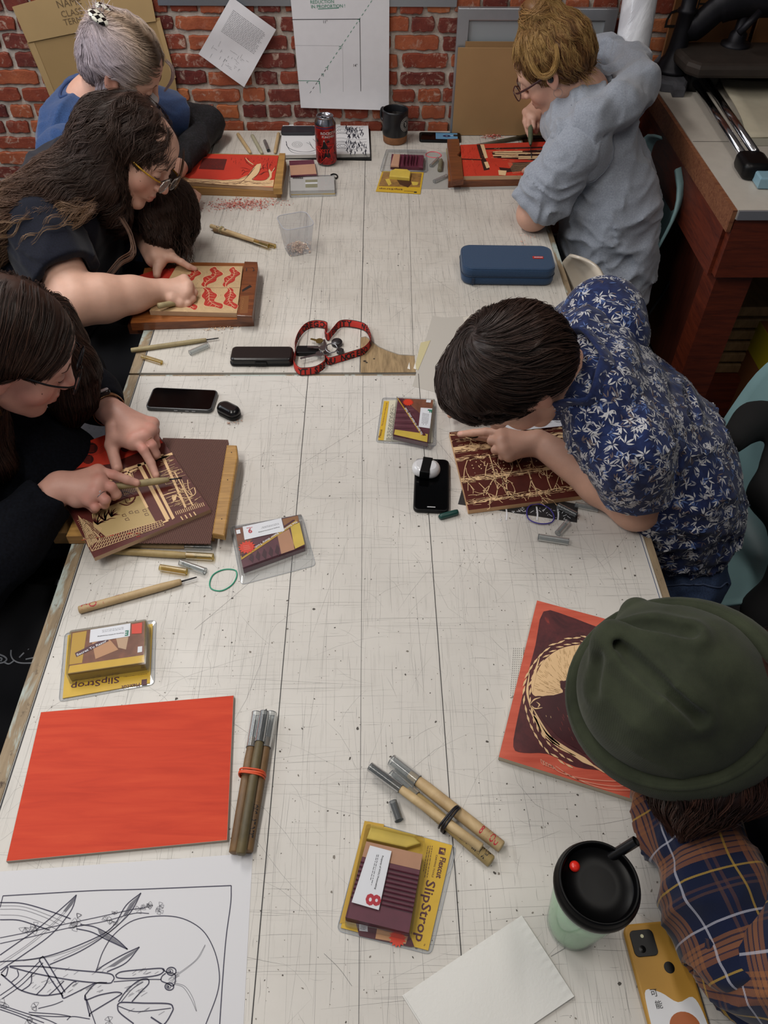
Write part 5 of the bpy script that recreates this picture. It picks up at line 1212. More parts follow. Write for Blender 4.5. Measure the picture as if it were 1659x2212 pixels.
def oakleaf(mb,a,b,w,e,m,vein,scale=1.):
    """wavy oak-leaf shape from stem a to tip b (pixels), w half width in metres"""
    A=T(*a,e);B=T(*b,e); u=B-A; L=np.linalg.norm(u); u/=L; v=np.cross((0,0,1),u); n=48; S_=np.linspace(0,1,n+1)
    def half(s,ph): return w*scale*(max(0.,math.sin(PI*min(1.,s*.97+.02)))**.55)*(.74+.26*math.cos(s*14.5+ph))
    mid=lambda s:.30*w*math.sin(s*7.2+.4)
    L2=L*(1+(scale-1)*.25); pts=[A+u*L2*s+v*(mid(s)+half(s,0.)) for s in S_]+[A+u*L2*s+v*(mid(s)-half(s,2.2)) for s in S_[::-1]]
    mb.poly(pts,m)
    if vein is None: return
    z=np.array((0,0,.0003)); P=[A-u*.004+z]+[A+u*L*s+v*mid(s)+z for s in np.linspace(0,.93,12)]; mb.strip(P,np.linspace(.0017,.0006,13),vein)
    for s in np.linspace(.14,.82,7):
        c=A+u*L*s+v*mid(s)+z*1.2
        for sg in (1,-1):
            q=c+u*L*.09+v*sg*half(s,0. if sg>0 else 2.2)*.66; mb.strip([c,(c+q)/2+u*.0005,q],[.0011,.0009,.0005],vein)
def bh3():
    q=Z4; t=thing('bench_hook','worn brown wooden bench hook holding the leaf block','bench hook',T(420,700)); h=.022
    b=MB(); slab(b,q([(668,612),(1296,590),(1312,305),(1000,300),(740,330)]),.0008,h,WAL,WAL2,ref=h); b.build('base',t)
    b=MB(); slab(b,q([(1252,298),(1318,300),(1322,330),(1292,580),(1212,576)]),h,h+.018,WAL,ref=h+.016,c=.002); 
    e=h+.0185; ST(b,q([(1262,330),(1262,345)]),.0022,BLK,e,False); ST(b,q([(1290,325),(1300,335),(1295,345),(1306,340)]),.0015,BLK,e); PG(b,q([(1240,440),(1280,415),(1290,425),(1240,452)]),M('notch_dark','#1a0d08',.8),e-.0004)
    PG(b,q([(1232,475),(1275,470),(1268,560),(1226,562)]),M('label_brown','#7a4a24',.5),e-.0004); TXT(b,'WOU',*q([(1240,545),(1250,485)]),e,M('label_lt','#9a6a3c',.5),.004)
    b.build('stop',t)
    b=MB(); slab(b,q([(662,640),(742,637),(742,618),(668,618)]),-.028,-.0,WAL,ref=-.0); X=T(290,700); 
    b=MB().box(-.597,-.5535,X[1]-.003,X[1]+.10,TZ-.03,TZ+.0,WAL,c=.004); b.build('foot',t)
    mb=MB(); hb=h+.013; A=q([(905,318),(1243,320),(1212,560),(765,548)]); slab(mb,A,h+.0006,hb,REDM,M('leafblock_tan','#b89a72',.65,var=.08,vs=50),ref=hb); e=hb+.0004
    V=M('vein_cream','#d8b48c',.6); L=M('leaf_red','#a82c20',.5,var=.08)
    def outl(P): ST(mb,P,.0007,V,e+.0001)
    for a,b_,w in (((1055,425),(1112,325),.0165),((1160,425),(1205,325),.0135),((1040,432),(1120,540),.0165),((1165,432),(1195,540),.0135),((940,415),(1010,325),.015),((955,440),(985,545),.015)): 
        A0,B0=q([a])[0],q([b_])[0]; oakleaf(mb,A0,B0,w*1.35,e-.0002,V,None,1.07); oakleaf(mb,A0,B0,w*1.35,e,L,V)
    ST(mb,q([(925,428),(1225,425)]),.0012,V,e+.0002,False); ST(mb,q([(925,432),(1225,430)]),.0006,BRN,e+.0002,False)
    rs=random.Random(4); 
    for k in range(160): x,y=rs.uniform(920,1225),rs.uniform(325,550); ST(mb,q([(x,y),(x+rs.uniform(-8,8),y+rs.uniform(-10,10)),(x+rs.uniform(-14,14),y+rs.uniform(-16,16))]),.0005,M('gouge','#cdb087',.6),e-.0003)
    mb.build('carved_block',label='tan block carved with red wavy leaves, on the worn brown bench hook',cat='block')
    mb=MB(); slab(mb,q([(690,375),(790,340),(912,328),(905,395),(700,395)]),h+.001,h+.007,REDM,M('leaf_red'),ref=h+.007); mb.build('print_plate',label='plain dark red plate behind the leaf block under the hand',cat='plate')
    mb=MB(); slab(mb,q([(770,515),(900,505),(915,548),(742,552)]),h+.0136,h+.0142,RED,ref=h+.014); 
bh3()
def bh2():
    q=Z3; t=thing('bench_hook','brown bench hook with a notched stop, holding the red interior block','bench hook',T(1060,400)); h=.022
    b=MB(); slab(b,q([(150,855),(560,845),(640,690),(145,690)]),.001,h,WAL,WAL2,ref=h); b.build('base',t)
    b=MB(); slab(b,q([(145,658),(200,657),(207,716),(192,735),(212,745),(222,845),(165,853),(145,680)]),h,h+.02,WAL,ref=h+.018,c=.002); b.build('stop',t)
    mb=MB(); hb=h+.013; A=q([(205,684),(640,668),(660,826),(222,832)]); slab(mb,A,h+.0006,hb,REDM,RED,ref=hb); e=hb+.0004; D=M('interior_dark','#2e0f10',.5)
    def d(p,m=D,z=0.): PG(mb,q(p),m,e+z)
    d([(283,683),(300,682),(345,800),(318,805)]); d([(300,700),(600,692),(600,700),(330,706)]); d([(355,720),(600,705),(600,760),(365,745)]); d([(380,770),(600,762),(600,800),(400,815)]); d([(208,748),(310,752),(310,757),(208,753)])
    d([(300,682),(318,682),(336,745),(322,748)],CREAM,.0003); d([(318,765),(335,763),(346,790),(330,795)],CREAM,.0003)
    for (x0,x1,y) in ((360,500,714),(370,590,722),(400,600,738),(360,480,731),(480,590,745)): d([(x0,y),(x1,y-2),(x1,y+4),(x0,y+6)],CREAM,.0004)
    d([(385,803),(425,806),(420,828),(388,826)],CREAM,.0005); d([(370,775),(400,757),(440,760),(455,775),(440,795),(390,790)],RED,.0004)
    rs=random.Random(6)
    for k in range(9): ST(mb,q([(430+k*3,770+k*6),(520,770+k*5),(600,745+k*9)]),.0014,CREAM,e+.0006)
    for k in range(60): x,y=rs.choice([(rs.uniform(210,300),rs.uniform(690,825)),(rs.uniform(330,600),rs.uniform(675,830))]); SW(mb,q([(x,y),(x+rs.uniform(-12,12),y+rs.uniform(4,18))]),[.0004,.0016,.0003],D,e+.0007)
    for k in range(40): x,y=rs.uniform(340,600),rs.uniform(700,760); ST(mb,q([(x,y),(x+rs.uniform(8,40),y+rs.uniform(-4,2))]),.0011,CREAM if k%2 else RED,e+.0008,False)
    for k in range(14): x,y=rs.uniform(215,310),rs.uniform(735,765); ST(mb,q([(x,y),(x+rs.uniform(-8,8),y+rs.uniform(-8,8))]),.0012,M('orange_lt','#d8794a',.6),e+.0008,False)
    mb.build('carved_block',label='red and cream carved block of a furnished interior, on the notched bench hook',cat='block')
bh2()
def bh4():
    q=Z5; t=thing('bench_hook','pale oak bench hook under the brown perforated mat','bench hook',T(330,1150)); h=.022
    b=MB(); slab(b,q([(338,850),(1090,838),(1165,385),(560,355)]),.0008,h,PLYE,OAK,ref=h); b.build('base',t)
    b=MB(); slab(b,q([(1160,380),(1212,382),(1218,440),(1150,845),(1085,832)]),h,h+.014,OAK,ref=h+.014,c=.003)
    for p in ((1185,420),(1165,560),(1135,760)): PG(b,[(q([p])[0][0]+1.2*math.cos(a),q([p])[0][1]+1.2*math.sin(a)) for a in np.linspace(0,2*PI,7)[:-1]],BLK,h+.0146)
    b.build('stop',t)
    X=T(160,1150); MB().box(-.60,-.5535,X[1],X[1]+.14,TZ-.035,TZ,PLYE,c=.003).build('foot',t)
    mt=NT('grip_mat'); s_=mt.n.new('ShaderNodeSeparateXYZ'); mt.l.new(mt.mapping((1,1,1),(0,0,.35)),s_.inputs[0])
    a=mt.math('MULTIPLY',mt.math('SINE',mt.math('MULTIPLY',s_.outputs[0],1300.)),mt.math('SINE',mt.math('MULTIPLY',s_.outputs[1],1300.)))
    mt.setc(mt.ramp(a,[(.0,'#6b4a42'),(.35,'#7b5a52'),(.5,'#2a1614')]),.8); mt.bump(mt.math('MULTIPLY',a,-1.),.6,.002)
    mb=MB(); P=[T(x,y,z) for (x,y),z in zip(q([(835,348),(1168,358),(1172,375),(1078,890),(640,885)]),(h+.001,h+.001,h+.001,h+.001,h+.001))]; P=ccw(P); mb.prism(P,TZ+h+.0004,TZ+h+.0024,mt.m); mb.build('grip_mat',label='brown perforated grip mat between the oak hook and the garden block',cat='mat')
    # block
    hb=h+.012; A=T(337,931,hb);B=T(455,1100,hb);C=T(203,1205,hb); D=A+(C-B); e=hb+.0004
    mb=MB(); mb.prism(ccw([A,B,C,D]),TZ+h+.0026,TZ+hb,REDM,top=M('garden_maroon','#50170f',.55,var=.2,vs=40))
    CR_=M('cut_cream'); RD=M('block_red')
    def g(p,m=CR_,z=0.): PG(mb,q(p),m,e+z)
    def inb(p):
        x,y=p; return x<800+(y-310)*.695-6 and y<960-(x-478)*.415 and y>(310 if x>780 else 0)
    def l(p,w=.0011,m=CR_,z=.0003,sm=False):
        if all(inb(k) for k in p): ST(mb,q(p),w,m,e+z,sm)
    g([(790,315),(835,370),(560,480),(240,520),(236,500),(240,440),(540,330)],RD)
    for cx,cy,r in ((465,398,36),(345,470,44),(450,455,30),(640,400,22)):
        g([(cx+r*math.cos(a),cy+r*.8*math.sin(a)) for a in np.linspace(0,2*PI,15)[:-1]],M('ink_disc','#3c1411',.5),.0003)
        for k in range(5): l([(cx-r*.6,cy-10+k*7),(cx+r*.5,cy-14+k*8)],.0006,M('block_red'),.0005)
    for k in range(14): l([(250+k*20,505-k*6),(330+k*22,430-k*5)],.0007,M('ink_disc'),.0001)
    # window frame bands
    for p in ([(700,480),(720,478),(870,760),(850,770)],[(735,470),(747,467),(895,755),(882,765)],[(820,430),(835,428),(955,700),(945,705)],[(590,520),(880,420),(885,432),(595,532)]): g(p)
    g([(470,735),(640,660),(720,640),(800,780),(540,850),(480,800)],M('garden_tan','#b39a6a',.6),.0001)
    # lattice
    for k in range(26):
        f=k/25; a=(515+f*310,855-f*90); b_=(470+f*370,925-f*130); l([a,b_],.0011)
    for r_ in range(4):
        f=r_/3; l([(515-f*45,858+f*68),(825+f*15,768+f*25)],.0011)
    l([(480,825),(515,858)],.002); l([(405,760),(470,925)],.001)
    for k in range(16): l([(395+k*5,770+k*9),(430+k*6,760+k*3)],.0008); l([(400+k*4,742+k*4),(455+k*3,905-k*2)],.0007)
    for k in range(34): 
        f=k/33; l([(780+f*60,470-f*20+f*0),(835+f*60,440-f*10)],.0006)
    rs=random.Random(14)
    for k in range(60): x=rs.uniform(800,980); y=rs.uniform(440,560); l([(x,y),(x+rs.uniform(20,50),y-rs.uniform(8,20))],.0007)
    for k in range(60): x=rs.uniform(850,1040); y=rs.uniform(560,700); l([(x,y),(x+rs.uniform(20,45),y-rs.uniform(4,18))],.0007)
    for k in range(9): l([(600+k*9,545-k*4),(640+k*8,640-k*3)],.0009)
    for k in range(22): x=rs.uniform(600,700); y=rs.uniform(500,600); l([(x,y),(x+rs.uniform(10,30),y-rs.uniform(4,12))],.0009)
    for p in ([(640,500),(652,498),(760,700),(748,706)],[(890,520),(896,518),(990,690),(984,694)],[(560,560),(700,500),(703,508),(563,570)]): g(p,CR_,.0002)
    for k in range(26): x=rs.uniform(410,760); y=rs.uniform(870,905)-x*.06; l([(x,y),(x+rs.uniform(14,40),y-rs.uniform(2,8))],.0010,RD if k%3 else CR_)
    for k in range(18): f=k/17; l([(905+f*160,740-f*52),(897+f*160,722-f*52)],.0012)
    for k in range(30): x=rs.uniform(420,520); y=rs.uniform(760,860); l([(x,y),(x+rs.uniform(-14,14),y+rs.uniform(8,24))],.0007)
    # plant pot and picture shapes on the right
    l([(940,600),(920,625),(930,650),(970,650),(1000,630),(995,600)],.0018,sm=True); l([(930,560),(950,610),(980,640)],.0016,sm=True); l([(960,560),(965,600),(985,640)],.0016,sm=True); l([(990,570),(980,610),(985,640)],.0016,sm=True); l([(915,600),(945,625),(990,600)],.0014,sm=True)
    l([(880,650),(900,640),(925,660),(895,672),(880,650)],.0016,sm=True); l([(835,640),(900,620)],.0022); l([(850,655),(930,625)],.0014); g([(880,640),(905,635),(900,665),(885,668)],CR_,.0002)
    l([(820,520),(935,500)],.0018); l([(840,560),(900,545),(905,570),(850,585),(840,560)],.0015); l([(870,520),(925,505),(935,520),(880,535),(870,520)],.0012)
    # top white railing bottom right
    for k in range(7): x=925+k*22; y=748-k*8; l([(x,y),(x+12,y+18)],.0022)
    l([(885,745),(1065,690)],.0024); l([(890,760),(1070,705)],.0012); l([(830,780),(862,768)],.004)
    # spiky plants
    for (cx,cy,s_) in ((500,790,1.),(570,750,.8),(540,770,.9)):
        for k in range(11):
            a=rs.uniform(-2.6,-.4); L=rs.uniform(40,70)*s_; p=[(cx,cy),(cx+L*.5*math.cos(a),cy+L*.5*math.sin(a)),(cx+L*math.cos(a+.2),cy+L*math.sin(a+.2))]; SW(mb,q(p),[.0016,.0022,.0004],M('ink_maroon'),e+.0006)
    for s_ in ([(600,640),(640,620),(690,640),(680,670),(650,680),(640,660)],[(610,680),(650,690),(690,670)],[(630,640),(660,650),(665,665)]): SW(mb,q(s_),[.002,.003,.001],M('ink_maroon'),e+.0006)
    for p in ((625,740),(660,725),(690,722),(640,760),(730,715),(740,735)): l([p,(p[0]+14,p[1]-6),(p[0]+22,p[1]+6),(p[0]+4,p[1]+8),p],.001,M('ink_maroon'),.0006)
    mb.build('carved_block',label='maroon and cream carved block of a garden window held by two hands',cat='block')
bh4()
def p5block():
    q=Z6
    t_=MB(); slab(t_,q([(412,820),(395,885),(880,960),(885,885),(640,840)]),.0003,.0006,M('print_black','#232224',.6),ref=.0006)
    rs=random.Random(3)
    for k in range(60): x,y=rs.uniform(560,870),rs.uniform(900,948); ST(t_,q([(x,y),(x+rs.uniform(-16,16),y+rs.uniform(-12,12))]),.0009,STK,.0009,False)
    for x in (590,715,800): ST(t_,q([(x,895),(x+4,925),(x+2,950)]),.003,STK,.0009)
    t_.build('test_print',label='black and white test print lying under the birch block',cat='print')
    hb=.012; A=T(*q([(360,592)])[0],hb);B=T(*q([(438,910)])[0],hb);C=T(*q([(1000,838)])[0],hb); D=A+(C-B)
    mb=MB(); mb.prism(ccw([A,B,C,D]),TZ+.0012,TZ+hb,M('birch_edge','#c49a70',.7),top=M('birch_maroon','#4e1d16',.42,var=.25,vs=18)); e=hb+.0004
    CR_=M('cut_cream')
    O=np.array(A);U=(D-A);V=(B-A)
    def uv(u,v,z=0): p=O+U*u+V*v; return np.array((p[0],p[1],TZ+e+z))
    def band_(v0,w,sl):
        n=40; up=[uv(k/n,v0+sl*k/n+rs.uniform(-.004,.004)) for k in range(n+1)]; lo=[uv(k/n,v0+w+sl*k/n+rs.uniform(-.004,.004)) for k in range(n+1)]
        mb.poly(up+lo[::-1],CR_)
        for k in range(120): u=rs.random(); v=v0+w*rs.random()+sl*u; L=rs.uniform(.01,.05); mb.strip([uv(u,v,.0003),uv(min(1,u+L),v+sl*L,.0003)],rs.uniform(.0006,.0016),M('birch_maroon'))
        for k in range(60): u=rs.random(); v=v0+rs.choice([-.012,w+.012])+sl*u; L=rs.uniform(.02,.08); mb.strip([uv(u,v,.0002),uv(min(1,u+L),v+sl*L+rs.uniform(-.01,.01),.0002)],.0007,CR_)
    band_(.12,.012,-.02); band_(.21,.075,-.03); band_(.36,.03,-.02); band_(.62,.045,-.03); band_(.90,.035,-.03); band_(.03,.02,.0)
    def twig(u,v,a,L,d):
        u2=u+L*math.cos(a); v2=v+L*math.sin(a)*1.35; m=((u+u2)/2+rs.uniform(-.01,.01),(v+v2)/2+rs.uniform(-.012,.012))
        mb.strip(spl([uv(u,v,.0005),uv(*m,.0005),uv(u2,v2,.0005)],4),.0022 if d>2 else (.0016 if d>1 else .0011),CR_)
        if d>0:
            for k in range(2 if d<3 else 3): f=rs.uniform(.35,1); twig(u+(u2-u)*f,v+(v2-v)*f,a+rs.choice([-1,1])*rs.uniform(.3,.8),L*rs.uniform(.45,.7),d-1)
    for (u,v,a,L,d) in ((.06,.03,.7,.16,2),(.08,.40,1.9,.2,2),(.12,.70,1.2,.16,2),(.25,.36,1.6,.26,3),(.18,.62,-1.2,.12,2),(.3,.9,-1.4,.2,3),(.45,.62,-1.6,.22,3),(.5,.62,1.5,.2,3),(.62,.9,-1.5,.2,2),(.7,.60,1.5,.18,2),(.85,.62,1.3,.2,2),(.2,.93,-1.2,.15,2),(.55,.36,1.6,.18,2),(.8,.88,-1.6,.16,2)): twig(u,v,a,L,d)
    for k in range(70): u,v=rs.uniform(.1,.9),rs.gauss(.5,.07); a=rs.uniform(0,6); mb.put([uv(u+.006*math.cos(a+b),v+.009*math.sin(a+b),.0006) for b in (0,1.2,2.4,4)],[(0,1,2,3)],CR_ if k%3 else M('tan_fleck','#8a6a5a',.6))
    mb.build('carved_block',label='dark maroon carved block of birch trunks under the bent elbow',cat='block')
    b=MB(); slab(b,q([(520,580),(600,545),(850,560),(850,585),(640,605)]),.0125,.0131,RED,ref=.013)
    b=MB(); slab(b,q([(560,575),(640,530),(760,518),(880,530),(880,560),(640,585)]),.0128,.0134,STK,ref=.0134)
    for k in range(46): x,y=rs.uniform(640,850),rs.uniform(528,555); SW(b,q([(x,y),(x+rs.uniform(10,40),y+rs.uniform(-4,7))]),[.0004,.002,.0004],BLK,.0139)
    b.build('ink_sketch',label='black and white ink sketch behind the birch block beside the chin',cat='sketch')
    b=MB(); slab(b,q([(660,520),(700,480),(900,490),(900,535),(740,530)]),.0002,.008,M('book_olive','#6d6a3c',.6),M('book_page','#a8a083',.7),ref=.008); b.build('notebook',label='olive notebook peeking out under the bowed dark-haired head',cat='notebook')
    b=MB(); slab(b,[(895,760),(912,738),(930,735),(900,835)],.0002,.0004,M('tape_paper','#c2b890',.6),ref=.0005)
    b2=MB(); slab(b2,[(934,682),(960,686),(1040,680),(1080,850),(950,850),(891,834)],.0002,.0005,M('paper_gray','#b5b0a8',.75),ref=.0006)
    PG(b2,[(909,740),(930,735),(903,800),(896,794)],M('tape_paper'),.0012); PG(b2,[(1000,685),(1016,682),(1015,690),(1004,700)],M('paper_fold','#cbc5ba',.7),.0012)
    b2.build('paper_sheet',label='blank greyish paper sheet partly under the dark-haired head',cat='paper')
p5block()
def p6block():
    q=Z7; t_=MB(); mt=MATS['ribbed_mat_'] if 'ribbed_mat_' in MATS else M('grip_white','#c9c6c0',.8,bump=.8,bs=400); slab(t_,q([(252,338),(300,338),(300,560),(235,590)]),.0003,.002,mt,ref=.002)
    for i in range(5):
        for j in range(22): x=250+i*10-j*.7; y=345+j*11; PG(t_,q([(x,y),(x+4,y),(x+4,y+5),(x,y+5)]),M('grip_hole','#8d8a86',.8),.0023)
    t_.build('grip_mat',label='white perforated grip mat showing at the edge of the round-scene block',cat='mat')
    hb=.012; A=T(*q([(368,108)])[0],hb);B=T(*q([(178,885)])[0],hb);C=T(*q([(850,1097)])[0],hb); D=A+(C-B); e=hb+.0004
    SAL=NT('salmon'); f=SAL.noise(1,5,.6,SAL.mapping((8,60,1),(0,0,-.3))); SAL.setc(SAL.ramp(f,[(.3,'#b84a35'),(.7,'#d0634c')]),.6); 
    PR=NT('plum_ink'); f=PR.noise(22,6,.7,None,.8); g=PR.noise(60,4,.7); PR.setc(PR.ramp(PR.math('ADD',PR.math('MULTIPLY',f,.7),PR.math('MULTIPLY',g,.3)),[(.35,'#38161c'),(.6,'#5a2528'),(.72,'#93372e')]),.55)
    mb=MB(); mb.prism(ccw([A,B,C,D]),TZ+.0022,TZ+hb,M('pale_edge','#b9ad98',.7),top=SAL.m)
    P=spl(tp(q([(400,163),(520,185),(640,230),(760,270),(900,330),(960,420),(900,1010),(830,995),(700,955),(560,935),(420,870),(300,865),(250,835),(270,700),(310,520),(360,330)]),e),3,True); mb.poly(P,PR.m)
    rs=random.Random(21); CR_=M('cut_cream')
    # cream disc with radiating cuts
    cx,cy=590,560
    disc=[(380,440),(420,390),(480,350),(560,330),(660,330),(760,380),(800,520),(760,640),(640,600),(560,590),(520,520),(480,510),(495,570),(420,580),(362,585),(340,545)]
    mb.poly(spl(tp(q(disc),e+.0003),4,True),CR_)
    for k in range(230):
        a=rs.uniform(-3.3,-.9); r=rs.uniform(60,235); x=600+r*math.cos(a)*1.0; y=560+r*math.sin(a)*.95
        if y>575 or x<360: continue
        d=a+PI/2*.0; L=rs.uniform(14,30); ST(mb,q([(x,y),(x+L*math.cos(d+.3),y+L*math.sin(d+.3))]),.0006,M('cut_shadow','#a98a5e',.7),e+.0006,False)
    # ring of leaf dashes
    for (R_,n,w,L) in ((300,24,.0034,44),(270,22,.0032,38)):
        for k in range(n):
            a=-1.2-k*(2.9/n)*1.15; x=600+R_*math.cos(a)*.98; y=570+R_*math.sin(a)*.93+max(0,(-a-3.0))*60; a2=a-PI/2+rs.uniform(-.12,.22)
            if R_<290: a2+=.1
            SW(mb,q([(x,y),(x+L*.5*math.cos(a2),y+L*.5*math.sin(a2)),(x+L*math.cos(a2),y+L*math.sin(a2))]),[.0006,w,.0006],CR_,e+.0006)
    for s_,ws in (([(355,680),(400,760),(440,800),(520,850),(600,900),(650,930)],[.004,.007,.008,.006,.009,.002]),([(330,650),(360,700),(390,760)],[.001,.005,.001]),([(345,640),(420,770),(480,825)],[.001,.005,.002]),([(410,780),(480,840),(560,880)],[.001,.004,.001]),([(650,930),(700,960),(760,985)],[.003,.002,.001]),([(380,390),(350,500),(345,560)],[.001,.006,.002]),([(330,470),(320,560),(335,640)],[.001,.004,.001])):
        SW(mb,q(s_),ws,CR_,e+.0007)
    # crouching dark beast outline
    dk=M('beast_dark','#3f171d',.5,var=.2,vs=30); mb.poly(spl(tp(q([(350,590),(375,582),(420,585),(480,570),(500,560),(485,540),(488,515),(520,500),(540,470),(600,440),(760,480),(760,640),(640,860),(560,840),(480,790),(400,700),(372,650),(345,640),(335,620)]),e+.0009),4,True),dk)
    for s_ in ([(335,622),(355,600),(385,590)],[(340,630),(360,645),(395,640)],[(372,640),(380,625),(365,612)],[(412,678),(415,686)],[(435,682),(438,692)],[(520,680),(524,692)],[(530,676),(534,690)],[(505,545),(520,540)],[(510,555),(525,552)]): SW(mb,q(s_),[.0006,.0024,.0006],CR_,e+.0012)
    for k in range(14): x,y=rs.uniform(460,640),rs.uniform(620,840); SW(mb,q([(x,y),(x+8,y+18)]),[.0004,.0012,.0004],M('salmon_l','#93453a',.6),e+.0012)
    for s_ in ([(430,920),(480,960),(560,985),(660,1000),(780,1005),(850,990)],[(460,930),(540,985),(640,1015),(760,1030),(850,1020)],[(500,960),(600,1010),(720,1045),(850,1050)],[(650,930),(720,965),(800,975),(850,965)],[(660,905),(700,900),(740,910),(700,920),(665,910)]): ST(mb,q(s_),.0009,M('scratch_pink','#dda087',.6),e+.0013)
    for k in range(6): x=735+k*18; ST(mb,q([(x,955),(x+8,975)]),.0012,CR_,e+.0013,False)
    for k in range(5): x=385+k*14; ST(mb,q([(x,895+k*8),(x+6,915+k*7),(x+18,925+k*4),(x+10,905+k*8),(x,895+k*8)]),.0007,M('scratch_pink'),e+.0013)
    mb.build('carved_block',label='salmon-bordered carved block of a round scene beside the green beanie',cat='block')
p6block()
# ---- sketchbook
def sketchbook():
    q=Y7; t=thing('sketchbook','open white spiral sketchbook with ink drawings behind the can','sketchbook',T(700,320))
    b=MB(); slab(b,[(604,341),(802,345),(799,264),(610,270)],.0004,.004,BK,ref=.004); b.build('cover',t)
    h=.0155; PGM=M('page_white','#d6d5d6',.7); b=MB(); slab(b,[(604,335),(799,332),(795,262),(611,270)],.0042,h,M('page_edge','#bcb9b4',.8),PGM,ref=h); e=h+.0004; rs=random.Random(31); NI=semi('sketch_ink','#25263a',.85)
    def l(p,w=.0012): ST(b,p,w,NI,e)
    l([(618,305),(622,318),(640,326),(665,328),(685,322),(690,312)],.0022); l([(618,312),(630,328),(655,332),(680,330)],.0016)
    for r in (3,6,9): l([(642+r*1.2*math.cos(a),312+r*.7*math.sin(a)) for a in np.linspace(0,2*PI,11)],.0009)
    for s_ in ([(668,306),(675,318),(680,322)],[(676,300),(684,310),(682,320)],[(662,308),(670,312),(676,320)],[(690,300),(686,308),(684,316)]): l(s_,.0014)
    for (x0,x1,y0,y1) in ((722,785,268,294),(722,792,300,328)):
        cx=(x0+18); cy=(y0+y1)/2
        for r in (4,7,10): l([(cx+r*1.5*math.cos(a),cy+r*.8*math.sin(a)) for a in np.linspace(0,2*PI,11)],.0012)
        for k in range(34): 
            x=rs.uniform(x0+26,x1); y=rs.uniform(y0,y1); SW(b,[(x,y),(x+rs.uniform(-3,3),y+rs.uniform(3,7)),(x+rs.uniform(-4,4),y+rs.uniform(6,12))],[.0006,.004,.0006],NI,e+.0003)
        for k in range(4): l([(x0-4,y0+k*8),(x0+16,y0+k*7-2),(x0+40,y0+k*7+2),(x1,y0+k*6)],.0016)
    b.build('page_block',t)
    c=MB()
    for k in range(30):
        x=613+k*6.2; p=T(x,267-.1*k*.9,h); c.tube([p+(0,.004*math.cos(a),.004*math.sin(a)-.003) for a in np.linspace(0,2*PI,9)[:-1]],.0007,BK,5,loop=True)
    c.build('spiral_binding',t)
sketchbook()
# ---- napkin
def napkin():
    c=[np.array(T(x,y,0)) for x,y in ((869,2151),(1124,1980),(1237,2155),(980,2330))]; mb=MB(); n=40
    for lay,(z0,sh) in enumerate(((.0004,.0),(.0016,.0),(.0028,.0008))):
        vs=[];fs=[]
        for j in range(n+1):
            for i in range(n+1):
                u=i/n;v=j/n; p=c[0]*(1-u)*(1-v)+c[1]*u*(1-v)+c[2]*u*v+c[3]*(1-u)*v
                z=z0+.0035*abs(math.sin(3.1*u+1.3*v))*math.exp(-((u-.5)**2+(v-.4)**2)*3)*(lay*.5)+(.0006*math.sin(60*u)*math.sin(64*v) if (abs(v-.04)<.02 or abs(u-.96)<.02) else 0)
                vs.append((p[0]+sh*2,p[1]+sh,TZ+z))
        for j in range(n):
            for i in range(n): a=j*(n+1)+i; fs.append((a,a+n+1,a+n+2,a+1))
        t=MATS.get('napkin') or M('napkin','#d9d8d4',.95,bump=.35,bs=260); mb.put(vs,fs,t,True)
    mb.build('napkin',label='folded white paper napkin beside the mustard-yellow phone and cup',cat='napkin')
napkin()
# ================================================================ PEOPLE: shared builders
def skinmat(name,base,blush,lip='#a8574c'):
    t=NT(name); a=t.attr('paint'); s=t.n.new('ShaderNodeSeparateXYZ'); t.l.new(a.outputs['Vector'],s.inputs[0])
    f=t.noise(28,4,.6); b=lin(base); c=t.ramp(f,[(.3,tuple(x*.93 for x in b)),(.7,tuple(min(1,x*1.06) for x in b))])
    c=t.mix(t.math('MULTIPLY',s.outputs[1],.75),c,blush); c=t.mix(t.math('MULTIPLY',s.outputs[0],.85),c,lip); c=t.mix(s.outputs[2],c,'#d9a797')
    t.setc(c,.5,0,.4); t.bump(t.noise(420,3,.6),.06,.0006)
    t.b.inputs['Subsurface Weight'].default_value=.12; t.b.inputs['Subsurface Radius'].default_value=(.012,.005,.003); return t.m
def hairmat(name,root,mid,tip,rough=.42,dark=.45,streak=None):
    t=NT(name); a=t.attr('paint'); s=t.n.new('ShaderNodeSeparateXYZ'); t.l.new(a.outputs['Vector'],s.inputs[0])
    c=t.ramp(s.outputs[1],[(0,root),(.45,mid),(1,tip)])
    v=t.math('ADD',t.math('MULTIPLY',s.outputs[0],1-dark),dark); vm=t.n.new('ShaderNodeVectorMath'); vm.operation='SCALE'; t.l.new(c,vm.inputs[0]); t.l.new(v,vm.inputs['Scale'])
    t.setc(vm.outputs[0],rough,0,.45); return t.m
def place(c,f,u,s=1.):
    f=norm(f); u=np.array(u,float); u=norm(u-f*(u@f)); r=np.cross(f,u); X=np.eye(4); X[:3,0]=r*s; X[:3,1]=f*s; X[:3,2]=u*s; X[:3,3]=c; return X
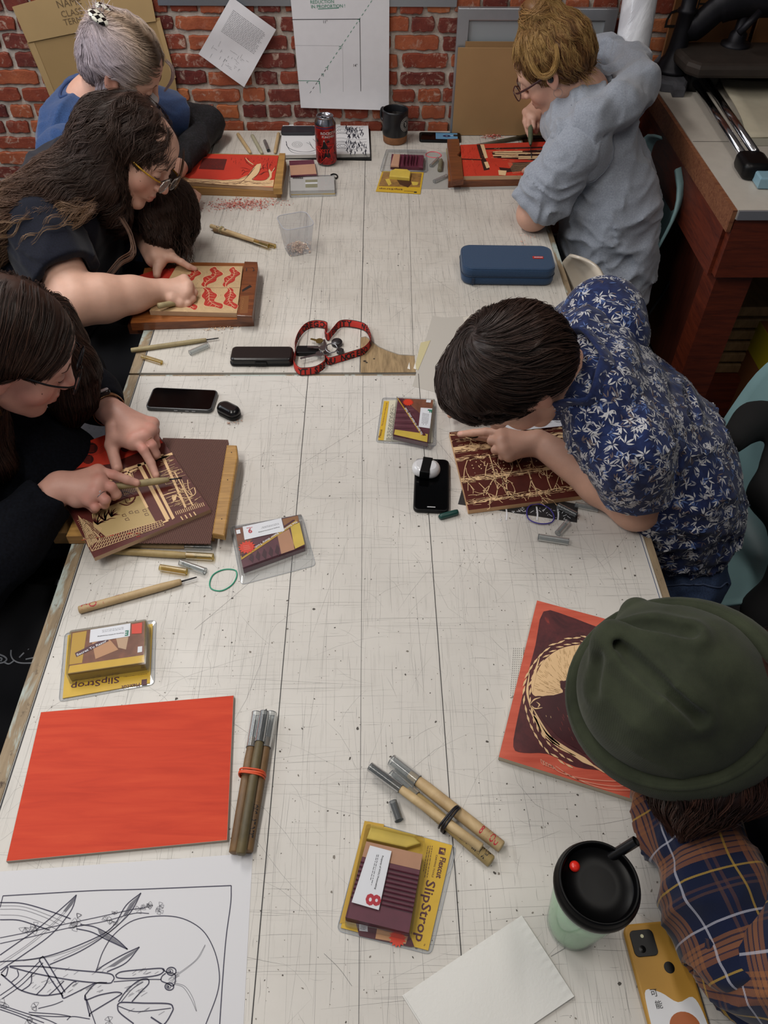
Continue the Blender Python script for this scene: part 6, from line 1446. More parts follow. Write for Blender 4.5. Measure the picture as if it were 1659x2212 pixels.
def head(B,X,jaw=1.,nose=1.,ears=(1,1),sc=1.,female=True,cheek=1.):
    """adds a head in frame X (x = its right, y = face forward, z = crown) to body B"""
    R=X[:3,:3]/np.linalg.norm(X[:3,0]); k0=np.linalg.norm(X[:3,0])
    P=lambda x,y,z: ap(X,(x,y,z))[0]
    E=lambda c,r,k=.012,op=1,Rr=None: B.ell(P(*c),[q*k0 for q in r],R if Rr is None else R@Rr,k*k0,op)
    C=lambda a,b,ra,rb,k=.01,op=1: B.cap(P(*a),P(*b),ra*k0,rb*k0,k*k0,op)
    E((0,-.012,.028),(.074,.093,.088)); E((0,.020,-.028),(.060*jaw,.066,.086),.02); E((0,.042,.048),(.060,.050,.050),.02)
    for s in (-1,1):
        C((s*.050*jaw,.002,-.055),(s*.018,.058,-.099),.018,.016,.02); E((s*.036,.055,-.034),(.027*cheek,.026,.028*cheek),.02); E((s*.048,.045,.012),(.018,.03,.025),.02)
    E((0,.069,-.101),(.021,.016,.016),.015)
    C((-.034,.079,.022),(.034,.079,.022),.011,.011,.015); E((0,.077,-.058),(.030,.014,.022),.018)
    for s in (-1,1): E((s*.031,.096,.003),(.017,.014,.0115),.012,-1)
    for s in (-1,1): E((s*.031,.0775,.003),(.0155,.0135,.0125),.004)
    C((0,.088,.012),(0,.1045*nose,-.020),.0075,.0095,.010); E((0,.1075*nose,-.0285),(.0105,.0105,.0095),.008)
    for s in (-1,1): E((s*.0105,.096,-.0325),(.0080,.0100,.0070),.006)
    for s in (-1,1): E((s*.0062,.0985,-.0390),(.0035,.0048,.0030),.003,-1)
    for s in (-1,1):
        C((s*.021,.0830,-.0655),(s*.006,.0915,-.0600),.0028,.0046,.006); C((s*.020,.0830,-.0670),(s*.006,.0890,-.0720),.0028,.0050,.006)
    C((-.006,.0915,-.0602),(.006,.0915,-.0602),.0045,.0045,.005); C((-.006,.0890,-.0722),(.006,.0890,-.0722),.0052,.0052,.005)
    C((-.019,.0875,-.0660),(.019,.0875,-.0660),.0012,.0012,.003,-1); C((0,.0990,-.0660),(0,.0925,-.0660),.0022,.0012,.003,-1)
    for s,on in zip((-1,1),ears):
        if on:
            t=.25; Rr=np.array([[1,0,0],[0,math.cos(t),-math.sin(t)],[0,math.sin(t),math.cos(t)]])
            Rr=Rr@np.array([[math.cos(s*.35),-math.sin(s*.35),0],[math.sin(s*.35),math.cos(s*.35),0],[0,0,1]])
            E((s*.0795,-.008,-.004),(.0075,.0185,.0310),.006,1,Rr); E((s*.0880,-.004,.004),(.0060,.0100,.0160),.004,-1,Rr); E((s*.0765,.006,-.010),(.006,.006,.008),.004); E((s*.076,-.002,-.031),(.006,.008,.009),.005)
    return P
def facepaint(V,X,extra=()):
    k0=np.linalg.norm(X[:3,0]); L=(V-X[:3,3])@(X[:3,:3]/k0)/k0; out=np.zeros((len(V),3))
    def g(c,r,pw=2): return np.exp(-((((L-np.array(c))/np.array(r))**2).sum(1))**pw)
    out[:,0]=np.clip(g((0,.094,-.0605),(.0185,.012,.0042))+g((0,.092,-.0722),(.0165,.012,.0055)),0,1)
    out[:,1]=np.clip(.6*g((-.042,.06,-.04),(.028,.04,.024),1)+.6*g((.042,.06,-.04),(.028,.04,.024),1)+.5*g((0,.112,-.03),(.014,.015,.012),1)+.45*g((-.083,-.01,0),(.02,.03,.04),1)+.45*g((.083,-.01,0),(.02,.03,.04),1),0,1)
    return out
def handgeo(B,wrist,mcps,fingers,thumb,rw=.024,rf=(.0088,.0092,.0088,.0078),k=.006,up=(0,0,1),s=1.,pr=.0125):
    """palm from wrist to knuckles and five separate fingers; fingers = list of joint lists after each knuckle"""
    w=np.array(wrist)
    for i,m in enumerate(mcps): B.cap(w+(np.array(m)-w)*.12,m,rw*.62*s,pr*s*(1.0 if i<3 else .92),.016)
    for i in range(len(mcps)-1): B.cap(mcps[i],mcps[i+1],pr*.9*s,pr*.9*s,.008)
    for m,fj,r in zip(mcps,fingers,rf):
        ps=[np.array(m)]+[np.array(q) for q in fj]; n=len(ps); rs=[r*s*(1.12-.32*i/(n-1)) for i in range(n)]; B.chain(ps,rs,k*.55)
    tps=[np.array(q) for q in thumb]; B.chain([w+(tps[0]-w)*.25]+tps,[.017*s,.0150*s]+[.0115*s,.0102*s,.0088*s][:len(tps)-1],k*.9)
def nails(V,out,tips,r=.0065):
    for c in tips: out[:,2]=np.maximum(out[:,2],np.exp(-((((V-np.array(c))/r)**2).sum(1))**3))
def folds(specs,lim=.02):
    """specs: (amplitude, matrix or 3 scales, seed, power, centre, radius) ridged noise folds; centre None = everywhere"""
    def f(P):
        d=0
        for a,S,seed,pw,c,r in specs:
            S=np.asarray(S,float); Q=P@(S if S.ndim==2 else np.diag(S)); w=vnoise(Q*.6+7.3,seed+50)[...,None]*.9
            n=vnoise(Q+w,seed); rd=(1-np.abs(n))**pw; v=a*(rd-.45)
            if c is not None: v=v*np.exp(-(((P-np.array(c))/r)**2).sum(-1))
            d=d+v
        return d
    return f
def axes(d,along,across):
    """noise scaling that stretches folds along direction d"""
    d=norm(d); return np.eye(3)*across+np.outer(d,d)*(along-across)
def join(parts):
    Vs=[];Fs=[];As=[];Ms=[];n=0
    for p in parts:
        V,Fc,A,mi=p; Vs.append(V); Fs.append(Fc+n); As.append(A if A is not None else np.zeros((len(V),3))); Ms.append(np.full(len(Fc),mi)); n+=len(V)
    return np.concatenate(Vs),np.concatenate(Fs),np.concatenate(As),np.concatenate(Ms)
def strands(paths,r0,seg=4,attr=None,prof=None):
    """paths (N,K,3) -> tapered strand tubes; attr (N,) random shade"""
    N,K,_=paths.shape; t=np.gradient(paths,axis=1); t/=np.linalg.norm(t,axis=2)[...,None]+1e-12
    ref=np.array((.31,.17,.93)); b=np.cross(t,ref); b/=np.linalg.norm(b,axis=2)[...,None]+1e-9; n=np.cross(b,t)
    pr=(np.sin(np.linspace(.25,PI-.12,K))**.6 if prof is None else prof); r=(np.asarray(r0).reshape(-1,1)*pr[None])[...,None]
    a=np.arange(seg)*2*PI/seg; V=np.stack([paths+r*(math.cos(x)*b+math.sin(x)*n) for x in a],2)
    idx=np.arange(N*K*seg).reshape(N,K,seg); nx=np.roll(idx,-1,2)
    F_=np.stack([idx[:,:-1],nx[:,:-1],nx[:,1:],idx[:,1:]],-1).reshape(-1,4)
    A=np.zeros((N,K,seg,3)); A[...,0]=(attr if attr is not None else RS.rand(N))[:,None,None]; A[...,1]=np.linspace(0,1,K)[None,:,None]
    return V.reshape(-1,3),F_,A.reshape(-1,3)
def grow(H,roots,flow,K,step,off=.001,lift=None,wob=.0,seed=1,free=None):
    rs=np.random.RandomState(seed); P=np.array(roots,float); N=len(P); out=[]; off=np.full(N,off) if np.isscalar(off) else off
    step=np.full(N,step) if np.isscalar(step) else step; ph=vnoise(P*16.,11)*5.+rs.rand(N)*.8; P=H.proj(P,0,2)+H.grad(P)*off[:,None]
    for k in range(K):
        out.append(P.copy()); n=H.grad(P); d=flow(P,k/(K-1)); d=d/(np.linalg.norm(d,axis=1)[:,None]+1e-9)
        if wob: sd=np.cross(n,d); d=d+sd*(wob*np.sin(ph+k*.9)[:,None])
        stick=1. if free is None else (1-free(P,k/(K-1)))[:,None]
        d=d-n*(d*n).sum(1)[:,None]*stick; d/=np.linalg.norm(d,axis=1)[:,None]+1e-9
        P=P+d*step[:,None]; l=off if lift is None else off+lift*(k/(K-1))
        e=H.eval(P)-l
        if free is None: P=P-H.grad(P)*np.clip(e,-.01,.01)[:,None]
        else: P=P-H.grad(P)*(np.clip(np.where(e<0,e,e*stick[:,0]),-.01,.01))[:,None]
    return np.stack(out,1)
def fur(g,n,r,tone=1.4,spread=.0016,seed=1,conv=.2):
    """many fine strands around guide paths"""
    rs=np.random.RandomState(seed); G=clump(g,n,spread,seed,conv); N=len(G)
    a=np.clip(np.repeat(rs.rand(len(g)),n)*.5+rs.rand(N)*.5,0,1)**tone
    return strands(G,rs.uniform(r*.7,r*1.3,N),3,a)
def clump(paths,n,spread,seed=0,conv=.6):
    """each guide path becomes n strands gathered towards its tip"""
    rs=np.random.RandomState(seed); N,K,_=paths.shape; out=[]
    o=rs.randn(N,n,3)*spread; f=(1-conv*np.linspace(0,1,K))[None,None,:,None]
    return (paths[:,None]+o[:,:,None]*f).reshape(N*n,K,3)
def basehair(H,flow=None,amp=.0018,shade=.35):
    V,Fc=H.mesh(); A=np.zeros((len(V),3)); A[:,0]=shade; A[:,1]=.3; return V,Fc,A  # base shell toned darker than the strands: depth shading put into its colour
def brows(B,X,m,parent,thick=.0022,col=None):
    mb=MB(); P=lambda x,y,z: ap(X,(x,y,z))[0]
    for s in (-1,1):
        pts=np.array([P(s*.012,.097,.020),P(s*.020,.097,.0235),P(s*.032,.092,.0255),P(s*.044,.080,.022)])
        q=B.proj(spl(pts,5),.0004); mb.tube(q,np.interp(np.linspace(0,1,len(q)),[0,.3,1],[.0012,thick,.0006]),m,6,flat=(1,.5))
    mb.build('eyebrows',parent)
def lashes(B,X,m,parent,z=-.0035):
    mb=MB(); P=lambda x,y,z: ap(X,(x,y,z))[0]
    for s in (-1,1):
        pts=np.array([P(s*.0175,.088,z+.001),P(s*.025,.0925,z-.0025),P(s*.032,.093,z-.0035),P(s*.0395,.091,z-.002),P(s*.046,.084,z+.002)])
        q=B.proj(spl(pts,5),.0003); mb.tube(q,np.interp(np.linspace(0,1,len(q)),[0,.5,1],[.0004,.0009,.0006]),m,5)
        for k in range(2,len(q),2): mb.tube([q[k],q[k]+X[:3,1]*.004-X[:3,2]*.003],[.0004,.0001],m,4)
    mb.build('eyelashes',parent)
def glasses(X,parent,frame_m,temple_m,shape='round',y=.108,w=.024,h=.019,dz=-.004,lens_m=None,thick=.0011,ext=.10,gap=.0335,slide=0.,only=None,tz=.004):
    P=lambda a: ap(X,a)
    t=bpy.data.objects.new('glasses',None); COL.objects.link(t); t.parent=parent; ORG[t.name]=ORG[parent.name]; t.empty_display_size=.01
    t['label']='eyeglasses'
    lm=lens_m or clearmat('lens','#eef0f2',.10,.04,.05)
    mb=MB(); ln=MB(); y0=y
    for s in (-1,1):
        ring=[]
        for a in np.linspace(0,2*PI,29)[:-1]:
            ex=2.0 if shape=='round' else 2.8; ca,sa=math.cos(a),math.sin(a); xx=w*np.sign(ca)*abs(ca)**(2/ex); zz=h*np.sign(sa)*abs(sa)**(2/ex)
            ring.append((s*gap+xx,y0-.10*abs(s*gap+xx)*abs(s*gap+xx)*10*.1-.0,dz+zz+slide))
        W=P(ring); mb.tube(W,thick,frame_m,7,loop=True); ln.put(W,[tuple(range(len(W)))],lm)
    mb.tube(spl(P([(-gap+w*.93,y0,dz+.004),(0,y0+.003,dz+.009),(gap-w*.93,y0,dz+.004)]),6),thick,frame_m,7)
    mb.build('frame',t) ; ln.build('lens',t)
    for s in (-1,1):
        tm=MB(); tm.tube(spl(P([(s*(gap+w),y0-.006,dz+.008),(s*.070,y0-.018,dz+.009),(s*.0800,y0-.05,dz+tz+.006),(s*.0815,.0,dz+tz+.008),(s*.080,-.022,dz+tz),(s*.078,-.034,dz-.018)]),6),thick*1.25,temple_m,8,flat=(.8,1.5),up=tuple(X[:3,2])); tm.build('temple',t)
    return t
def cloth_mesh(SDs): 
    ps=[]
    for S in SDs: V,Fc=S.mesh(); ps.append((V,Fc,None,0))
    return join(ps)
def person(label,loc): return thing('person',label,'person',loc,'people carving blocks around the worktables')
# ---------------------------------------------------------------- person in the blue T-shirt, far left
SK1=skinmat('skin_a','#c89a86','#b55f50')
def P1():
    hc=np.array((-.650,2.315,1.143)); X=place(hc,(.837,-.05,-.547),(.539,-.15,.822),.98); pc=lambda x,y,z: ap(X,(x,y,z))[0]; R=X[:3,:3]/.98
    side=-1 if pc(-.08,0,0)[1]<pc(.08,0,0)[1] else 1
    root=person('person in blue T-shirt with pale lavender clipped-up hair and face mask, far left',(-.85,2.35,0))
    up=np.array((-.80,2.33,.985)); nk=pc(0,-.04,-.07)*.4+up*.6+(0,0,.02)
    B=SD(.003); head(B,X,.98,.95); B.cap(pc(0,-.03,-.04),nk,.052,.058,.03); B.cap(nk,up+(0,0,-.05),.058,.075,.03)
    S2=np.array((-.76,2.52,.985)); E2=T(448,268,.060); W2=T(385,365,.06); B.chain([S2,E2,W2],[.045,.040,.026],.03)
    m2=[W2+np.array((-.03+.012*i,-.05-.006*i,.0)) for i in range(4)]; handgeo(B,W2,m2,[[q+(.012,-.03,-.01),q+(.018,-.04,-.02)] for q in m2],[W2+(-.02,-.03,0),W2+(-.02,-.06,-.01)],.024)
    S=np.array((-.80,2.13,.985)); E=np.array((-.72,2.08,.80)); W=np.array((-.60,2.30,.81)); B.chain([S,E,W],[.048,.042,.026],.03)
    m=[W+np.array((.05,.02-.016*i,.0)) for i in range(4)]; handgeo(B,W,m,[[q+(.03,0,-.01),q+(.045,0,-.02)] for q in m],[W+(.02,.04,0),W+(.05,.05,-.01)],.024)
    V,Fc=B.mesh(); A=facepaint(V,X); meshobj('body',V,Fc,[SK1],root,attrs={'paint':A})
    BLM=M('brow_brown','#3d2a22',.8); brows(B,X,M('brow_fair','#7a5a48',.8),root); lashes(B,X,M('lash_dark','#1c1210',.7),root)
    # mask
    Mk=SD(.003); Mk.ell(pc(0,.066,-.062),(.046,.040,.036),R,.02); Mk.cap(pc(0,.088,-.03),pc(0,.074,-.09),.024,.020,.02)
    Mk.ell(pc(0,.030,-.055),(.056,.060,.070),R,.01,-1); V,Fc=Mk.mesh(); meshobj('face_mask',V,Fc,[M('mask_gray','#b5b1b3',.85)],root)
    q=MB()
    for s in (-1,1):
        q.tube(spl(np.array([pc(s*.044,.088,-.035),pc(s*.068,.045,-.012),pc(s*.080,.008,.018),pc(s*.087,-.018,.005)]),6),.0012,BK,5); q.tube(spl(np.array([pc(s*.040,.080,-.085),pc(s*.064,.040,-.060),pc(s*.079,.004,-.032),pc(s*.088,-.016,-.015)]),6),.0012,BK,5)
    q.build('mask_loops',root)
    e=MB(); e.lathe([(0,.003),(.004,.002),(.005,0)],M('ear_stone','#2e3a5a',.2),frame(pc(side*.086,-.006,-.030),X[:3,1],X[:3,0]*side),10); e.tube([pc(side*.088,-.012,-.030+.006*math.cos(a))+X[:3,1]*.006*math.sin(a) for a in np.linspace(0,2*PI,13)[:-1]],.0008,SLV,5,loop=True); e.build('earring',root)
    # T-shirt
    t=NT('tee_blue'); g=t.noise(300,3,.6); t.setc(t.ramp(g,[(.3,'#22375d'),(.7,'#304a76')]),.9,0,.15); t.bump(g,.2,.0006); t.b.inputs['Sheen Weight'].default_value=.2; TB=t.m
    C=SD(.006); hip=np.array((-.88,2.30,.58)); mid=(up+hip)/2
    for dy in (-.09,0,.09): C.chain([up+(-.01,dy*1.15,-.02),mid+(0,dy,0),hip+(0,dy,0)],[.098,.128,.14],.06)
    C.cap(S+(0,.02,-.01),S2+(0,-.02,-.01),.072,.072,.05); C.cap((-.815,2.23,1.015),(-.80,2.43,1.015),.066,.066,.05); C.disp=folds([(.009,axes((.1,1,.1),5,15),3,2,None,1),(.004,(22,22,22),5,2,None,1)]); C.dm=.01
    C.cap(pc(0,-.03,-.04),nk+(.015,0,.0),.058,.066,.010,-1)
    SL=SD(.005); h1=S2+(E2-S2)*.62; SL.chain([S2,h1],[.078,.072],.03); SL.disp=folds([(.008,axes(E2-S2,8,22),4,2,None,1)]); SL.dm=.008; SL.plane(h1,E2-S2,.006); SL.cap(h1-(E2-S2)*.1,h1+(E2-S2)*.4,.052,.052,.006,-1)
    S3=SD(.006); h2=S+(E-S)*.7; S3.chain([S,h2],[.078,.074],.03); S3.disp=folds([(.008,axes(E-S,8,22),6,2,None,1)]); S3.dm=.008; S3.plane(h2,E-S,.006)
    V,Fc,A,mi=cloth_mesh([C,SL,S3]); meshobj('t_shirt',V,Fc,[TB],root)
    nb=MB(); ax=norm(up-pc(0,-.03,-.04)); e1=norm(np.cross(ax,(0,0,1))); e2=np.cross(e1,ax); c0=nk+ax*.01
    P=C.proj(np.array([c0+(e1*math.cos(a)+e2*math.sin(a))*.083 for a in np.linspace(0,2*PI,29)[:-1]]),.001); nb.tube(P,.0045,M('neckband','#1e3560',.9),7,loop=True); nb.build('neckband',root)
    # black long sleeves under it
    U=SD(.005); U.chain([S2+(E2-S2)*.3,E2,E2+(W2-E2)*.5,W2+(E2-W2)*.10],[.050,.052,.043,.033],.03); U.disp=folds([(.005,(20,20,20),3,2,None,1)]); U.dm=.005; V1,F1=U.mesh()
    U2=SD(.006); U2.chain([S+(E-S)*.3,E,W+(E-W)*.1],[.052,.048,.034],.03); V2,F2=U2.mesh()
    t=NT('black_lace'); g=t.noise(160,3,.6); t.setc(t.ramp(g,[(.45,'#07070a'),(.7,'#24222a')]),.8); V,Fc,A,mi=join([(V1,F1,None,0),(V2,F2,None,0)]); meshobj('undershirt_sleeves',V,Fc,[t.m],root)
    D=SD(.01); D.ell((-.88,2.3,.53),(.15,.19,.12),k=.05)
    for dy in (-.10,.10): D.chain([np.array((-.88,2.3+dy,.54)),np.array((-.50,2.3+dy*1.2,.55)),np.array((-.50,2.3+dy*1.2,.06))],[.095,.07,.05],.05)
    V,Fc=D.mesh(); meshobj('trousers',V,Fc,[M('trouser_black','#15151b',.85)],root)
    # hair
    H=SD(.0045); H.ell(pc(0,-.016,.040),(.088,.104,.090),R,.02); H.ell(pc(0,-.058,.0),(.074,.058,.078),R,.03)
    tw=pc(side*.01,-.088,.088); H.cap(pc(0,-.08,.03),tw,.045,.028,.03)
    H.ell(pc(0,.100,-.03),(.082,.058,.083),R,.010,-1)
    for s in (-1,1): H.ell(pc(s*.09,.006,-.030),(.035,.040,.046),R,.008,-1)
    H.disp=folds([(.004,(22,22,30),3,2,None,1)]); H.dm=.005; V,Fc,A=basehair(H,shade=.6); parts=[]
    def tint(A_,V_): L=(V_-hc)@R; A_[:,1]=np.clip((np.abs(L[:,0]-.01)*9.5+ (.03-L[:,1])*3.5+.0),0.0,1); return A_
    A=tint(A,V); A[:,0]=.45; parts.append((V,Fc,A,0))
    rs=np.random.RandomState(6); n=2300; sel=V[rs.choice(len(V),n)]
    def fl(P,t): 
        L=(P-hc)@R; d=tw-P; d=d/np.linalg.norm(d,axis=1)[:,None]; sd=np.sign(L[:,0])[:,None]*X[:3,0][None]; w=np.clip(1-np.abs(L[:,0])*14,0,1)[:,None]; return d+sd*w*1.2-X[:3,2]*.25*(np.abs(L[:,0])[:,None]*10)
    g=grow(H,sel,fl,11,.0090,off=rs.uniform(.0005,.004,n),lift=.003,wob=.2,seed=5); SV,SF,SA=fur(g,4,.0006,1.,.0019); SA=tint(SA,SV); parts.append((SV,SF,SA,0))
    # forelocks and spiky ends behind the clip
    fr=[]
    for k in range(26):
        st=pc((-side)*.038+rs.uniform(-.006,.006),.088,.070); P=[st]
        for q in range(10): f=q/9; P.append(P[-1]+norm(X[:3,1]*(.55-.9*f)-X[:3,2]*(.3+1.4*f)-X[:3,0]*side*(.35))*.0125)
        fr.append(np.array(P)+rs.randn(3)*.002)
    SV,SF,SA=strands(np.array(fr),np.full(26,.0009),4,rs.rand(26)*.4+.6); SA[:,1]=.8; parts.append((SV,SF,SA,0))
    sp=[]
    for k in range(120):
        d=norm(-X[:3,1]*rs.uniform(.1,1)+X[:3,2]*rs.uniform(.1,1.3)+X[:3,0]*rs.uniform(-.8,.8)); st=tw+rs.randn(3)*.012; L_=rs.uniform(.03,.075); sp.append([st+d*L_*q/7+np.array((0,0,-.02))*(q/7)**2 for q in range(8)])
    SV,SF,SA=strands(np.array(sp),np.full(120,.0006),3,rs.rand(120)*.5+.5); SA[:,1]=1.; parts.append((SV,SF,SA,0))
    sb=[]
    for k in range(60):
        st=pc(side*.078,rs.uniform(-.035,.0)-.01,-.005); P=[st]
        for q in range(9): f=q/8; P.append(P[-1]+norm(-X[:3,2]+X[:3,1]*(.1)+np.array((0,0,-.5*f))+rs.randn(3)*.08)*.0105)
        sb.append(P)
    SV,SF,SA=strands(np.array(sb),np.full(60,.0007),4,rs.rand(60)); SA[:,1]=1.; parts.append((SV,SF,SA,0))
    V,Fc,A,mi=join(parts); HM=hairmat('hair_lavender','#57432f','#c9b19c','#d3c5cd',.5,.6); meshobj('hair',V,Fc,[HM],root,attrs={'paint':A})
    # checkered claw clip
    t=NT('checker'); ch=t.n.new('ShaderNodeTexChecker'); ch.inputs['Scale'].default_value=80; ch.inputs[1].default_value=(*lin('#0d0d0f'),1); ch.inputs[2].default_value=(*lin('#cfcdc0'),1); t.l.new(t.mapping((1,1,1),(0,0,.6)),ch.inputs[0]); t.l.new(ch.outputs[0],t.b.inputs['Base Color']); t.b.inputs['Roughness'].default_value=.25
    cl=SD(.002); a=tw+X[:3,2]*.026+X[:3,0]*side*.03; cl.ell(a,(.026,.030,.009),R,.004); cl.ell(a-X[:3,1]*.0-X[:3,0]*side*.046,(.020,.028,.009),R,.004); cl.cap(a-X[:3,2]*.005,a-X[:3,2]*.03+X[:3,0]*side*.012,.004,.002,.004); V,Fc=cl.mesh(); meshobj('claw_clip',V,Fc,[t.m],root)
    # necklace
    P=C.proj(np.array([nk+(e1*math.cos(a)+e2*math.sin(a))*.06 for a in np.linspace(0,PI,12)]),0); 
P1()
# ---------------------------------------------------------------- person with long wavy hair and black T-shirt
SK2=skinmat('skin_b','#cfa490','#bf6a58'); BT=NT('tee_black'); _g=BT.noise(300,3,.6); BT.setc(BT.ramp(_g,[(.3,'#0a0c16'),(.7,'#131624')]),.85,0,.15); BT.bump(_g,.2,.0006); BT.b.inputs['Sheen Weight'].default_value=.12; BT=BT.m
SK2B=SK2
def P2():
    hc=np.array((-.5648,1.9613,1.0712)); X=place(hc,(.76,-.33,-.56),(.601,.16,.784),.985); pc=lambda x,y,z: ap(X,(x,y,z))[0]; R=X[:3,:3]/.985
    side=1
    root=person('person in black T-shirt with long wavy brown hair and gold-armed glasses at the leaf block',(-.85,1.95,0))
    up=np.array((-.775,1.975,.955)); nk=pc(0,-.04,-.07)*.45+up*.55+(0,0,.02)
    B=SD(.0027); head(B,X,1.02,1.,(1,1),cheek=1.06); B.cap(pc(0,-.03,-.04),nk,.054,.060,.03); B.cap(nk,up+(0,0,-.04),.06,.075,.03)
    S=np.array((-.79,1.80,.945)); E=T(165,652,.090); W=T(348,628,.058)
    B.chain([S,E],[.060,.056],.03); B.chain([E,E+(W-E)*.30,E+(W-E)*.65,W],[.054,.056,.043,.029],.02)
    m=[T(398,604,.070),T(406,617,.068),T(405,631,.060),T(398,642,.050)]
    fg=[[T(412,620,.050),T(414,634,.040),T(408,640,.034)],[T(419,632,.050),T(413,648,.036),T(402,652,.032)],[T(416,645,.045),T(408,657,.034),T(397,657,.030)],[T(407,655,.040),T(400,664,.030),T(390,661,.028)]]
    th=[T(372,645,.050),T(390,655,.040),T(405,652,.034)]
    handgeo(B,W,m,fg,th,.028,s=1.02)
    # far arm and pointing hand
    S2=np.array((-.74,2.13,.93)); E2=np.array((-.66,2.16,.82)); W2=T(335,556,.062); B.chain([S2,E2],[.055,.048],.03); B.chain([E2,W2],[.045,.028],.02)
    m2=[T(372,556,.066),T(366,548,.062),T(355,540,.058),T(345,534,.052)]
    fg2=[[T(392,566,.060),T(408,576,.048),T(421,581,.039)],[T(382,560,.050),T(388,568,.038),T(384,566,.036)],[T(368,545,.045),T(376,556,.036),T(372,556,.034)],[T(352,534,.042),T(362,546,.034),T(362,548,.032)]]
    handgeo(B,W2,m2,fg2,[T(345,568,.055),T(340,582,.046),T(339,594,.038)],.026)
    V,Fc=B.mesh(); A=facepaint(V,X); nails(V,A,[T(418,580,.046)],.006); meshobj('body',V,Fc,[SK2],root,attrs={'paint':A})
    brows(B,X,M('brow_b','#4a3226',.8),root,.0026); lashes(B,X,M('lash_dark','#1c1210',.7),root)
    GD=M('temple_gold','#b08426',.3,.4,var=.4,vs=120); SV_=M('wire_silver','#a9a7a3',.25,1.)
    glasses(X,root,SV_,GD,'round',y=.112,w=.0245,h=.0215,thick=.0012,gap=.033,dz=-.006,lens_m=clearmat('lens_gray','#d9dadb',.12,.05,.22,'#a8a4a4'))
    for s in (-1,1): MB().tube(spl(ap(X,[(s*.056,.106,.003),(s*.035,.113,.016),(s*.015,.113,.012)]),5),.0014,M('brow_bar','#241a16',.3),6).build('brow_bar',root)
    e=MB(); c=pc(side*.086,-.008,-.036); e.tube([c,c+X[:3,2]*-.012,c+X[:3,2]*-.026],[.001,.0025,.0012],SLV,6); e.build('earring',root)
    # T-shirt
    C=SD(.006); hip=np.array((-.93,1.94,.58)); mid=(up+hip)/2+(-.01,0,.02)
    for dy in (-.10,0,.10): C.chain([up+(-.01,dy*1.1,-.02),mid+(0,dy*1.1,0),hip+(0,dy,0)],[.112,.150,.165],.07)
    C.cap(S+(.0,.03,-.01),S2+(.01,-.05,-.035),.085,.072,.05); C.disp=folds([(.010,axes((.1,1,.1),5,14),3,2,None,1)]); C.dm=.01
    C.cap(pc(0,-.03,-.04),nk+(.015,0,.0),.062,.072,.010,-1)
    SL=SD(.005); h1=S+(E-S)*.70; SL.chain([S,h1],[.098,.088],.04); SL.disp=folds([(.008,axes(E-S,7,18),4,2,None,1)]); SL.dm=.008; SL.plane(h1,norm(E-S)+np.array((.25,0,0)),.006); SL.cap(h1-(E-S)*.05,h1+(E-S)*.4,.066,.066,.006,-1)
    S3=SD(.006); h2=S2+(E2-S2)*.95; S3.chain([S2,h2],[.085,.080],.03); S3.plane(h2,E2-S2,.006)
    V,Fc,A,mi=cloth_mesh([C,SL,S3]); meshobj('t_shirt',V,Fc,[BT],root)
    q=MB(); P=SL.proj(spl(np.array([S+(.05,-.05,.085),S+(-.02,-.06,.09),S+(-.07,-.05,.03)]),6),.001)
    D=SD(.01); D.ell((-.92,1.94,.54),(.18,.21,.13),k=.05)
    for dy in (-.11,.11): D.chain([np.array((-.90,1.94+dy,.55)),np.array((-.56,1.92+dy*1.2,.56)),np.array((-.52,1.90+dy*1.2,.30)),np.array((-.52,1.90+dy*1.2,.06))],[.115,.088,.07,.055],.05)
    V,Fc=D.mesh(); meshobj('trousers',V,Fc,[M('trouser_black','#15151b',.85)],root)
    # hair
    H=SD(.005); H.ell(pc(0,-.018,.032),(.085,.101,.086),R,.02); H.ell(pc(0,-.055,-.005),(.080,.058,.074),R,.03)
    H.ell(pc(0,.112,-.044),(.086,.074,.084),R,.008,-1)
    H.ell(pc(side*.085,.026,-.050),(.042,.058,.068),R,.006,-1); H.ell(pc(side*.06,.06,-.10),(.05,.05,.05),R,.006,-1)
    # flowing mass over the back
    b=[pc(side*.02,-.075,.0),T(205,364,.28),T(128,404,.26),T(56,446,.235),T(5,500,.205),T(-30,560,.17)]
    H.chain(b,[.070,.064,.056,.050,.042,.020],.04)
    b2=[pc(side*.055,-.05,-.02),T(215,385,.27),T(150,415,.26),T(95,430,.25)]; H.chain(b2,[.055,.055,.045,.03],.03)
    b3=[pc(side*.072,-.062,-.03),T(232,415,.24),T(246,460,.19),T(266,505,.12)]; H.chain(b3,[.034,.034,.026,.012],.02)
    fs=-side
    b4=[pc(fs*.075,.0,.0),pc(fs*.085,.015,-.07),T(372,440,.13),T(385,485,.08),T(388,512,.05)]; H.chain(b4,[.045,.050,.050,.040,.014],.03)
    b5=[pc(fs*.07,-.03,-.03),T(330,465,.13),T(345,520,.09)]; H.chain(b5,[.05,.05,.02],.03)
    H.disp=folds([(.009,axes((.8,.1,.2),7,22),3,2,None,1)]); H.dm=.009
    V,Fc,A=basehair(H,shade=.3); 
    def tipf(V_): return np.clip((-.70-V_[:,0])/.28,0,1)
    A[:,1]=tipf(V)*.9; parts=[(V,Fc,A,0)]
    rs=np.random.RandomState(6); n=3400; sel=V[rs.choice(len(V),n)]
    part=pc(fs*.012,.0,.135)
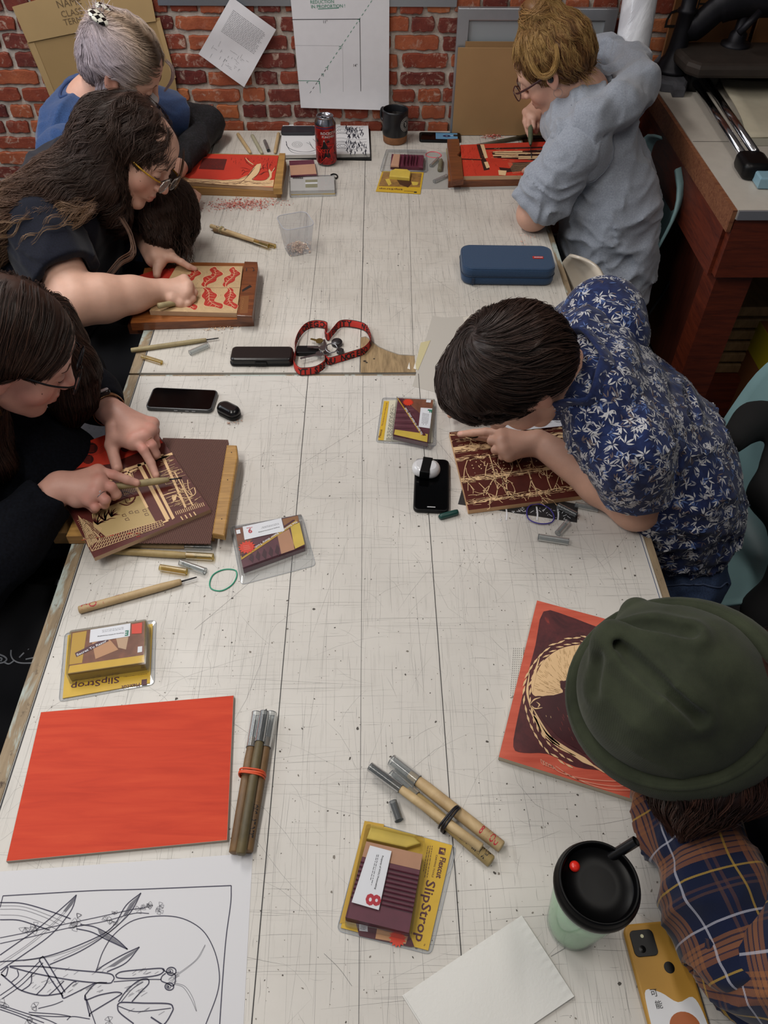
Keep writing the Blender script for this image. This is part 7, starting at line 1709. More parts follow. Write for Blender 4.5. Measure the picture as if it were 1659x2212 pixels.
    def fl(P,t):
        L=(P-hc)@R; sd=np.sign(L[:,0]-fs*.012)[:,None]*X[:3,0][None]
        onhead=np.clip((L[:,2]-.00)/.08,0,1)[:,None]*np.clip(1-np.linalg.norm(L,axis=1)/.17,0,1)[:,None]*3
        back=np.where((P[:,0]<hc[0]-.03)[:,None],np.array((-.85,-.10,-.42)),np.array((.05,-.1,-1.)))
        return back+onhead*(sd*1.1-X[:3,2]*.5-X[:3,1]*.55)
    g=grow(H,sel,fl,15,.0125,off=rs.uniform(.0005,.006,n),lift=.006,wob=.55,seed=5,free=lambda P,t:np.full(len(P),.10+.25*t)); SV,SF,SA=fur(g,4,.0006,1.1,.0024); SA[:,1]=tipf(SV)*.95+.05*SA[:,1]; parts.append((SV,SF,SA,0))
    # loose wavy ends at the back and curls by the far cheek
    ends=[]
    for k in range(260):
        a=T(rs.uniform(20,210),rs.uniform(420,455),.24+rs.uniform(-.02,.03)); P=[a]; dr=np.array((-.75+rs.randn()*.15,-.25+rs.randn()*.15,-.38+rs.randn()*.15)); ph=rs.rand()*6
        for q in range(16): P.append(P[-1]+norm(dr+np.array((0,.35*math.sin(ph+q*.8),.45*math.cos(ph+q*.8))))*.0105)
        ends.append(P)
    SV,SF,SA=fur(np.array(ends),6,.0005,1.,.0035,4,.3); SA[:,1]=.55+.45*SA[:,1]; parts.append((SV,SF,SA,0))
    cu=[]
    for k in range(300):
        a=T(rs.uniform(335,402),rs.uniform(450,505),rs.uniform(.05,.12)); P=[a]; ph=rs.rand()*6; sp=rs.uniform(.6,1.1)
        for q in range(19): P.append(P[-1]+norm(np.array((.55*math.sin(ph+q*sp)+.10,-.30+.3*math.cos(ph+q*sp),-.75)))*.0075*(1 if P[-1][2]>TZ+.012 else 0.1))
        cu.append(P)
    SV,SF,SA=strands(np.array(cu),np.full(300,.0006),3,rs.rand(300)*.7); SA[:,1]*=.3; parts.append((SV,SF,SA,0))
    lk=[]
    for (x0,y0,x1,y1,x2,y2) in ((262,470,285,540,232,590),(262,470,290,550,236,600)):
        g_=spl(np.array([T(x0,y0,.2),T((x0+x1)/2+8,(y0+y1)/2,.17),T(x1,y1,.15),T((x1+x2)/2,(y1+y2)/2-6,.13),T(x2,y2,.11)]),4); lk.append(g_)
    gg=clump(np.array(lk),9,.003,3,.4); SV,SF,SA=strands(gg,np.full(len(gg),.0008),4,rs.rand(len(gg))); SA[:,1]=.4; parts.append((SV,SF,SA,0))
    fr=[]
    for k in range(10):
        st=pc(fs*.03,.088,.075)+rs.randn(3)*.003; P=[st]
        for q in range(10): f=q/9; P.append(P[-1]+norm(X[:3,1]*(.5-.5*f)-X[:3,2]*(1.)-X[:3,0]*side*.25)*.0105)
        fr.append(P)
    SV,SF,SA=strands(np.array(fr),np.full(10,.0008),4,rs.rand(10)); parts.append((SV,SF,SA,0))
    V,Fc,A,mi=join(parts); HM=hairmat('hair_brown','#3f2a20','#6b4a36','#b08c66',.55,.55); meshobj('hair',V,Fc,[HM],root,attrs={'paint':A})
    carving_tool((341,661),(392,652),'pale tool held in the fist over the leaf block',.0072,WGRY,h=.052,hb=.040,blade=.02)
    # watch-like pen in hair: slim silver pencil by the far hand
    MB().tube([T(340,518,.075),T(362,530,.066)],[.0022,.0030],M('pencil_silver','#8f9095',.3,.8),8).build('pencil',label='slim silver pencil poking out between the curls and the pointing hand',cat='pencil')
P2()
# ---------------------------------------------------------------- person in black long sleeves, lower left
SK3=skinmat('skin_c','#c8998a','#b84f48'); 
def P3():
    hc=np.array((-.6144,1.1351,1.0711)); X=place(hc,(.844,.145,-.517),(.51,.082,.856),1.02); pc=lambda x,y,z: ap(X,(x,y,z))[0]; R=X[:3,:3]/1.02
    side=-1 if pc(-.08,0,0)[1]<pc(.08,0,0)[1] else 1
    root=person('person in black long sleeves with straight brown hair and watch at the garden block',(-.9,1.05,0))
    up=np.array((-.80,1.12,.94)); nk=pc(0,-.04,-.07)*.45+up*.55+(0,0,.02)
    B=SD(.0025); head(B,X,1.03,.97,(1,1),cheek=1.1); B.cap(pc(0,-.03,-.04),nk,.054,.060,.03); B.cap(nk,up+(0,0,-.05),.06,.075,.03)
    # near hand (lower) gripping the tool
    S=np.array((-.80,.94,.92)); E=np.array((-.72,.80,.78)); W=T(128,1052,.075)
    B.chain([S,E],[.050,.044],.03); B.chain([E,W],[.042,.030],.02)
    m=[T(212,1018,.088),T(216,1040,.088),T(208,1062,.080),T(194,1080,.068)]
    fg=[[T(245,1026,.084),T(274,1036,.072),T(295,1043,.062)],[T(240,1052,.080),T(252,1068,.062),T(246,1073,.055)],[T(228,1080,.070),T(226,1090,.056),T(214,1085,.052)],[T(206,1096,.060),T(204,1100,.050),T(194,1094,.048)]]
    th=[T(165,1078,.064),T(205,1082,.056),T(240,1058,.054)]
    handgeo(B,W,m,fg,th,.029,s=1.06)
    # far hand (upper) pressing the block with spread fingers
    S2=np.array((-.78,1.30,.92)); E2=np.array((-.66,1.42,.80)); W2=T(243,893,.078); B.chain([S2,E2],[.050,.044],.03); B.chain([E2,W2],[.042,.029],.02)
    m2=[T(292,950,.086),T(312,942,.088),T(325,930,.084),T(330,915,.074)]
    fg2=[[T(310,972,.078),T(326,1000,.058),T(337,1027,.043)],[T(328,962,.074),T(337,982,.054),T(335,986,.046)],[T(334,948,.066),T(337,962,.050),T(332,966,.045)],[T(336,930,.058),T(336,940,.046),T(330,944,.043)]]
    th2=[T(246,925,.078),T(240,962,.060),T(253,1010,.043)]
    handgeo(B,W2,m2,fg2,th2,.029,s=1.06); B.cap(T(258,950,.072),T(285,958,.080),.013,.013,.016)
    V,Fc=B.mesh(); A=facepaint(V,X); nails(V,A,[T(339,1026,.048),T(296,1043,.068),T(252,1011,.05)],.0065); A[:,1]=np.clip(A[:,1]*1.25,0,1)
    for mm in m+m2+[f[0] for f in fg+fg2]: A[:,1]=np.maximum(A[:,1],.45*np.exp(-((V-mm-np.array((0,0,.008)))**2).sum(1)/.012**2))
    meshobj('body',V,Fc,[SK3],root,attrs={'paint':A})
    brows(B,X,M('brow_c','#4a2e22',.8),root,.0028); lashes(B,X,M('lash_dark','#1c1210',.7),root)
    GB=M('wire_black','#14161a',.3,.6); glasses(X,root,GB,GB,'round',y=.113,w=.0245,h=.0225,thick=.0012,gap=.035,dz=.004,lens_m=clearmat('lens_tint','#d3d7de',.16,.04,.10,'#6f7886'))
    e=MB(); c=pc(side*.088,-.012,-.040); 
    for k in range(5): e.tube([c,c+np.array((.004*(k-2),0,-.016)),c+np.array((.003*(k-2),0,-.040))],.0007,M('gold_chain','#9a7a48',.3,1.),5)
    e.lathe([(0,.002),(.005,.001),(.006,-.001)],M('gold_chain'),frame(c,X[:3,1],X[:3,0]*side),10); e.build('earring',root)
    # sweater
    t=NT('sweater_black'); g=t.noise(200,3,.6); t.setc(t.ramp(g,[(.3,'#08090e'),(.7,'#10131b')]),.9,0,.12); t.bump(g,.3,.001); SB=t.m
    C=SD(.006); hip=np.array((-.97,1.06,.56)); mid=(up+hip)/2
    for dy in (-.09,0,.09): C.chain([up+(-.01,dy*1.1,-.02),mid+(0,dy,0),hip+(0,dy,0)],[.100,.135,.15],.07)
    C.cap(S+(0,.03,-.01),S2+(0,-.03,-.01),.075,.072,.05); C.chain([(-.715,1.16,.86),(-.67,1.17,.74),(-.69,1.15,.62)],[.08,.11,.13],.05); C.disp=folds([(.009,axes((.1,1,.1),5,15),3,2,None,1)]); C.dm=.01; C.cap(pc(0,-.03,-.04),nk+(.015,0,.0),.060,.070,.010,-1)
    S1=SD(.005); S1.chain([S,E,E+(W-E)*.5,W+(E-W)*.13],[.076,.068,.058,.047],.04); S1.disp=folds([(.008,axes(W-E,8,22),4,2,None,1)]); S1.dm=.008; S1.plane(W+(E-W)*.10,W-E,.006); S1.cap(W+(E-W)*.16,W+(W-E)*.1,.035,.035,.005,-1)
    S3=SD(.005); S3.chain([S2,E2,E2+(W2-E2)*.55,W2+(E2-W2)*.18],[.074,.064,.052,.042],.04); S3.disp=folds([(.007,axes(W2-E2,8,22),5,2,None,1)]); S3.dm=.008; S3.plane(W2+(E2-W2)*.15,W2-E2,.006)
    V,Fc,A,mi=cloth_mesh([C,S1,S3]); meshobj('sweater',V,Fc,[SB],root)
    D=SD(.008); D.ell((-.93,1.06,.52),(.18,.21,.12),k=.05)
    for dy in (-.13,.10): D.chain([np.array((-.92,1.06+dy,.54)),np.array((-.62,1.04+dy*1.25,.55)),np.array((-.60,1.03+dy*1.25,.30)),np.array((-.62,1.03+dy*1.25,.06))],[.115,.092,.07,.055],.05)
    D.cap((-.90,.84,.50),(-.66,.86,.50),.10,.09,.06); D.cap((-.86,.80,.40),(-.66,.80,.38),.09,.08,.06)
    D.disp=folds([(.006,(9,9,9),3,2,None,1)]); D.dm=.006; V,Fc=D.mesh(); mb=MB(); LN=M('print_line','#a9adb4',.7)
    def onto(pl,w=.0016):
        P=[]
        for px,py in pl:
            d=norm(ray(px,py)); p=CC+d*.9
            for _ in range(60): p=p+d*min(.05,max(0,D.eval(p[None])[0]))*.9
            P.append(p)
        mb.tube(spl(np.array(P),4),w,LN,5)
    for pl in ([(-14,1412),(0,1414),(12,1420),(14,1426),(4,1432),(-14,1432)],[(-10,1420),(4,1422),(2,1428)],[(24,1404),(24,1416),(30,1426),(45,1432),(76,1432)],[(10,1431),(20,1434),(32,1426)],[(42,1420),(52,1410)],[(56,1424),(84,1418)],[(61,1402),(62,1403)]): onto(pl)
    meshobj('trousers',V,Fc,[M('trouser_ink','#0c0d14',.85)],root,extra=mb)
    # watch and rings
    wt=thing('watch','x','x',(0,0,0)) if 0 else None
    w=MB(); d=norm(W2-E2); c=W2+(E2-W2)*.10; e1=norm(np.cross(d,(0,0,1))); e2=np.cross(e1,d); w.tube([c+(e1*math.cos(a)+e2*math.sin(a))*.0345 for a in np.linspace(0,2*PI,33)[:-1]],.0095,M('watch_gold','#a8825c',.25,.9),8,loop=True,flat=(.16,1.),up=tuple(d)); w.build('watch_band',root)
    f=MB(); fc=c+e2*(.037 if e2[2]>0 else -.037)+e1*0; f.prism(rrect(.020,.032,.006,5),-.001,.0065,M('watch_face','#101216',.15,.3),frame(fc,d,e2 if e2[2]>0 else -e2),c=.001); f.prism(rrect(.010,.030,.003,3),.0066,.0072,M('watch_glint','#b9bcc2',.2,.5),frame(fc,d,e2 if e2[2]>0 else -e2)); f.build('watch_face',root)
    def ring(c,d,mat,gem=None,r=.0108):
        d=norm(d); e1=norm(np.cross(d,(.2,.3,1))); e2=np.cross(d,e1); mb=MB(); mb.tube([c+(e1*math.cos(a)+e2*math.sin(a))*r for a in np.linspace(0,2*PI,25)[:-1]],.0009,mat,6,loop=True)
        if gem: mb.lathe([(0,.004),(.0035,.002),(.004,0),(0,-.003)],gem,frame(c+np.array((0,0,1))*r*1.05,(1,0,0)),6,sm=False)
        mb.build('finger_ring',root)
    ring((m[2]+fg[2][0])/2+(0,0,-.000),fg[2][0]-m[2],SLV,M('gem_pale','#c9c2c8',.05,.2)); ring((m2[1]+fg2[1][0])/2,fg2[1][0]-m2[1],M('ring_gold','#b99a5c',.25,1.))
    # hair
    H=SD(.005); H.ell(pc(0,-.014,.042),(.090,.107,.092),R,.02); H.ell(pc(0,-.06,.0),(.082,.066,.085),R,.03)
    H.ell(pc(0,.108,-.036),(.086,.070,.090),R,.008,-1); H.ell(pc(side*.085,.030,-.048),(.042,.058,.066),R,.006,-1); H.ell(pc(side*.05,.05,-.11),(.06,.06,.05),R,.006,-1)
    fs=-side
    H.chain([pc(side*.03,-.08,-.0),T(-90,860,.24),T(-50,950,.14),T(-5,1000,.10)],[.070,.066,.05,.03],.04)
    H.chain([pc(fs*.06,-.02,.03),pc(fs*.085,-.01,-.03),T(160,800,.18),T(158,862,.12),T(150,905,.08)],[.055,.050,.038,.034,.015],.04)
    H.chain([pc(fs*.05,-.06,.0),T(95,698,.25),T(145,742,.20)],[.06,.048,.034],.04)
    H.disp=folds([(.004,axes((.5,0,-.8),8,30),3,2,None,1)]); H.dm=.005
    V,Fc,A=basehair(H,shade=.25); parts=[(V,Fc,A,0)]; rs=np.random.RandomState(8); n=3000; sel=V[rs.choice(len(V),n)]
    def fl(P,t):
        L=(P-hc)@R; sd=np.sign(L[:,0]-fs*.014)[:,None]*X[:3,0][None]; on=np.clip((L[:,2]+.02)/.09,0,1)[:,None]
        return np.array((-.10,-.12,-1.))+on*(sd*1.3+X[:3,1]*(-.35)-X[:3,2]*.2)
    g=grow(H,sel,fl,14,.011,off=rs.uniform(.0003,.003,n),lift=.002,wob=.10,seed=5,free=lambda P,t:np.full(len(P),.05+.2*t)); SV,SF,SA=fur(g,4,.00058,1.4,.0018); SA[:,1]=SA[:,1]*.4+.3*SA[:,0]; parts.append((SV,SF,SA,0))
    V,Fc,A,mi=join(parts); HM=hairmat('hair_umber','#2e1d16','#452c21','#7a543c',.42,.5); meshobj('hair',V,Fc,[HM],root,attrs={'paint':A})
    carving_tool((240,1052),(366,1036),'grey-green carving tool held in the lower hand across the garden block',.0070,WGRY,h=.062,hb=.048,blade=.024,taper=.75)
P3()
def stool():
    TB=M('tube_bronze','#6b5844',.35,.9); t=thing('metal_chair','bent metal tube chair under the person in black long sleeves, left edge','chair',(-.93,1.05,0))
    MB().prism(rrect(.40,.42,.05,5,-.94,1.05),.385,.405,M('seat_ply','#4a3626',.5),c=.004).build('seat',t)
    MB().tube(spl(np.array([(-1.10,.86,.37),(-.86,.87,.37),T(20,1470,-.39),T(70,1530,-.40),T(110,1600,-.46),(-.66,.72,.02)]),8),.016,TB,14).build('leg',t)
    for x,y in ((-1.10,.88),(-1.10,1.22),(-.76,1.22)): MB().tube([(x,y,.0),(x,y,.384)],.015,TB,12).build('leg',t)
stool()
# ---------------------------------------------------------------- person in the grey hoodie
SK4=skinmat('skin_d','#c79c88','#b5604f')
def P4():
    hc=np.array((.5353,2.3942,1.1296)); X=place(hc,(-.761,.265,-.592),(-.586,.109,.803),1.0); pc=lambda x,y,z: ap(X,(x,y,z))[0]; R=X[:3,:3]
    root=person('person in pale grey hoodie with ginger bun and dark glasses at the notched bench hook',(.8,2.1,0))
    nr=T(1262,330,.25); up=np.array((.655,2.38,.99)); nk=(pc(0,-.04,-.07)*.4+up*.6)+(0,0,.03)
    fw=X[:3,1]; side=-1 if pc(-.08,0,0)[1]<pc(.08,0,0)[1] else 1   # side of the head nearer the camera
    B=SD(.0027); head(B,X,.98,1.,(1,1)); B.cap(pc(0,-.03,-.04),nk,.054,.060,.03); B.cap(nk,up+(0,0,-.06),.06,.06,.03)
    # far arm: hand gripping a tool upright over the block
    W=T(1166,218,.115); E2=np.array((.70,2.64,.90)); S2=np.array((.64,2.57,1.0)); B.chain([S2,E2],[.05,.044],.03); B.chain([E2,W],[.042,.027],.02)
    m=[T(1136,242,.100),T(1143,250,.098),T(1152,256,.094),T(1161,258,.088)]
    fg=[[T(1134,262,.082),T(1140,283,.060),T(1145,297,.045)],[T(1142,272,.078),T(1148,284,.060),T(1156,280,.052)],[T(1152,276,.074),T(1158,284,.058),T(1163,276,.054)],[T(1162,274,.070),T(1167,279,.058),T(1168,270,.056)]]
    handgeo(B,W,m,fg,[T(1150,235,.09),T(1140,262,.066),T(1141,282,.050)],.025)
    # near arm
    S=T(1240,318,.245); E=T(1152,462,.050); Wn=E+np.array((.07,.20,.015)); B.chain([S,E],[.052,.046],.03); B.chain([E,Wn],[.044,.028],.02)
    mn=[Wn+np.array((-.045+.018*i*.0,.05,.0))+np.array((.016,.0,0))*i for i in range(4)]; handgeo(B,Wn,mn,[[q+(-.008,.03,-.010),q+(-.012,.045,-.02)] for q in mn],[Wn+(-.04,.01,-.005),Wn+(-.055,.04,-.015)],.024)
    V,Fc=B.mesh(); A=facepaint(V,X); meshobj('body',V,Fc,[SK4],root,attrs={'paint':A})
    t=NT('heather_fleece'); f=t.noise(260,4,.7); g=t.noise(12,3,.6); t.setc(t.mix(t.math('MULTIPLY',g,.25),t.ramp(f,[(.3,'#7f8590'),(.7,'#a1a7b2')]),'#8d93a0'),.95,0,.1); t.b.inputs['Sheen Weight'].default_value=.3; t.bump(f,.35,.001); HT=t.m
    C=SD(.0055); hip=np.array((.765,2.22,.60)); mid=np.array((.735,2.28,.80))
    C.chain([up+(.01,-.09,-.01),mid+(-.0,-.085,0),hip+(0,-.085,-.0)],[.105,.115,.122],.06); C.chain([up+(.03,.09,-.01),mid+(.02,.085,0),hip+(.02,.085,0)],[.10,.11,.12],.06); C.chain([up,mid,hip],[.11,.125,.13],.06)
    C.cap(S+(0.02,.01,-.005),S2+(0,-.02,0),.078,.072,.05); C.disp=folds([(.013,axes((.2,1,-.2),4,13),3,2,None,1),(.018,axes((.3,1,0),4,17),6,2.5,(.74,2.14,.68),.18),(.007,axes((.4,.8,.4),8,24),9,2,None,1)]); C.dm=.02
    # hood bunched round the neck
    hp=[T(1212,285,.30),T(1262,262,.335),T(1330,232,.35),T(1383,190,.35),T(1372,132,.345),T(1315,96,.345),T(1278,88,.335)]
    hp=[T(1222,282,.285),T(1275,258,.32),T(1340,228,.335),T(1378,185,.335),T(1362,140,.33),T(1318,105,.33),T(1285,95,.32)]
    C.chain(hp,[.028,.040,.050,.055,.048,.038,.030],.03)
    C.cap(T(1300,180,.30),T(1345,170,.31),.055,.055,.03); C.cap(pc(0,-.03,-.05)+(-.0,0,.0),nk+(.012,0,.012),.062,.064,.008,-1)
    C.cap(T(1300,152,.335),T(1338,160,.34),.014,.016,.03,-1)
    for dy,pr in ((0,[(1215,300),(1270,296),(1340,292),(1392,262)]),): 
        C.chain([T(a,b,.275+.01*i) for i,(a,b) in enumerate(pr)],[.006,.008,.008,.006],.014,-1)
    SL=SD(.0045); SL.chain([S+(.01,0,0),S+(E-S)*.55,E+(S-E)*.16],[.078,.072,.074],.03); SL.disp=folds([(.016,axes(np.cross(norm(E-S),(1,.3,.2)),6,26),2,1.8,E+(S-E)*.3,.13),(.006,(14,14,14),7,2,None,1)]); SL.dm=.018
    for k,f_ in enumerate((.20,.36)):
        c=E+(S-E)*f_; d=norm(E-S); e1=norm(np.cross(d,(0,0,1))); e2=np.cross(d,e1); 
        SL.chain([c+(e1*math.cos(a)+e2*math.sin(a))*(.060+.006*math.sin(3*a+k))+d*.012*math.sin(2*a+k*2) for a in np.linspace(0,2*PI,12)],[.019]*12,.014)
    hem=E+(S-E)*.07; SL.plane(hem,(E-S),.012); SL.cap(hem-(E-S)*.1,hem+(E-S)*.3,.050,.052,.006,-1)
    SR=SD(.006); SR.chain([S2,E2],[.07,.062],.03); SR.plane(E2+(E2-S2)*.2,E2-S2,.006)
    V,Fc,A,mi=cloth_mesh([C,SL,SR]); o=meshobj('hoodie',V,Fc,[HT],root)
    q=MB(); 
    seam=C.proj(spl(np.array([S+(0.0,.10,.07),S+(.06,.06,.05),S+(.075,.0,-.02),S+(.05,-.05,-.09)]),6),.001); q.tube(seam,.0016,M('hoodie_seam','#6f7580',.9),5); q.build('shoulder_seam',root)
    D=SD(.01); D.ell((.77,2.25,.53),(.15,.19,.12),k=.05)
    for dy in (-.10,.10): D.chain([np.array((.76,2.25+dy,.54)),np.array((.40,2.25+dy*1.2,.55)),np.array((.40,2.25+dy*1.2,.06))],[.095,.07,.05],.05)
    V,Fc=D.mesh(); meshobj('trousers',V,Fc,[M('trouser_black','#15151b',.85)],root)
    # hair
    H=SD(.0045); H.ell(pc(0,-.016,.040),(.086,.103,.088),R,.02); H.ell(pc(0,-.055,.005),(.076,.062,.075),R,.03)
    bun=pc(0,-.03,.138); H.ell(bun,(.044,.044,.040),R,.03); H.cap(pc(0,-.03,.10),bun,.040,.035,.03)
    H.ell(pc(0,.110,-.012),(.088,.064,.082),R,.012,-1)
    for s in (-1,1): H.ell(pc(s*.09,.008,-.035),(.035,.045,.045),R,.01,-1)
    H.disp=folds([(.005,(22,22,30),3,2,None,1)]); H.dm=.005
    V,Fc,A=basehair(H); A[:,1]=.25
    rs=np.random.RandomState(4); n=2100; L=(V-hc)@R; ok=V[(L[:,2]<.115)]; sel=ok[rs.choice(len(ok),n)]
    def fl(P,t): d=bun-P; return d/np.linalg.norm(d,axis=1)[:,None]+np.cross(d,X[:3,2])*.6
    g=grow(H,sel,fl,11,.0085,off=rs.uniform(.0005,.005,n),lift=.004,wob=.45,seed=5)
    parts=[(V,Fc,A,0)]; SV,SF,SA=fur(g,4,.0006,1.1,.0020); parts.append((SV,SF,SA,0))
    # bun coils and loose golden loops
    coils=[]
    for k in range(520):
        a0=rs.rand()*6.28; tl=rs.uniform(-.9,.9); rr=.046+rs.uniform(-.004,.007); ax1=norm(X[:3,0]*math.cos(tl)+X[:3,2]*math.sin(tl)*.5+X[:3,1]*rs.uniform(-.4,.4)); ax2=norm(np.cross(ax1,X[:3,2]+rs.randn(3)*.35))
        coils.append([bun+ax1*rr*math.cos(a0+q)+ax2*rr*math.sin(a0+q)+X[:3,2]*rs.uniform(-.002,.002) for q in np.linspace(0,2.6,12)])
    SV,SF,SA=fur(np.array(coils),3,.0007,1.,.0018); SA[:,0]=SA[:,0]*.6+.3; SA[:,1]=.6; parts.append((SV,SF,SA,0))
    loops=[]
    for k in range(150):
        u=rs.uniform(-1,1); st=bun+X[:3,1]*rs.uniform(.0,.05)+X[:3,0]*side*rs.uniform(-.02,.045)-X[:3,2]*.012; dr=norm(X[:3,0]*side*rs.uniform(-.2,1.)+X[:3,1]*rs.uniform(-.4,.75)); L_=rs.uniform(.04,.085)
        P=[st]
        for q in range(11):
            f=q/10; d=dr*(1-f*.3)-X[:3,2]*(.25+1.3*f)+X[:3,0]*.5*math.sin(f*5+u*3); P.append(P[-1]+norm(d)*L_/10)
        P=np.array(P); e=H.eval(P); P=P-H.grad(P)*np.minimum(e-.006-.004*rs.rand(),0)[:,None]; loops.append(P)
    SV,SF,SA=fur(np.array(loops),10,.0006,1.,.0022,3,.4); SA[:,0]=SA[:,0]*.5+.45; SA[:,1]=SA[:,1]*.5+.5; parts.append((SV,SF,SA,0))
    # big hanging loop above the ear
    for (a,b,c) in (((.35,.02,.09),(1.1,.03,.0),(.9,-.03,.07)),):
        guide=spl(np.array([pc(side*.05,.015,.105),pc(side*.088,.02,.06),pc(side*.094,.012,.020),pc(side*.096,-.018,.012),pc(side*.094,-.045,.035),pc(side*.085,-.055,.065)]),5); gg=clump(guide[None],110,.0035,8,.2); SV,SF,SA=strands(gg,np.full(110,.0007),3,rs.rand(110)*.5+.5); SA[:,1]=.9; parts.append((SV,SF,SA,0))
    # nape wisps
    ws=[]
    for k in range(90):
        st=pc(side*rs.uniform(-.02,.07),-.07+rs.uniform(-.02,.02),-.035); d0=-X[:3,2]*.8-X[:3,1]*.25+rs.randn(3)*.25; ws.append([st+norm(d0)*.045*q/8+rs.randn(3)*.0006 for q in range(9)])
    SV,SF,SA=strands(np.array(ws),np.full(90,.0006),4,rs.rand(90)); parts.append((SV,SF,SA,0))
    V,Fc,A,mi=join(parts); HM=hairmat('hair_ginger','#6b4528','#966b3e','#c9a263',.5,.5); meshobj('hair',V,Fc,[HM],root,attrs={'paint':A})
    RM=M('glasses_tortoise','#3a1414',.3); glasses(X,root,RM,RM,'rect',y=.112,w=.025,h=.018,thick=.0016,gap=.032)
    e=pc(side*.0865,-.004,-.004); MB().lathe([(0,.006),(.006,.005),(.0085,.002),(.009,-.003)],M('earbud_black','#15151a',.25),frame(e,X[:3,1],X[:3,0]*side),14).build('earbud',root)
    er=MB(); c=pc(side*.082,-.004,-.046); er.tube([c+X[:3,1]*.012*math.cos(a)+X[:3,2]*.012*math.sin(a) for a in np.linspace(0,2*PI,21)[:-1]],.0005,SLV,5,loop=True); er.build('earring',root)
    # held tool
    t=thing('carving_tool','dark green handled tool gripped upright over the red interior block','carving tool',T(1147,340,.03))
    A_=T(1146,262,.085); B_=T(1146,313,.050); MB().tube([A_,A_+(B_-A_)*.3,A_+(B_-A_)*.8,B_],[.005,.0085,.0085,.004],wood('handle_green','#3a4430','#56604a',(8,8,8),.5,.2),12).build('handle',t); MB().tube([B_,T(1148,341,.037)],[.0016,.0014],M('blade_dark'),6).build('blade',t)
P4()
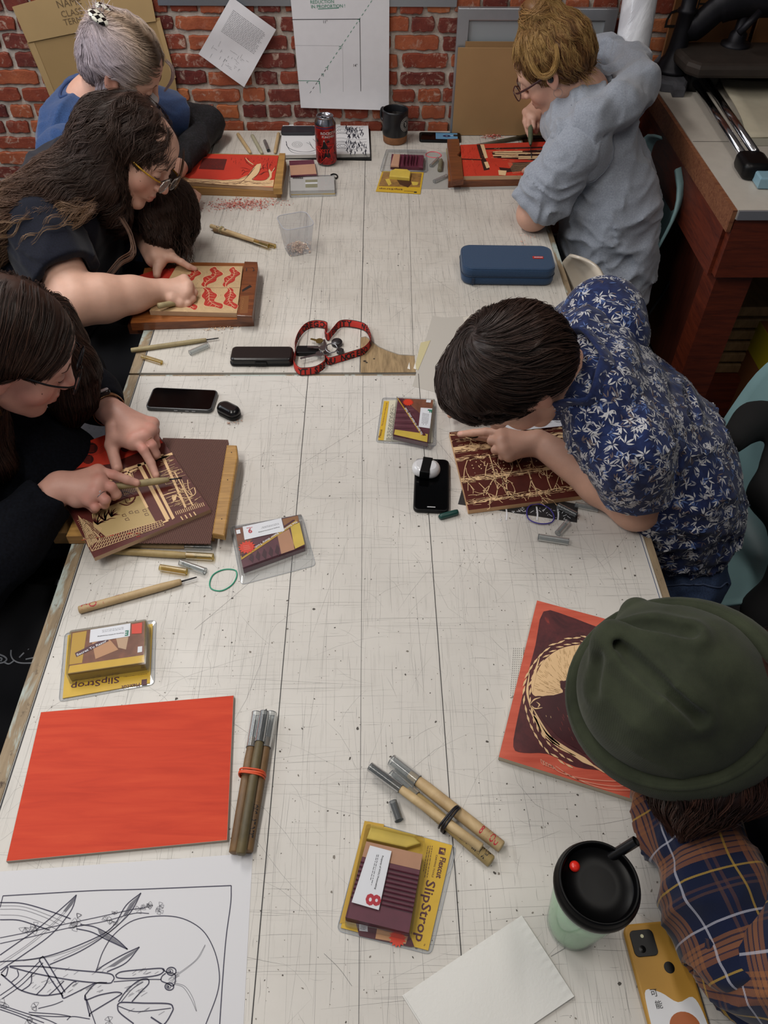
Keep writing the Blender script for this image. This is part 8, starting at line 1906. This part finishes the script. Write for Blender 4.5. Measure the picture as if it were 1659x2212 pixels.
# ---------------------------------------------------------------- person in the blue leaf-print shirt
SK5=skinmat('skin_e','#c79b86','#b8604e'); 
def P5():
    hc=np.array((.280,1.115,1.030)); X=place(hc,(-.46,-.14,-.88),(-.80,-.22,.5),1.0)
    root=person('person in navy leaf-print shirt with short dark hair bowed low over the birch block',(.75,1.1,0))
    B=SD(.0027); head(B,X,1.05,1.,(1,1))
    nk=np.array((.425,1.155,.975)); B.cap(ap(X,(0,-.030,-.03))[0],nk,.054,.057,.03); B.cap(nk,(.49,1.16,.86),.055,.04,.03)
    # near arm: elbow resting on the table edge
    W=T(1165,957,.055); E=T(1375,1092,.045); S=np.array((.485,1.0,.97)); B.chain([S,E],[.052,.046],.03); B.chain([E,E+(W-E)*.35,W],[.045,.043,.027],.02)
    idx=[T(1065,932,.055),T(1030,934,.045),T(996,938,.028)]
    m=[T(1083,935,.060),T(1085,952,.060),T(1090,970,.052),T(1100,985,.042)]
    fg=[[T(1050,933,.052),T(1022,935,.042),T(994,938,.026)],[T(1062,952,.045),T(1066,958,.028),T(1084,956,.024)],[T(1070,972,.038),T(1074,975,.024),T(1092,972,.022)],[T(1085,986,.030),T(1089,987,.020),T(1104,984,.020)]]
    th=[T(1110,945,.035),T(1060,945,.022),T(1030,942,.020)]
    handgeo(B,W,m,fg,th,.026)
    # far arm
    S2=np.array((.50,1.37,.98)); E2=np.array((.46,1.50,.83)); W2=np.array((.30,1.36,.81)); B.chain([S2,E2],[.052,.045],.03); B.chain([E2,W2],[.042,.028],.02)
    m2=[W2+(-.055,-.045+.02*i,-.0) for i in range(4)]; handgeo(B,W2,m2,[[q+(-.035,-.02,-.008),q+(-.055,-.03,-.018)] for q in m2],[W2+(-.02,-.05,0),W2+(-.05,-.075,-.01)],.024)
    V,Fc=B.mesh(); A=facepaint(V,X); nails(V,A,[T(993,936,.034)],.006); meshobj('body',V,Fc,[SK5],root,attrs={'paint':A})
    # shirt
    C=SD(.0055)
    hip=np.array((.675,1.16,.645)); mid=np.array((.620,1.15,.775)); up=np.array((.505,1.17,.930))
    for dy,r in ((-.080,.105),(0,.115),(.080,.105)):
        C.chain([up+(0,dy*1.25,-.01),mid+(0,dy,0),hip+(0,dy,0)],[r*.80,r*1.02,r*1.06],.06)
    C.cap((.445,1.03,.955),(.455,1.34,.965),.066,.060,.05); C.cap((.430,1.085,.992),(.440,1.26,.992),.068,.064,.04)
    C.ell((.67,1.15,.68),(.12,.165,.10),k=.06)
    dd=norm(np.array(hip)-up)
    C.disp=folds([(.010,axes((.2,1,-.3),4,16),3,2.,None,1),(.005,axes((1,.2,-.5),9,34),5,2,None,1),(.012,axes((.1,1,.2),5,30),9,3,(.66,1.02,.66),.14)]); C.dm=.012
    SL=SD(.0045); hem=E+(S-E)*.30; SL.chain([np.array((.47,1.06,.955)),S+(-.01,.0,-.025),hem],[.072,.073,.070],.03); SL.disp=folds([(.006,axes(E-S,14,22),2,2,None,1)]); SL.dm=.008
    SL.plane(hem,(E-S),.006); SL.cap(hem-(E-S)*.12,hem+(E-S)*.4,.058,.062,.006,-1)
    SR=SD(.0055); SR.chain([np.array((.50,1.30,.985)),S2,S2+(E2-S2)*.6],[.075,.078,.075],.03); SR.plane(S2+(E2-S2)*.6,(E2-S2),.006)
    V,Fc,A,mi=cloth_mesh([C,SL,SR])
    # printed leaf sprays: small flat leaves laid on the cloth surface
    t=NT('navy_cotton'); f=t.noise(60,4,.6); t.setc(t.ramp(f,[(.35,'#131b3e'),(.65,'#1f2e5a')]),.85,0,.2); t.b.inputs['Sheen Weight'].default_value=.15; t.bump(t.noise(700,2),.2,.0005); NV=t.m
    cols=[M('leaf_white','#b9b9bd',.85),M('leaf_gray','#82848f',.85),M('leaf_blue','#4a6092',.85),M('leaf_brown','#5f5253',.85)]
    mb=MB(); rs=np.random.RandomState(5)
    for Sd,(V1,F1) in zip([C,SL,SR],[(V,None)]*3): pass
    off=0
    for Sd,n in ((C,2300),(SL,560),(SR,380)):
        V1,F1=Sd.mesh(); ctr=V1[F1].mean(1); nr=Sd.grad(ctr); vis=((CC-ctr)*nr).sum(1)>-.15
        ctr=ctr[vis]; nr=nr[vis]; sel=rs.choice(len(ctr),n); P0=ctr[sel]; N0=nr[sel]
        ra=rs.randn(n,3); U=np.cross(N0,ra); U/=np.linalg.norm(U,axis=1)[:,None]; W_=np.cross(N0,U)
        pts=[];meta=[]
        for i in range(n):
            kind=rs.choice(4,p=[.5,.2,.2,.1]); nl=rs.randint(2,6) if kind==0 else rs.randint(1,4); a0=rs.rand()*6.28
            for q in range(nl):
                a=a0+(q-(nl-1)/2)*.75+rs.randn()*.15; L=rs.uniform(.008,.0175); w=L*rs.uniform(.08,.13)
                d=U[i]*math.cos(a)+W_[i]*math.sin(a); e=np.cross(N0[i],d); b=P0[i]+d*.0015; bend=e*rs.uniform(-.2,.2)*L
                prof=[(0,0),(.3,1),(.65,.85),(1,0),(.65,-.85),(.3,-1)]
                pts.append([b+d*L*s+e*w*v+bend*s*s for s,v in prof]); meta.append(kind)
        Q=np.array(pts).reshape(-1,3); Q=Sd.proj(Q,.0006,3).reshape(-1,6,3)
        for i,k in enumerate(meta): mb.put(Q[i],[(0,1,5),(1,2,4,5),(2,3,4)],cols[k],True)
    meshobj('shirt',V,Fc,[NV],root,extra=mb)
    # collar
    co_=SD(.004); 
    for a in range(14):
        th=PI*.15+a*(1.7*PI)/13; 
    cm=MB(); ringp=[]; ax=norm(np.array((.46,1.155,.96))-ap(X,(0,-.03,0))[0]); e1=norm(np.cross(ax,(0,0,1))); e2=np.cross(e1,ax); cc=np.array((.395,1.145,1.005))
    for a in np.linspace(-2.4,2.4,15): ringp.append(cc+e1*.080*math.sin(a)+(-e2*.074*math.cos(a) if e2[2]<0 else e2*.074*math.cos(a))+ax*.018*abs(a)*.2)
    ringp=list(C.proj(np.array(ringp),.005))
    cm.tube(spl(ringp,4),.019,NV,10,flat=(.28,1.),up=tuple(ax)); 
    rs=random.Random(3); R_=spl(ringp,4)
    for k in range(130):
        i=rs.randrange(1,len(R_)-1); p=R_[i]; o=norm(p-cc); o=norm(o-ax*(o@ax)); q=p+o*.0062+ax*rs.uniform(-.014,.014); tdir=norm(R_[i+1]-R_[i-1]); a=rs.uniform(0,6.28); d=tdir*math.cos(a)+ax*math.sin(a); e=np.cross(o,d); L=rs.uniform(.006,.012)
        cm.put([q,q+d*L*.5+e*L*.16,q+d*L,q+d*L*.5-e*L*.16],[(0,1,2,3)],rs.choice(cols[:3]))
    cm.build('collar',root)
    # jeans
    t=NT('jeans'); g=t.noise(500,3,.6); t.setc(t.ramp(g,[(.3,'#17223a'),(.7,'#304569')]),.8); J=t.m
    D=SD(.008); D.ell((.685,1.155,.545),(.125,.165,.105),k=.05); 
    for dy in (-.10,.10): D.chain([np.array((.69,1.12+dy,.54)),np.array((.40,1.08+dy*1.2,.54)),np.array((.40,1.08+dy*1.2,.10))],[.098,.072,.055],.05)
    D.disp=folds([(.010,axes((.3,1,.1),6,26),4,2,None,1)]); D.dm=.01
    V,Fc=D.mesh(); meshobj('jeans',V,Fc,[J],root)
    sm=MB(); 
    for pl in ([(.80,.98,.60),(.74,.96,.60),(.68,.95,.63)],[(.68,.95,.63),(.63,.95,.62),(.58,.96,.60)]): q=D.proj(spl(np.array(pl),6),.002); sm.tube(q,.0018,M('stitch','#3d4a66',.8),5)
    sm.build('pocket_seam',root)
    SH=M('shoe_black','#0e0e10',.6); s=SD(.008)
    for dy in (-.12,.12): s.cap((.45,1.10+dy,.045),(.27,1.10+dy,.035),.045,.038,.02)
    V,Fc=s.mesh(); meshobj('shoes',V,Fc,[SH],root)
    # hair
    H=SD(.004); Rh=X[:3,:3]/1.02; pc=lambda x,y,z: ap(X,(x,y,z))[0]
    H.ell(pc(0,-.014,.042),(.086,.103,.088),Rh,.02); H.ell(pc(0,-.052,.010),(.080,.068,.082),Rh,.03); H.ell(pc(0,.045,.082),(.068,.055,.045),Rh,.03)
    H.disp=folds([(.004,(30,30,30),3,2,None,1)]); H.dm=.004
    H.ell(pc(0,.10,-.03),(.09,.060,.085),Rh,.01,-1)
    for s_ in (-1,1): H.ell(pc(s_*.09,.018,-.028),(.03,.032,.042),Rh,.008,-1)
    V,Fc,A=basehair(H); crown=pc(.012,-.048,.118)
    def flow(P,t): d=P-crown; d=d+np.cross(np.broadcast_to(X[:3,2],P.shape),d)*.75; return d+X[:3,1]*.02*t
    rs=np.random.RandomState(2); sel=V[rs.choice(len(V),2600)]; g=grow(H,sel,flow,10,.0068,off=rs.uniform(.0005,.004,2600),lift=.003,wob=.10,seed=3)
    SV,SF,SA=fur(g,4,.00062,1.3,.0017)
    HM=hairmat('hair_dark','#2a1c17','#38261f','#453027',.5,.6); V,Fc,A,mi=join([(V,Fc,A,0),(SV,SF,SA,0)]); meshobj('hair',V,Fc,[HM],root,attrs={'paint':A})
    # finger ring and held tool
    R0=T(1068,953,.042); d=norm(T(1066,958,.028)-T(1084,952,.056)); e1=norm(np.cross(d,(0,1,.3))); e2=np.cross(d,e1)
    MB().tube([R0+(e1*math.cos(a)+e2*math.sin(a))*.0100 for a in np.linspace(0,2*PI,21)[:-1]],.0011,M('ring_steel','#77787c',.25,1.),6,loop=True).build('finger_ring',root)
    tl=carving_tool((1072,944),(1010,942),'thin dark carving tool held under the pointing finger on the birch block',.0042,BK,h=.024,blade=.014)
P5()
def chairs():
    SB=M('shell_blue','#7fa0a4',.4,var=.05,vs=12); TB=M('chair_tube','#5b5148',.35,.9)
    def shell_chair(cx,cy,ang,label,sz=.445,w=.46,hb=.42,tilt=.22,curl=.05):
        t=thing('shell_chair',label,'chair',(cx,cy,0),'blue plastic shell chairs'); X=frame((cx,cy,0),(math.cos(ang),math.sin(ang),0)); mb=MB(); n=22; m=26; vs=[];fs=[]
        prof=[(.22,-.03),(.20,.0),(.12,.004),(0,-.012),(-.12,-.008),(-.18,.03),(-.205,.09),(-.22,.17),(-.24,.26),(-.265,.35),(-.275,.42)]
        pr=spl(np.array([(a,b,0) for a,b in prof]),3)[:,:2]; m=len(pr)
        for j,(px,pz) in enumerate(pr):
            f=j/(m-1); ww=w/2*(1-.08*math.exp(-((f-.47)/.08)**2))*(1 if f<.8 else math.sqrt(max(.02,1-((f-.8)/.2)**2))*.6+.4)*(1 if f>.08 else .9+f*1.2)
            for i in range(n+1):
                u=i/n*2-1; x=px; y=u*ww; z=pz; e=abs(u)**3.
                if f<.45: z+=curl*.55*e
                else: x+=curl*1.1*e
                vs.append((x,y,sz+z))
        for j in range(m-1):
            for i in range(n): a=j*(n+1)+i; fs.append((a,a+1,a+n+2,a+n+1))
        mb.put(vs,fs,SB,True,X); o=mb.build('seat_shell',t); md=o.modifiers.new('s','SOLIDIFY'); md.thickness=.008; md.offset=-1
        for sx in (-1,1):
            for sy in (-1,1):
                L=MB(); L.tube(spl(ap(X,[(sx*.10,sy*.10,sz-.028),(sx*.15,sy*.16,sz-.035),(sx*.175,sy*.19,sz-.07),(sx*.20,sy*.215,0)]),6),.0125,TB,12); L.build('leg',t)
        b=MB(); b.tube(ap(X,[(-.10,-.1,sz-.03),(-.10,.1,sz-.03)]),.011,TB,8); b.tube(ap(X,[(.10,-.1,sz-.03),(.10,.1,sz-.03)]),.011,TB,8); b.build('crossbar',t)
        for sx,sy in ((.05,-.12),): MB().lathe([(0,.001),(.009,.001),(.010,-.001)],TB,tr(X,sx,sy,sz-.004),14).build('bolt',t)
        return t
    shell_chair(.79,1.25,PI+.12,'blue-grey shell chair under the person in the leaf-print shirt',w=.47)
    shell_chair(.690,2.38,PI,'blue-grey shell chair under the person in the grey hoodie',sz=.475,w=.50)
    global_sb=SB
    t=shell_chair(.345,1.80,PI,'empty pale cream shell chair tucked under the table edge between two sitters',sz=.40,w=.40,hb=.40)
    CS=M('shell_cream','#c3b9aa',.3,coat=.4); [setattr(c.data.materials,'x',0) if 0 else c.data.materials.__setitem__(0,CS) for c in t.children if c.name.startswith('seat_shell')]; t['group']=''; del t['group']
    # black coat over the chair back, dark bag, carton
    CB=M('coat_black','#08080a',.9); S=SD(.007)
    S.chain([T(1578,955,-.06),T(1625,910,-.05),T(1720,885,-.05)],[.026,.034,.04],.03); S.chain([T(1700,900,-.05),T(1688,1000,-.10),T(1668,1070,-.14)],[.03,.034,.046],.03); S.chain([T(1668,1070,-.14),T(1702,1160,-.18),T(1700,1240,-.22),T(1664,1320,-.30),T(1650,1390,-.40)],[.046,.026,.034,.050,.046],.03)
    S.disp=folds([(.010,(9,9,5),3,2,None,1)]); S.dm=.01; V,Fc=S.mesh(); o=meshobj('coat',V,Fc,[CB],loc=V.mean(0)); tag(o,'black coat hanging over the shell chair at the right edge','coat')
    S=SD(.008); S.chain([T(1446,470,-.10),T(1450,540,-.22),T(1440,640,-.42)],[.040,.065,.085],.05); S.disp=folds([(.012,(8,8,6),5,2,None,1)]); S.dm=.012; V,Fc=S.mesh(); mb=MB(); mb.tube(spl(np.array([T(1462,470,-.06),T(1478,540,-.12),T(1440,620,-.24),T(1400,680,-.34)]),6),.006,M('strap_gray','#26242a',.8),6,flat=(.4,1.4)); o=meshobj('backpack',V,Fc,[M('bag_black','#0c0b0f',.85)],loc=V.mean(0),extra=mb); tag(o,'black bag hanging behind the grey hoodie chair near the wooden bench','bag')
    K=M('carton_brown','#8a5428',.85,var=.08,vs=8); YL=M('carton_yellow','#b5a512',.6); p=T(1640,690,-.29); x0,y1,z1=p[0],p[1],p[2]
    mb=MB(); mb.box(x0,x0+.4,y1-.36,y1,.001,z1,K); mb.box(x0-.0012,x0,y1-.36,y1-.0,z1-.11,z1-.0,YL); mb.box(x0,x0+.4,y1-.3615,y1-.36,z1-.11,z1,YL); mb.build('cardboard_box',label='brown cardboard box with yellow band on the floor at the right edge',cat='box')
chairs()
# ---------------------------------------------------------------- person in the green beanie
def place2(c,u,fh,s=1.):
    u=norm(u); f=np.array(fh,float); f=norm(f-u*(f@u)); return place(c,f,u,s)
def plaidmat():
    t=NT('plaid'); a=t.attr('paint'); s=t.n.new('ShaderNodeSeparateXYZ'); t.l.new(a.outputs['Vector'],s.inputs[0])
    def ax(o,off):
        v=t.math('FRACT',t.math('ADD',t.math('MULTIPLY',o,1/.105),off))
        return t.ramp(v,[(0,'#121a33'),(.13,'#a9aab8'),(.155,'#141c38'),(.27,'#7d5238'),(.31,'#3a2c34'),(.33,'#83563a'),(.375,'#3a2c34'),(.39,'#8d5c3c'),(.44,'#42303a'),(.455,'#7d5038'),(.51,'#141c38'),(.64,'#a8893c'),(.662,'#121a33'),(.78,'#4a3434'),(.81,'#141c38'),(.85,'#4e3834'),(.88,'#121a33')],'CONSTANT')
    u=ax(s.outputs[0],10.1); v=ax(s.outputs[1],10.45)
    tw=t.math('GREATER_THAN',t.math('SINE',t.math('MULTIPLY',t.math('ADD',s.outputs[0],s.outputs[1]),3400.)),0.)
    c=t.mix(t.math('ADD',t.math('MULTIPLY',tw,.5),.25),u,v)
    # thin light lines stay light where they cross
    l=t.mix(1.,u,v,'LIGHTEN'); c=t.mix(.3,c,l); t.setc(c,.9,0,.15); t.b.inputs['Sheen Weight'].default_value=.2; t.bump(t.noise(900,2),.25,.0006); return t.m
def limbuv(V,a,b,ref=(0,0,1),off=0.):
    a=np.array(a);b=np.array(b); d=norm(b-a); e=norm(np.cross(d,ref)); f=np.cross(d,e); L=V-a; r=.046
    return np.stack([L@d+off,np.arctan2(L@f,L@e)*r*(0.105*3/(2*PI*r)),np.zeros(len(V))],1)
def crease(pl,amp,w):
    A=np.array(pl)
    def f(P):
        d=np.full(P.shape[:-1],9.)
        for a,b in zip(A[:-1],A[1:]):
            ab=b-a; t=np.clip(((P-a)@ab)/(ab@ab),0,1); d=np.minimum(d,np.linalg.norm(P-a-t[...,None]*ab,axis=-1))
        return -amp*np.exp(-(d/w)**2)+amp*.55*np.exp(-((d-w*2.2)/(w*1.3))**2)
    return f
def P6():
    hc=T(1456,1506,.225); X=place2(hc,(-.55,-.19,.81),(-.75,.25,-.45),1.0); pc=lambda x,y,z: ap(X,(x,y,z))[0]; R=X[:3,:3]
    root=person('person in green beanie and orange-navy plaid flannel shirt bending over the round-scene block',(.85,.35,0))
    B=SD(.003); head(B,X); nk=np.array((.57,.42,.93)); B.cap(pc(0,-.04,-.05),nk,.055,.06,.03); B.cap(nk,(.70,.38,.87),.058,.06,.03)
    W=T(1420,1668,.045); E=T(1625,2085,.06); S=np.array((.66,.20,.98)); B.chain([S,E,W],[.05,.043,.026],.03)
    m=[W+np.array((.085-.019*i,.068-.004*i,.004-.002*i)) for i in range(4)]; handgeo(B,W,m,[[q+(-.004,.030,-.008),q+(-.008,.045,-.022),q+(-.008,.036,-.032)] for q in m],[W+(-.005,.04,-.005),W+(-.008,.075,-.02)],.025)
    S2=np.array((.76,.52,.92)); E2=np.array((.70,.64,.82)); W2=np.array((.52,.64,.81)); B.chain([S2,E2,W2],[.05,.043,.027],.03)
    m2=[W2+np.array((-.05,-.05+.02*i,.0)) for i in range(4)]; handgeo(B,W2,m2,[[q+(-.03,-.012,-.01),q+(-.045,-.018,-.022)] for q in m2],[W2+(-.02,-.05,0),W2+(-.05,-.06,-.01)],.025)
    V,Fc=B.mesh(); A=facepaint(V,X); meshobj('body',V,Fc,[MATS.get('x') or SK5],root,attrs={'paint':A})
    # beanie
    t=NT('beanie_knit'); s_=t.noise(14,4,.6); c=t.ramp(s_,[(.3,'#2b2f25'),(.7,'#3c4132')]); w=t.n.new('ShaderNodeTexWave'); w.inputs['Scale'].default_value=170; w.inputs['Distortion'].default_value=2.; w.inputs['Detail'].default_value=2; t.l.new(t.co(),w.inputs['Vector'])
    t.setc(c,.95,0,.1); b1=t.bump(w.outputs['Fac'],.12,.001); t.bump(t.noise(700,3,.7),.4,.001,b1); t.b.inputs['Sheen Weight'].default_value=.08; KN=t.m
    H=SD(.0035); H.ell(pc(0,-.004,.056),(.101,.112,.082),R,.03); H.ell(pc(0,-.006,.02),(.100,.113,.07),R,.03)
    tip=T(1298,1362,.33); tip2=T(1368,1300,.30)
    H.cap(pc(.0,.0,.085),tip+(.012,-.012,-.015),.070,.022,.02); H.cap(pc(.03,-.02,.065),tip2+(.006,-.008,-.015),.062,.022,.02)
    f0=folds([(.0035,(13,13,20),4,2,None,1)]); cs=[]
    for pl,am,w in (([(1326,1380),(1375,1432),(1440,1490),(1505,1548)],.015,.0075),([(1336,1362),(1375,1354),(1430,1356),(1490,1368)],.012,.0075),([(1312,1395),(1300,1420),(1285,1490)],.006,.008),([(1470,1640),(1540,1560),(1600,1500)],.003,.02)):
        P=[]
        for px,py in spl(np.array([(a,b,0) for a,b in pl],float),3)[:,:2]:
            d=norm(ray(px,py)); p=CC+d*.55
            for _ in range(60): p=p+d*min(.05,max(0,H.eval(p[None])[0]))*.9
            P.append(p)
        cs.append(crease(P,am,w))
    H.disp=lambda P:f0(P)+sum(c(P) for c in cs); H.dm=.018
    H.plane(pc(0,0,-.004),-X[:3,2],.006); H.ell(pc(0,0,-.03),(.085,.10,.07),R,.01,-1)
    V,Fc=H.mesh(); mb=MB()
    ring=[pc(.112*math.cos(a),-.004+.126*math.sin(a),.008) for a in np.linspace(0,2*PI,49)[:-1]]
    mb.tube(ring,.038,KN,16,loop=True,flat=(.48,1.),up=tuple(X[:3,2])); ring2=[pc(.117*math.cos(a),-.004+.131*math.sin(a),.040) for a in np.linspace(0,2*PI,97)[:-1]]; mb.tube(ring2,.0045,KN,8,loop=True)
    meshobj('beanie',V,Fc,[KN],root,extra=mb)
    # hair
    G=SD(.005); G.ell(pc(0,-.02,-.01),(.084,.095,.085),R,.03); 
    ear=pc(-.075,.01,-.03) if (pc(-.075,0,0)-pc(.075,0,0))@np.array((0,-1,0))>0 else pc(.075,.01,-.03)
    locks=[([ear,T(1440,1690,.15),T(1425,1735,.12)],[.042,.020,.006]),([ear+(.04,0,0),T(1500,1700,.19),T(1480,1765,.15)],[.045,.026,.008]),([ear+(.08,.02,0),T(1570,1690,.2),T(1560,1745,.17)],[.045,.028,.009]),([pc(0,-.09,.0),T(1640,1600,.2),T(1640,1700,.18)],[.05,.04,.02]),([pc(0,-.08,.02),T(1660,1440,.16),T(1700,1500,.14)],[.05,.045,.03])]
    for ps,rs_ in locks: G.chain(ps,rs_,.03)
    G.ell(pc(0,.09,-.05),(.07,.06,.08),R,.02,-1)
    V,Fc,A=basehair(G); rs=np.random.RandomState(3); n=1300; sel=V[rs.choice(len(V),n)]; tgt=T(1500,1900,.08)
    def flow(P,t): d=tgt-P; d=d/np.linalg.norm(d,axis=1)[:,None]+np.array((-.1,0,-.45)); return d
    g=grow(G,sel,flow,10,.011,off=rs.uniform(.0005,.004,n),lift=.004,wob=.35,seed=3,free=lambda P,t:np.full(len(P),.35+.5*t))
    SV,SF,SA=fur(g,4,.0006,1.2,.0022); HM=hairmat('hair_chestnut','#2a1712','#3f231b','#5a3526',.5,.5); V,Fc,A,mi=join([(V,Fc,A,0),(SV,SF,SA,0)]); meshobj('hair',V,Fc,[HM],root,attrs={'paint':A})
    # flannel shirt
    PL=plaidmat(); parts=[]
    def fld(seed,amp): return folds([(amp,(10,10,10),seed,2,None,1),(amp*.4,(28,28,28),seed+1,2,None,1)])
    F1=SD(.0055); Wc=W+(E-W)*.02; F1.chain([Wc,W+(E-W)*.35,W+(E-W)*.75,E],[.040,.056,.066,.062],.03); F1.disp=folds([(.017,axes((.9,.5,.2),9,20),3,2,None,1),(.004,(30,30,30),5,2,None,1)]); F1.dm=.018
    F1.plane(Wc,(W-E),.005); F1.cap(W+(W-E)*.1,W+(E-W)*.10,.030,.030,.004,-1)
    V,Fc=F1.mesh(); parts.append((V,Fc,limbuv(V,W,E),0))
    F2=SD(.006); F2.chain([E,E+(S-E)*.5,S],[.064,.076,.085],.03); F2.disp=folds([(.017,axes((.3,.1,1),10,20),13,2,None,1)]); F2.dm=.018
    V,Fc=F2.mesh(); parts.append((V,Fc,limbuv(V,E,S,(1,0,0)),0))
    F3=SD(.007); up=np.array((.735,.37,.90)); hip=np.array((.90,.33,.60))
    for dy in (-.1,0,.1): F3.chain([up+(0,dy*1.1,0),(up+hip)/2+(0,dy,0),hip+(0,dy,0)],[.105,.13,.13],.06)
    F3.cap((.66,.24,.95),(.74,.50,.92),.078,.072,.05); F3.cap((.615,.33,.945),(.64,.44,.94),.06,.06,.04); F3.disp=folds([(.010,axes((0,1,.3),5,16),7,2,None,1)]); F3.dm=.01
    V,Fc=F3.mesh(); parts.append((V,Fc,np.stack([V[:,1]*.96+V[:,0]*.25,V[:,2]*.8-V[:,0]*.75,0*V[:,0]],1),0))
    F4=SD(.007); F4.chain([S2,E2,E2+(W2-E2)*.8],[.070,.058,.042],.03); V,Fc=F4.mesh(); parts.append((V,Fc,limbuv(V,S2,E2,(1,0,0)),0))
    F5=SD(.0045); V,Fc,A,mi=join(parts); meshobj('shirt',V,Fc,[PL],root,attrs={'paint':A})
    D=SD(.01); D.ell((.88,.38,.53),(.16,.19,.13),k=.05)
    for dy in (-.10,.10): D.chain([np.array((.88,.38+dy,.54)),np.array((.48,.38+dy*1.2,.54)),np.array((.48,.38+dy*1.2,.08))],[.095,.07,.05],.05)
    V,Fc=D.mesh(); meshobj('trousers',V,Fc,[M('trouser_black','#15151b',.85)],root)
P6()
# ================================================================ CAMERA AND LIGHT
cam=bpy.data.cameras.new('camera'); co=bpy.data.objects.new('camera',cam); COL.objects.link(co); SC.camera=co
cam.sensor_fit='VERTICAL'; cam.sensor_height=24.; cam.lens=CFL/IH*24.; cam.clip_start=.02
mw=Matrix.Identity(4)
for i in range(3): mw[i][0]=CR[i]; mw[i][1]=CU[i]; mw[i][2]=-CF[i]; mw[i][3]=CC[i]
co.matrix_world=mw
def area(name,loc,tgt,sx,sy,pw,col):
    l=bpy.data.lights.new(name,'AREA'); l.shape='RECTANGLE'; l.size=sx; l.size_y=sy; l.energy=pw; l.color=col
    o=bpy.data.objects.new(name,l); COL.objects.link(o); o.location=loc
    o.rotation_euler=(Vector(tgt)-Vector(loc)).to_track_quat('-Z','Y').to_euler(); return o
area('ceiling_lamp',(-.9,2.1,2.85),(-.9,2.1,0),.3,1.2,24,(1,.97,.93))
area('ceiling_lamp',(.75,.75,2.85),(.75,.75,0),.3,1.2,9,(1,.95,.88))
area('ceiling_lamp',(-.9,.3,2.85),(-.9,.3,0),.3,1.2,20,(1,.95,.88))
area('window_light',(-2.1,1.6,1.9),(.2,1.7,.9),1.6,1.4,26,(.86,.92,1.))
w=bpy.data.worlds.new('w'); SC.world=w; w.use_nodes=True; w.node_tree.nodes['Background'].inputs[0].default_value=(.75,.8,.9,1); w.node_tree.nodes['Background'].inputs[1].default_value=.22
SC.view_settings.view_transform='Standard'; SC.view_settings.look='None'; SC.view_settings.gamma=1; SC.view_settings.exposure=.1
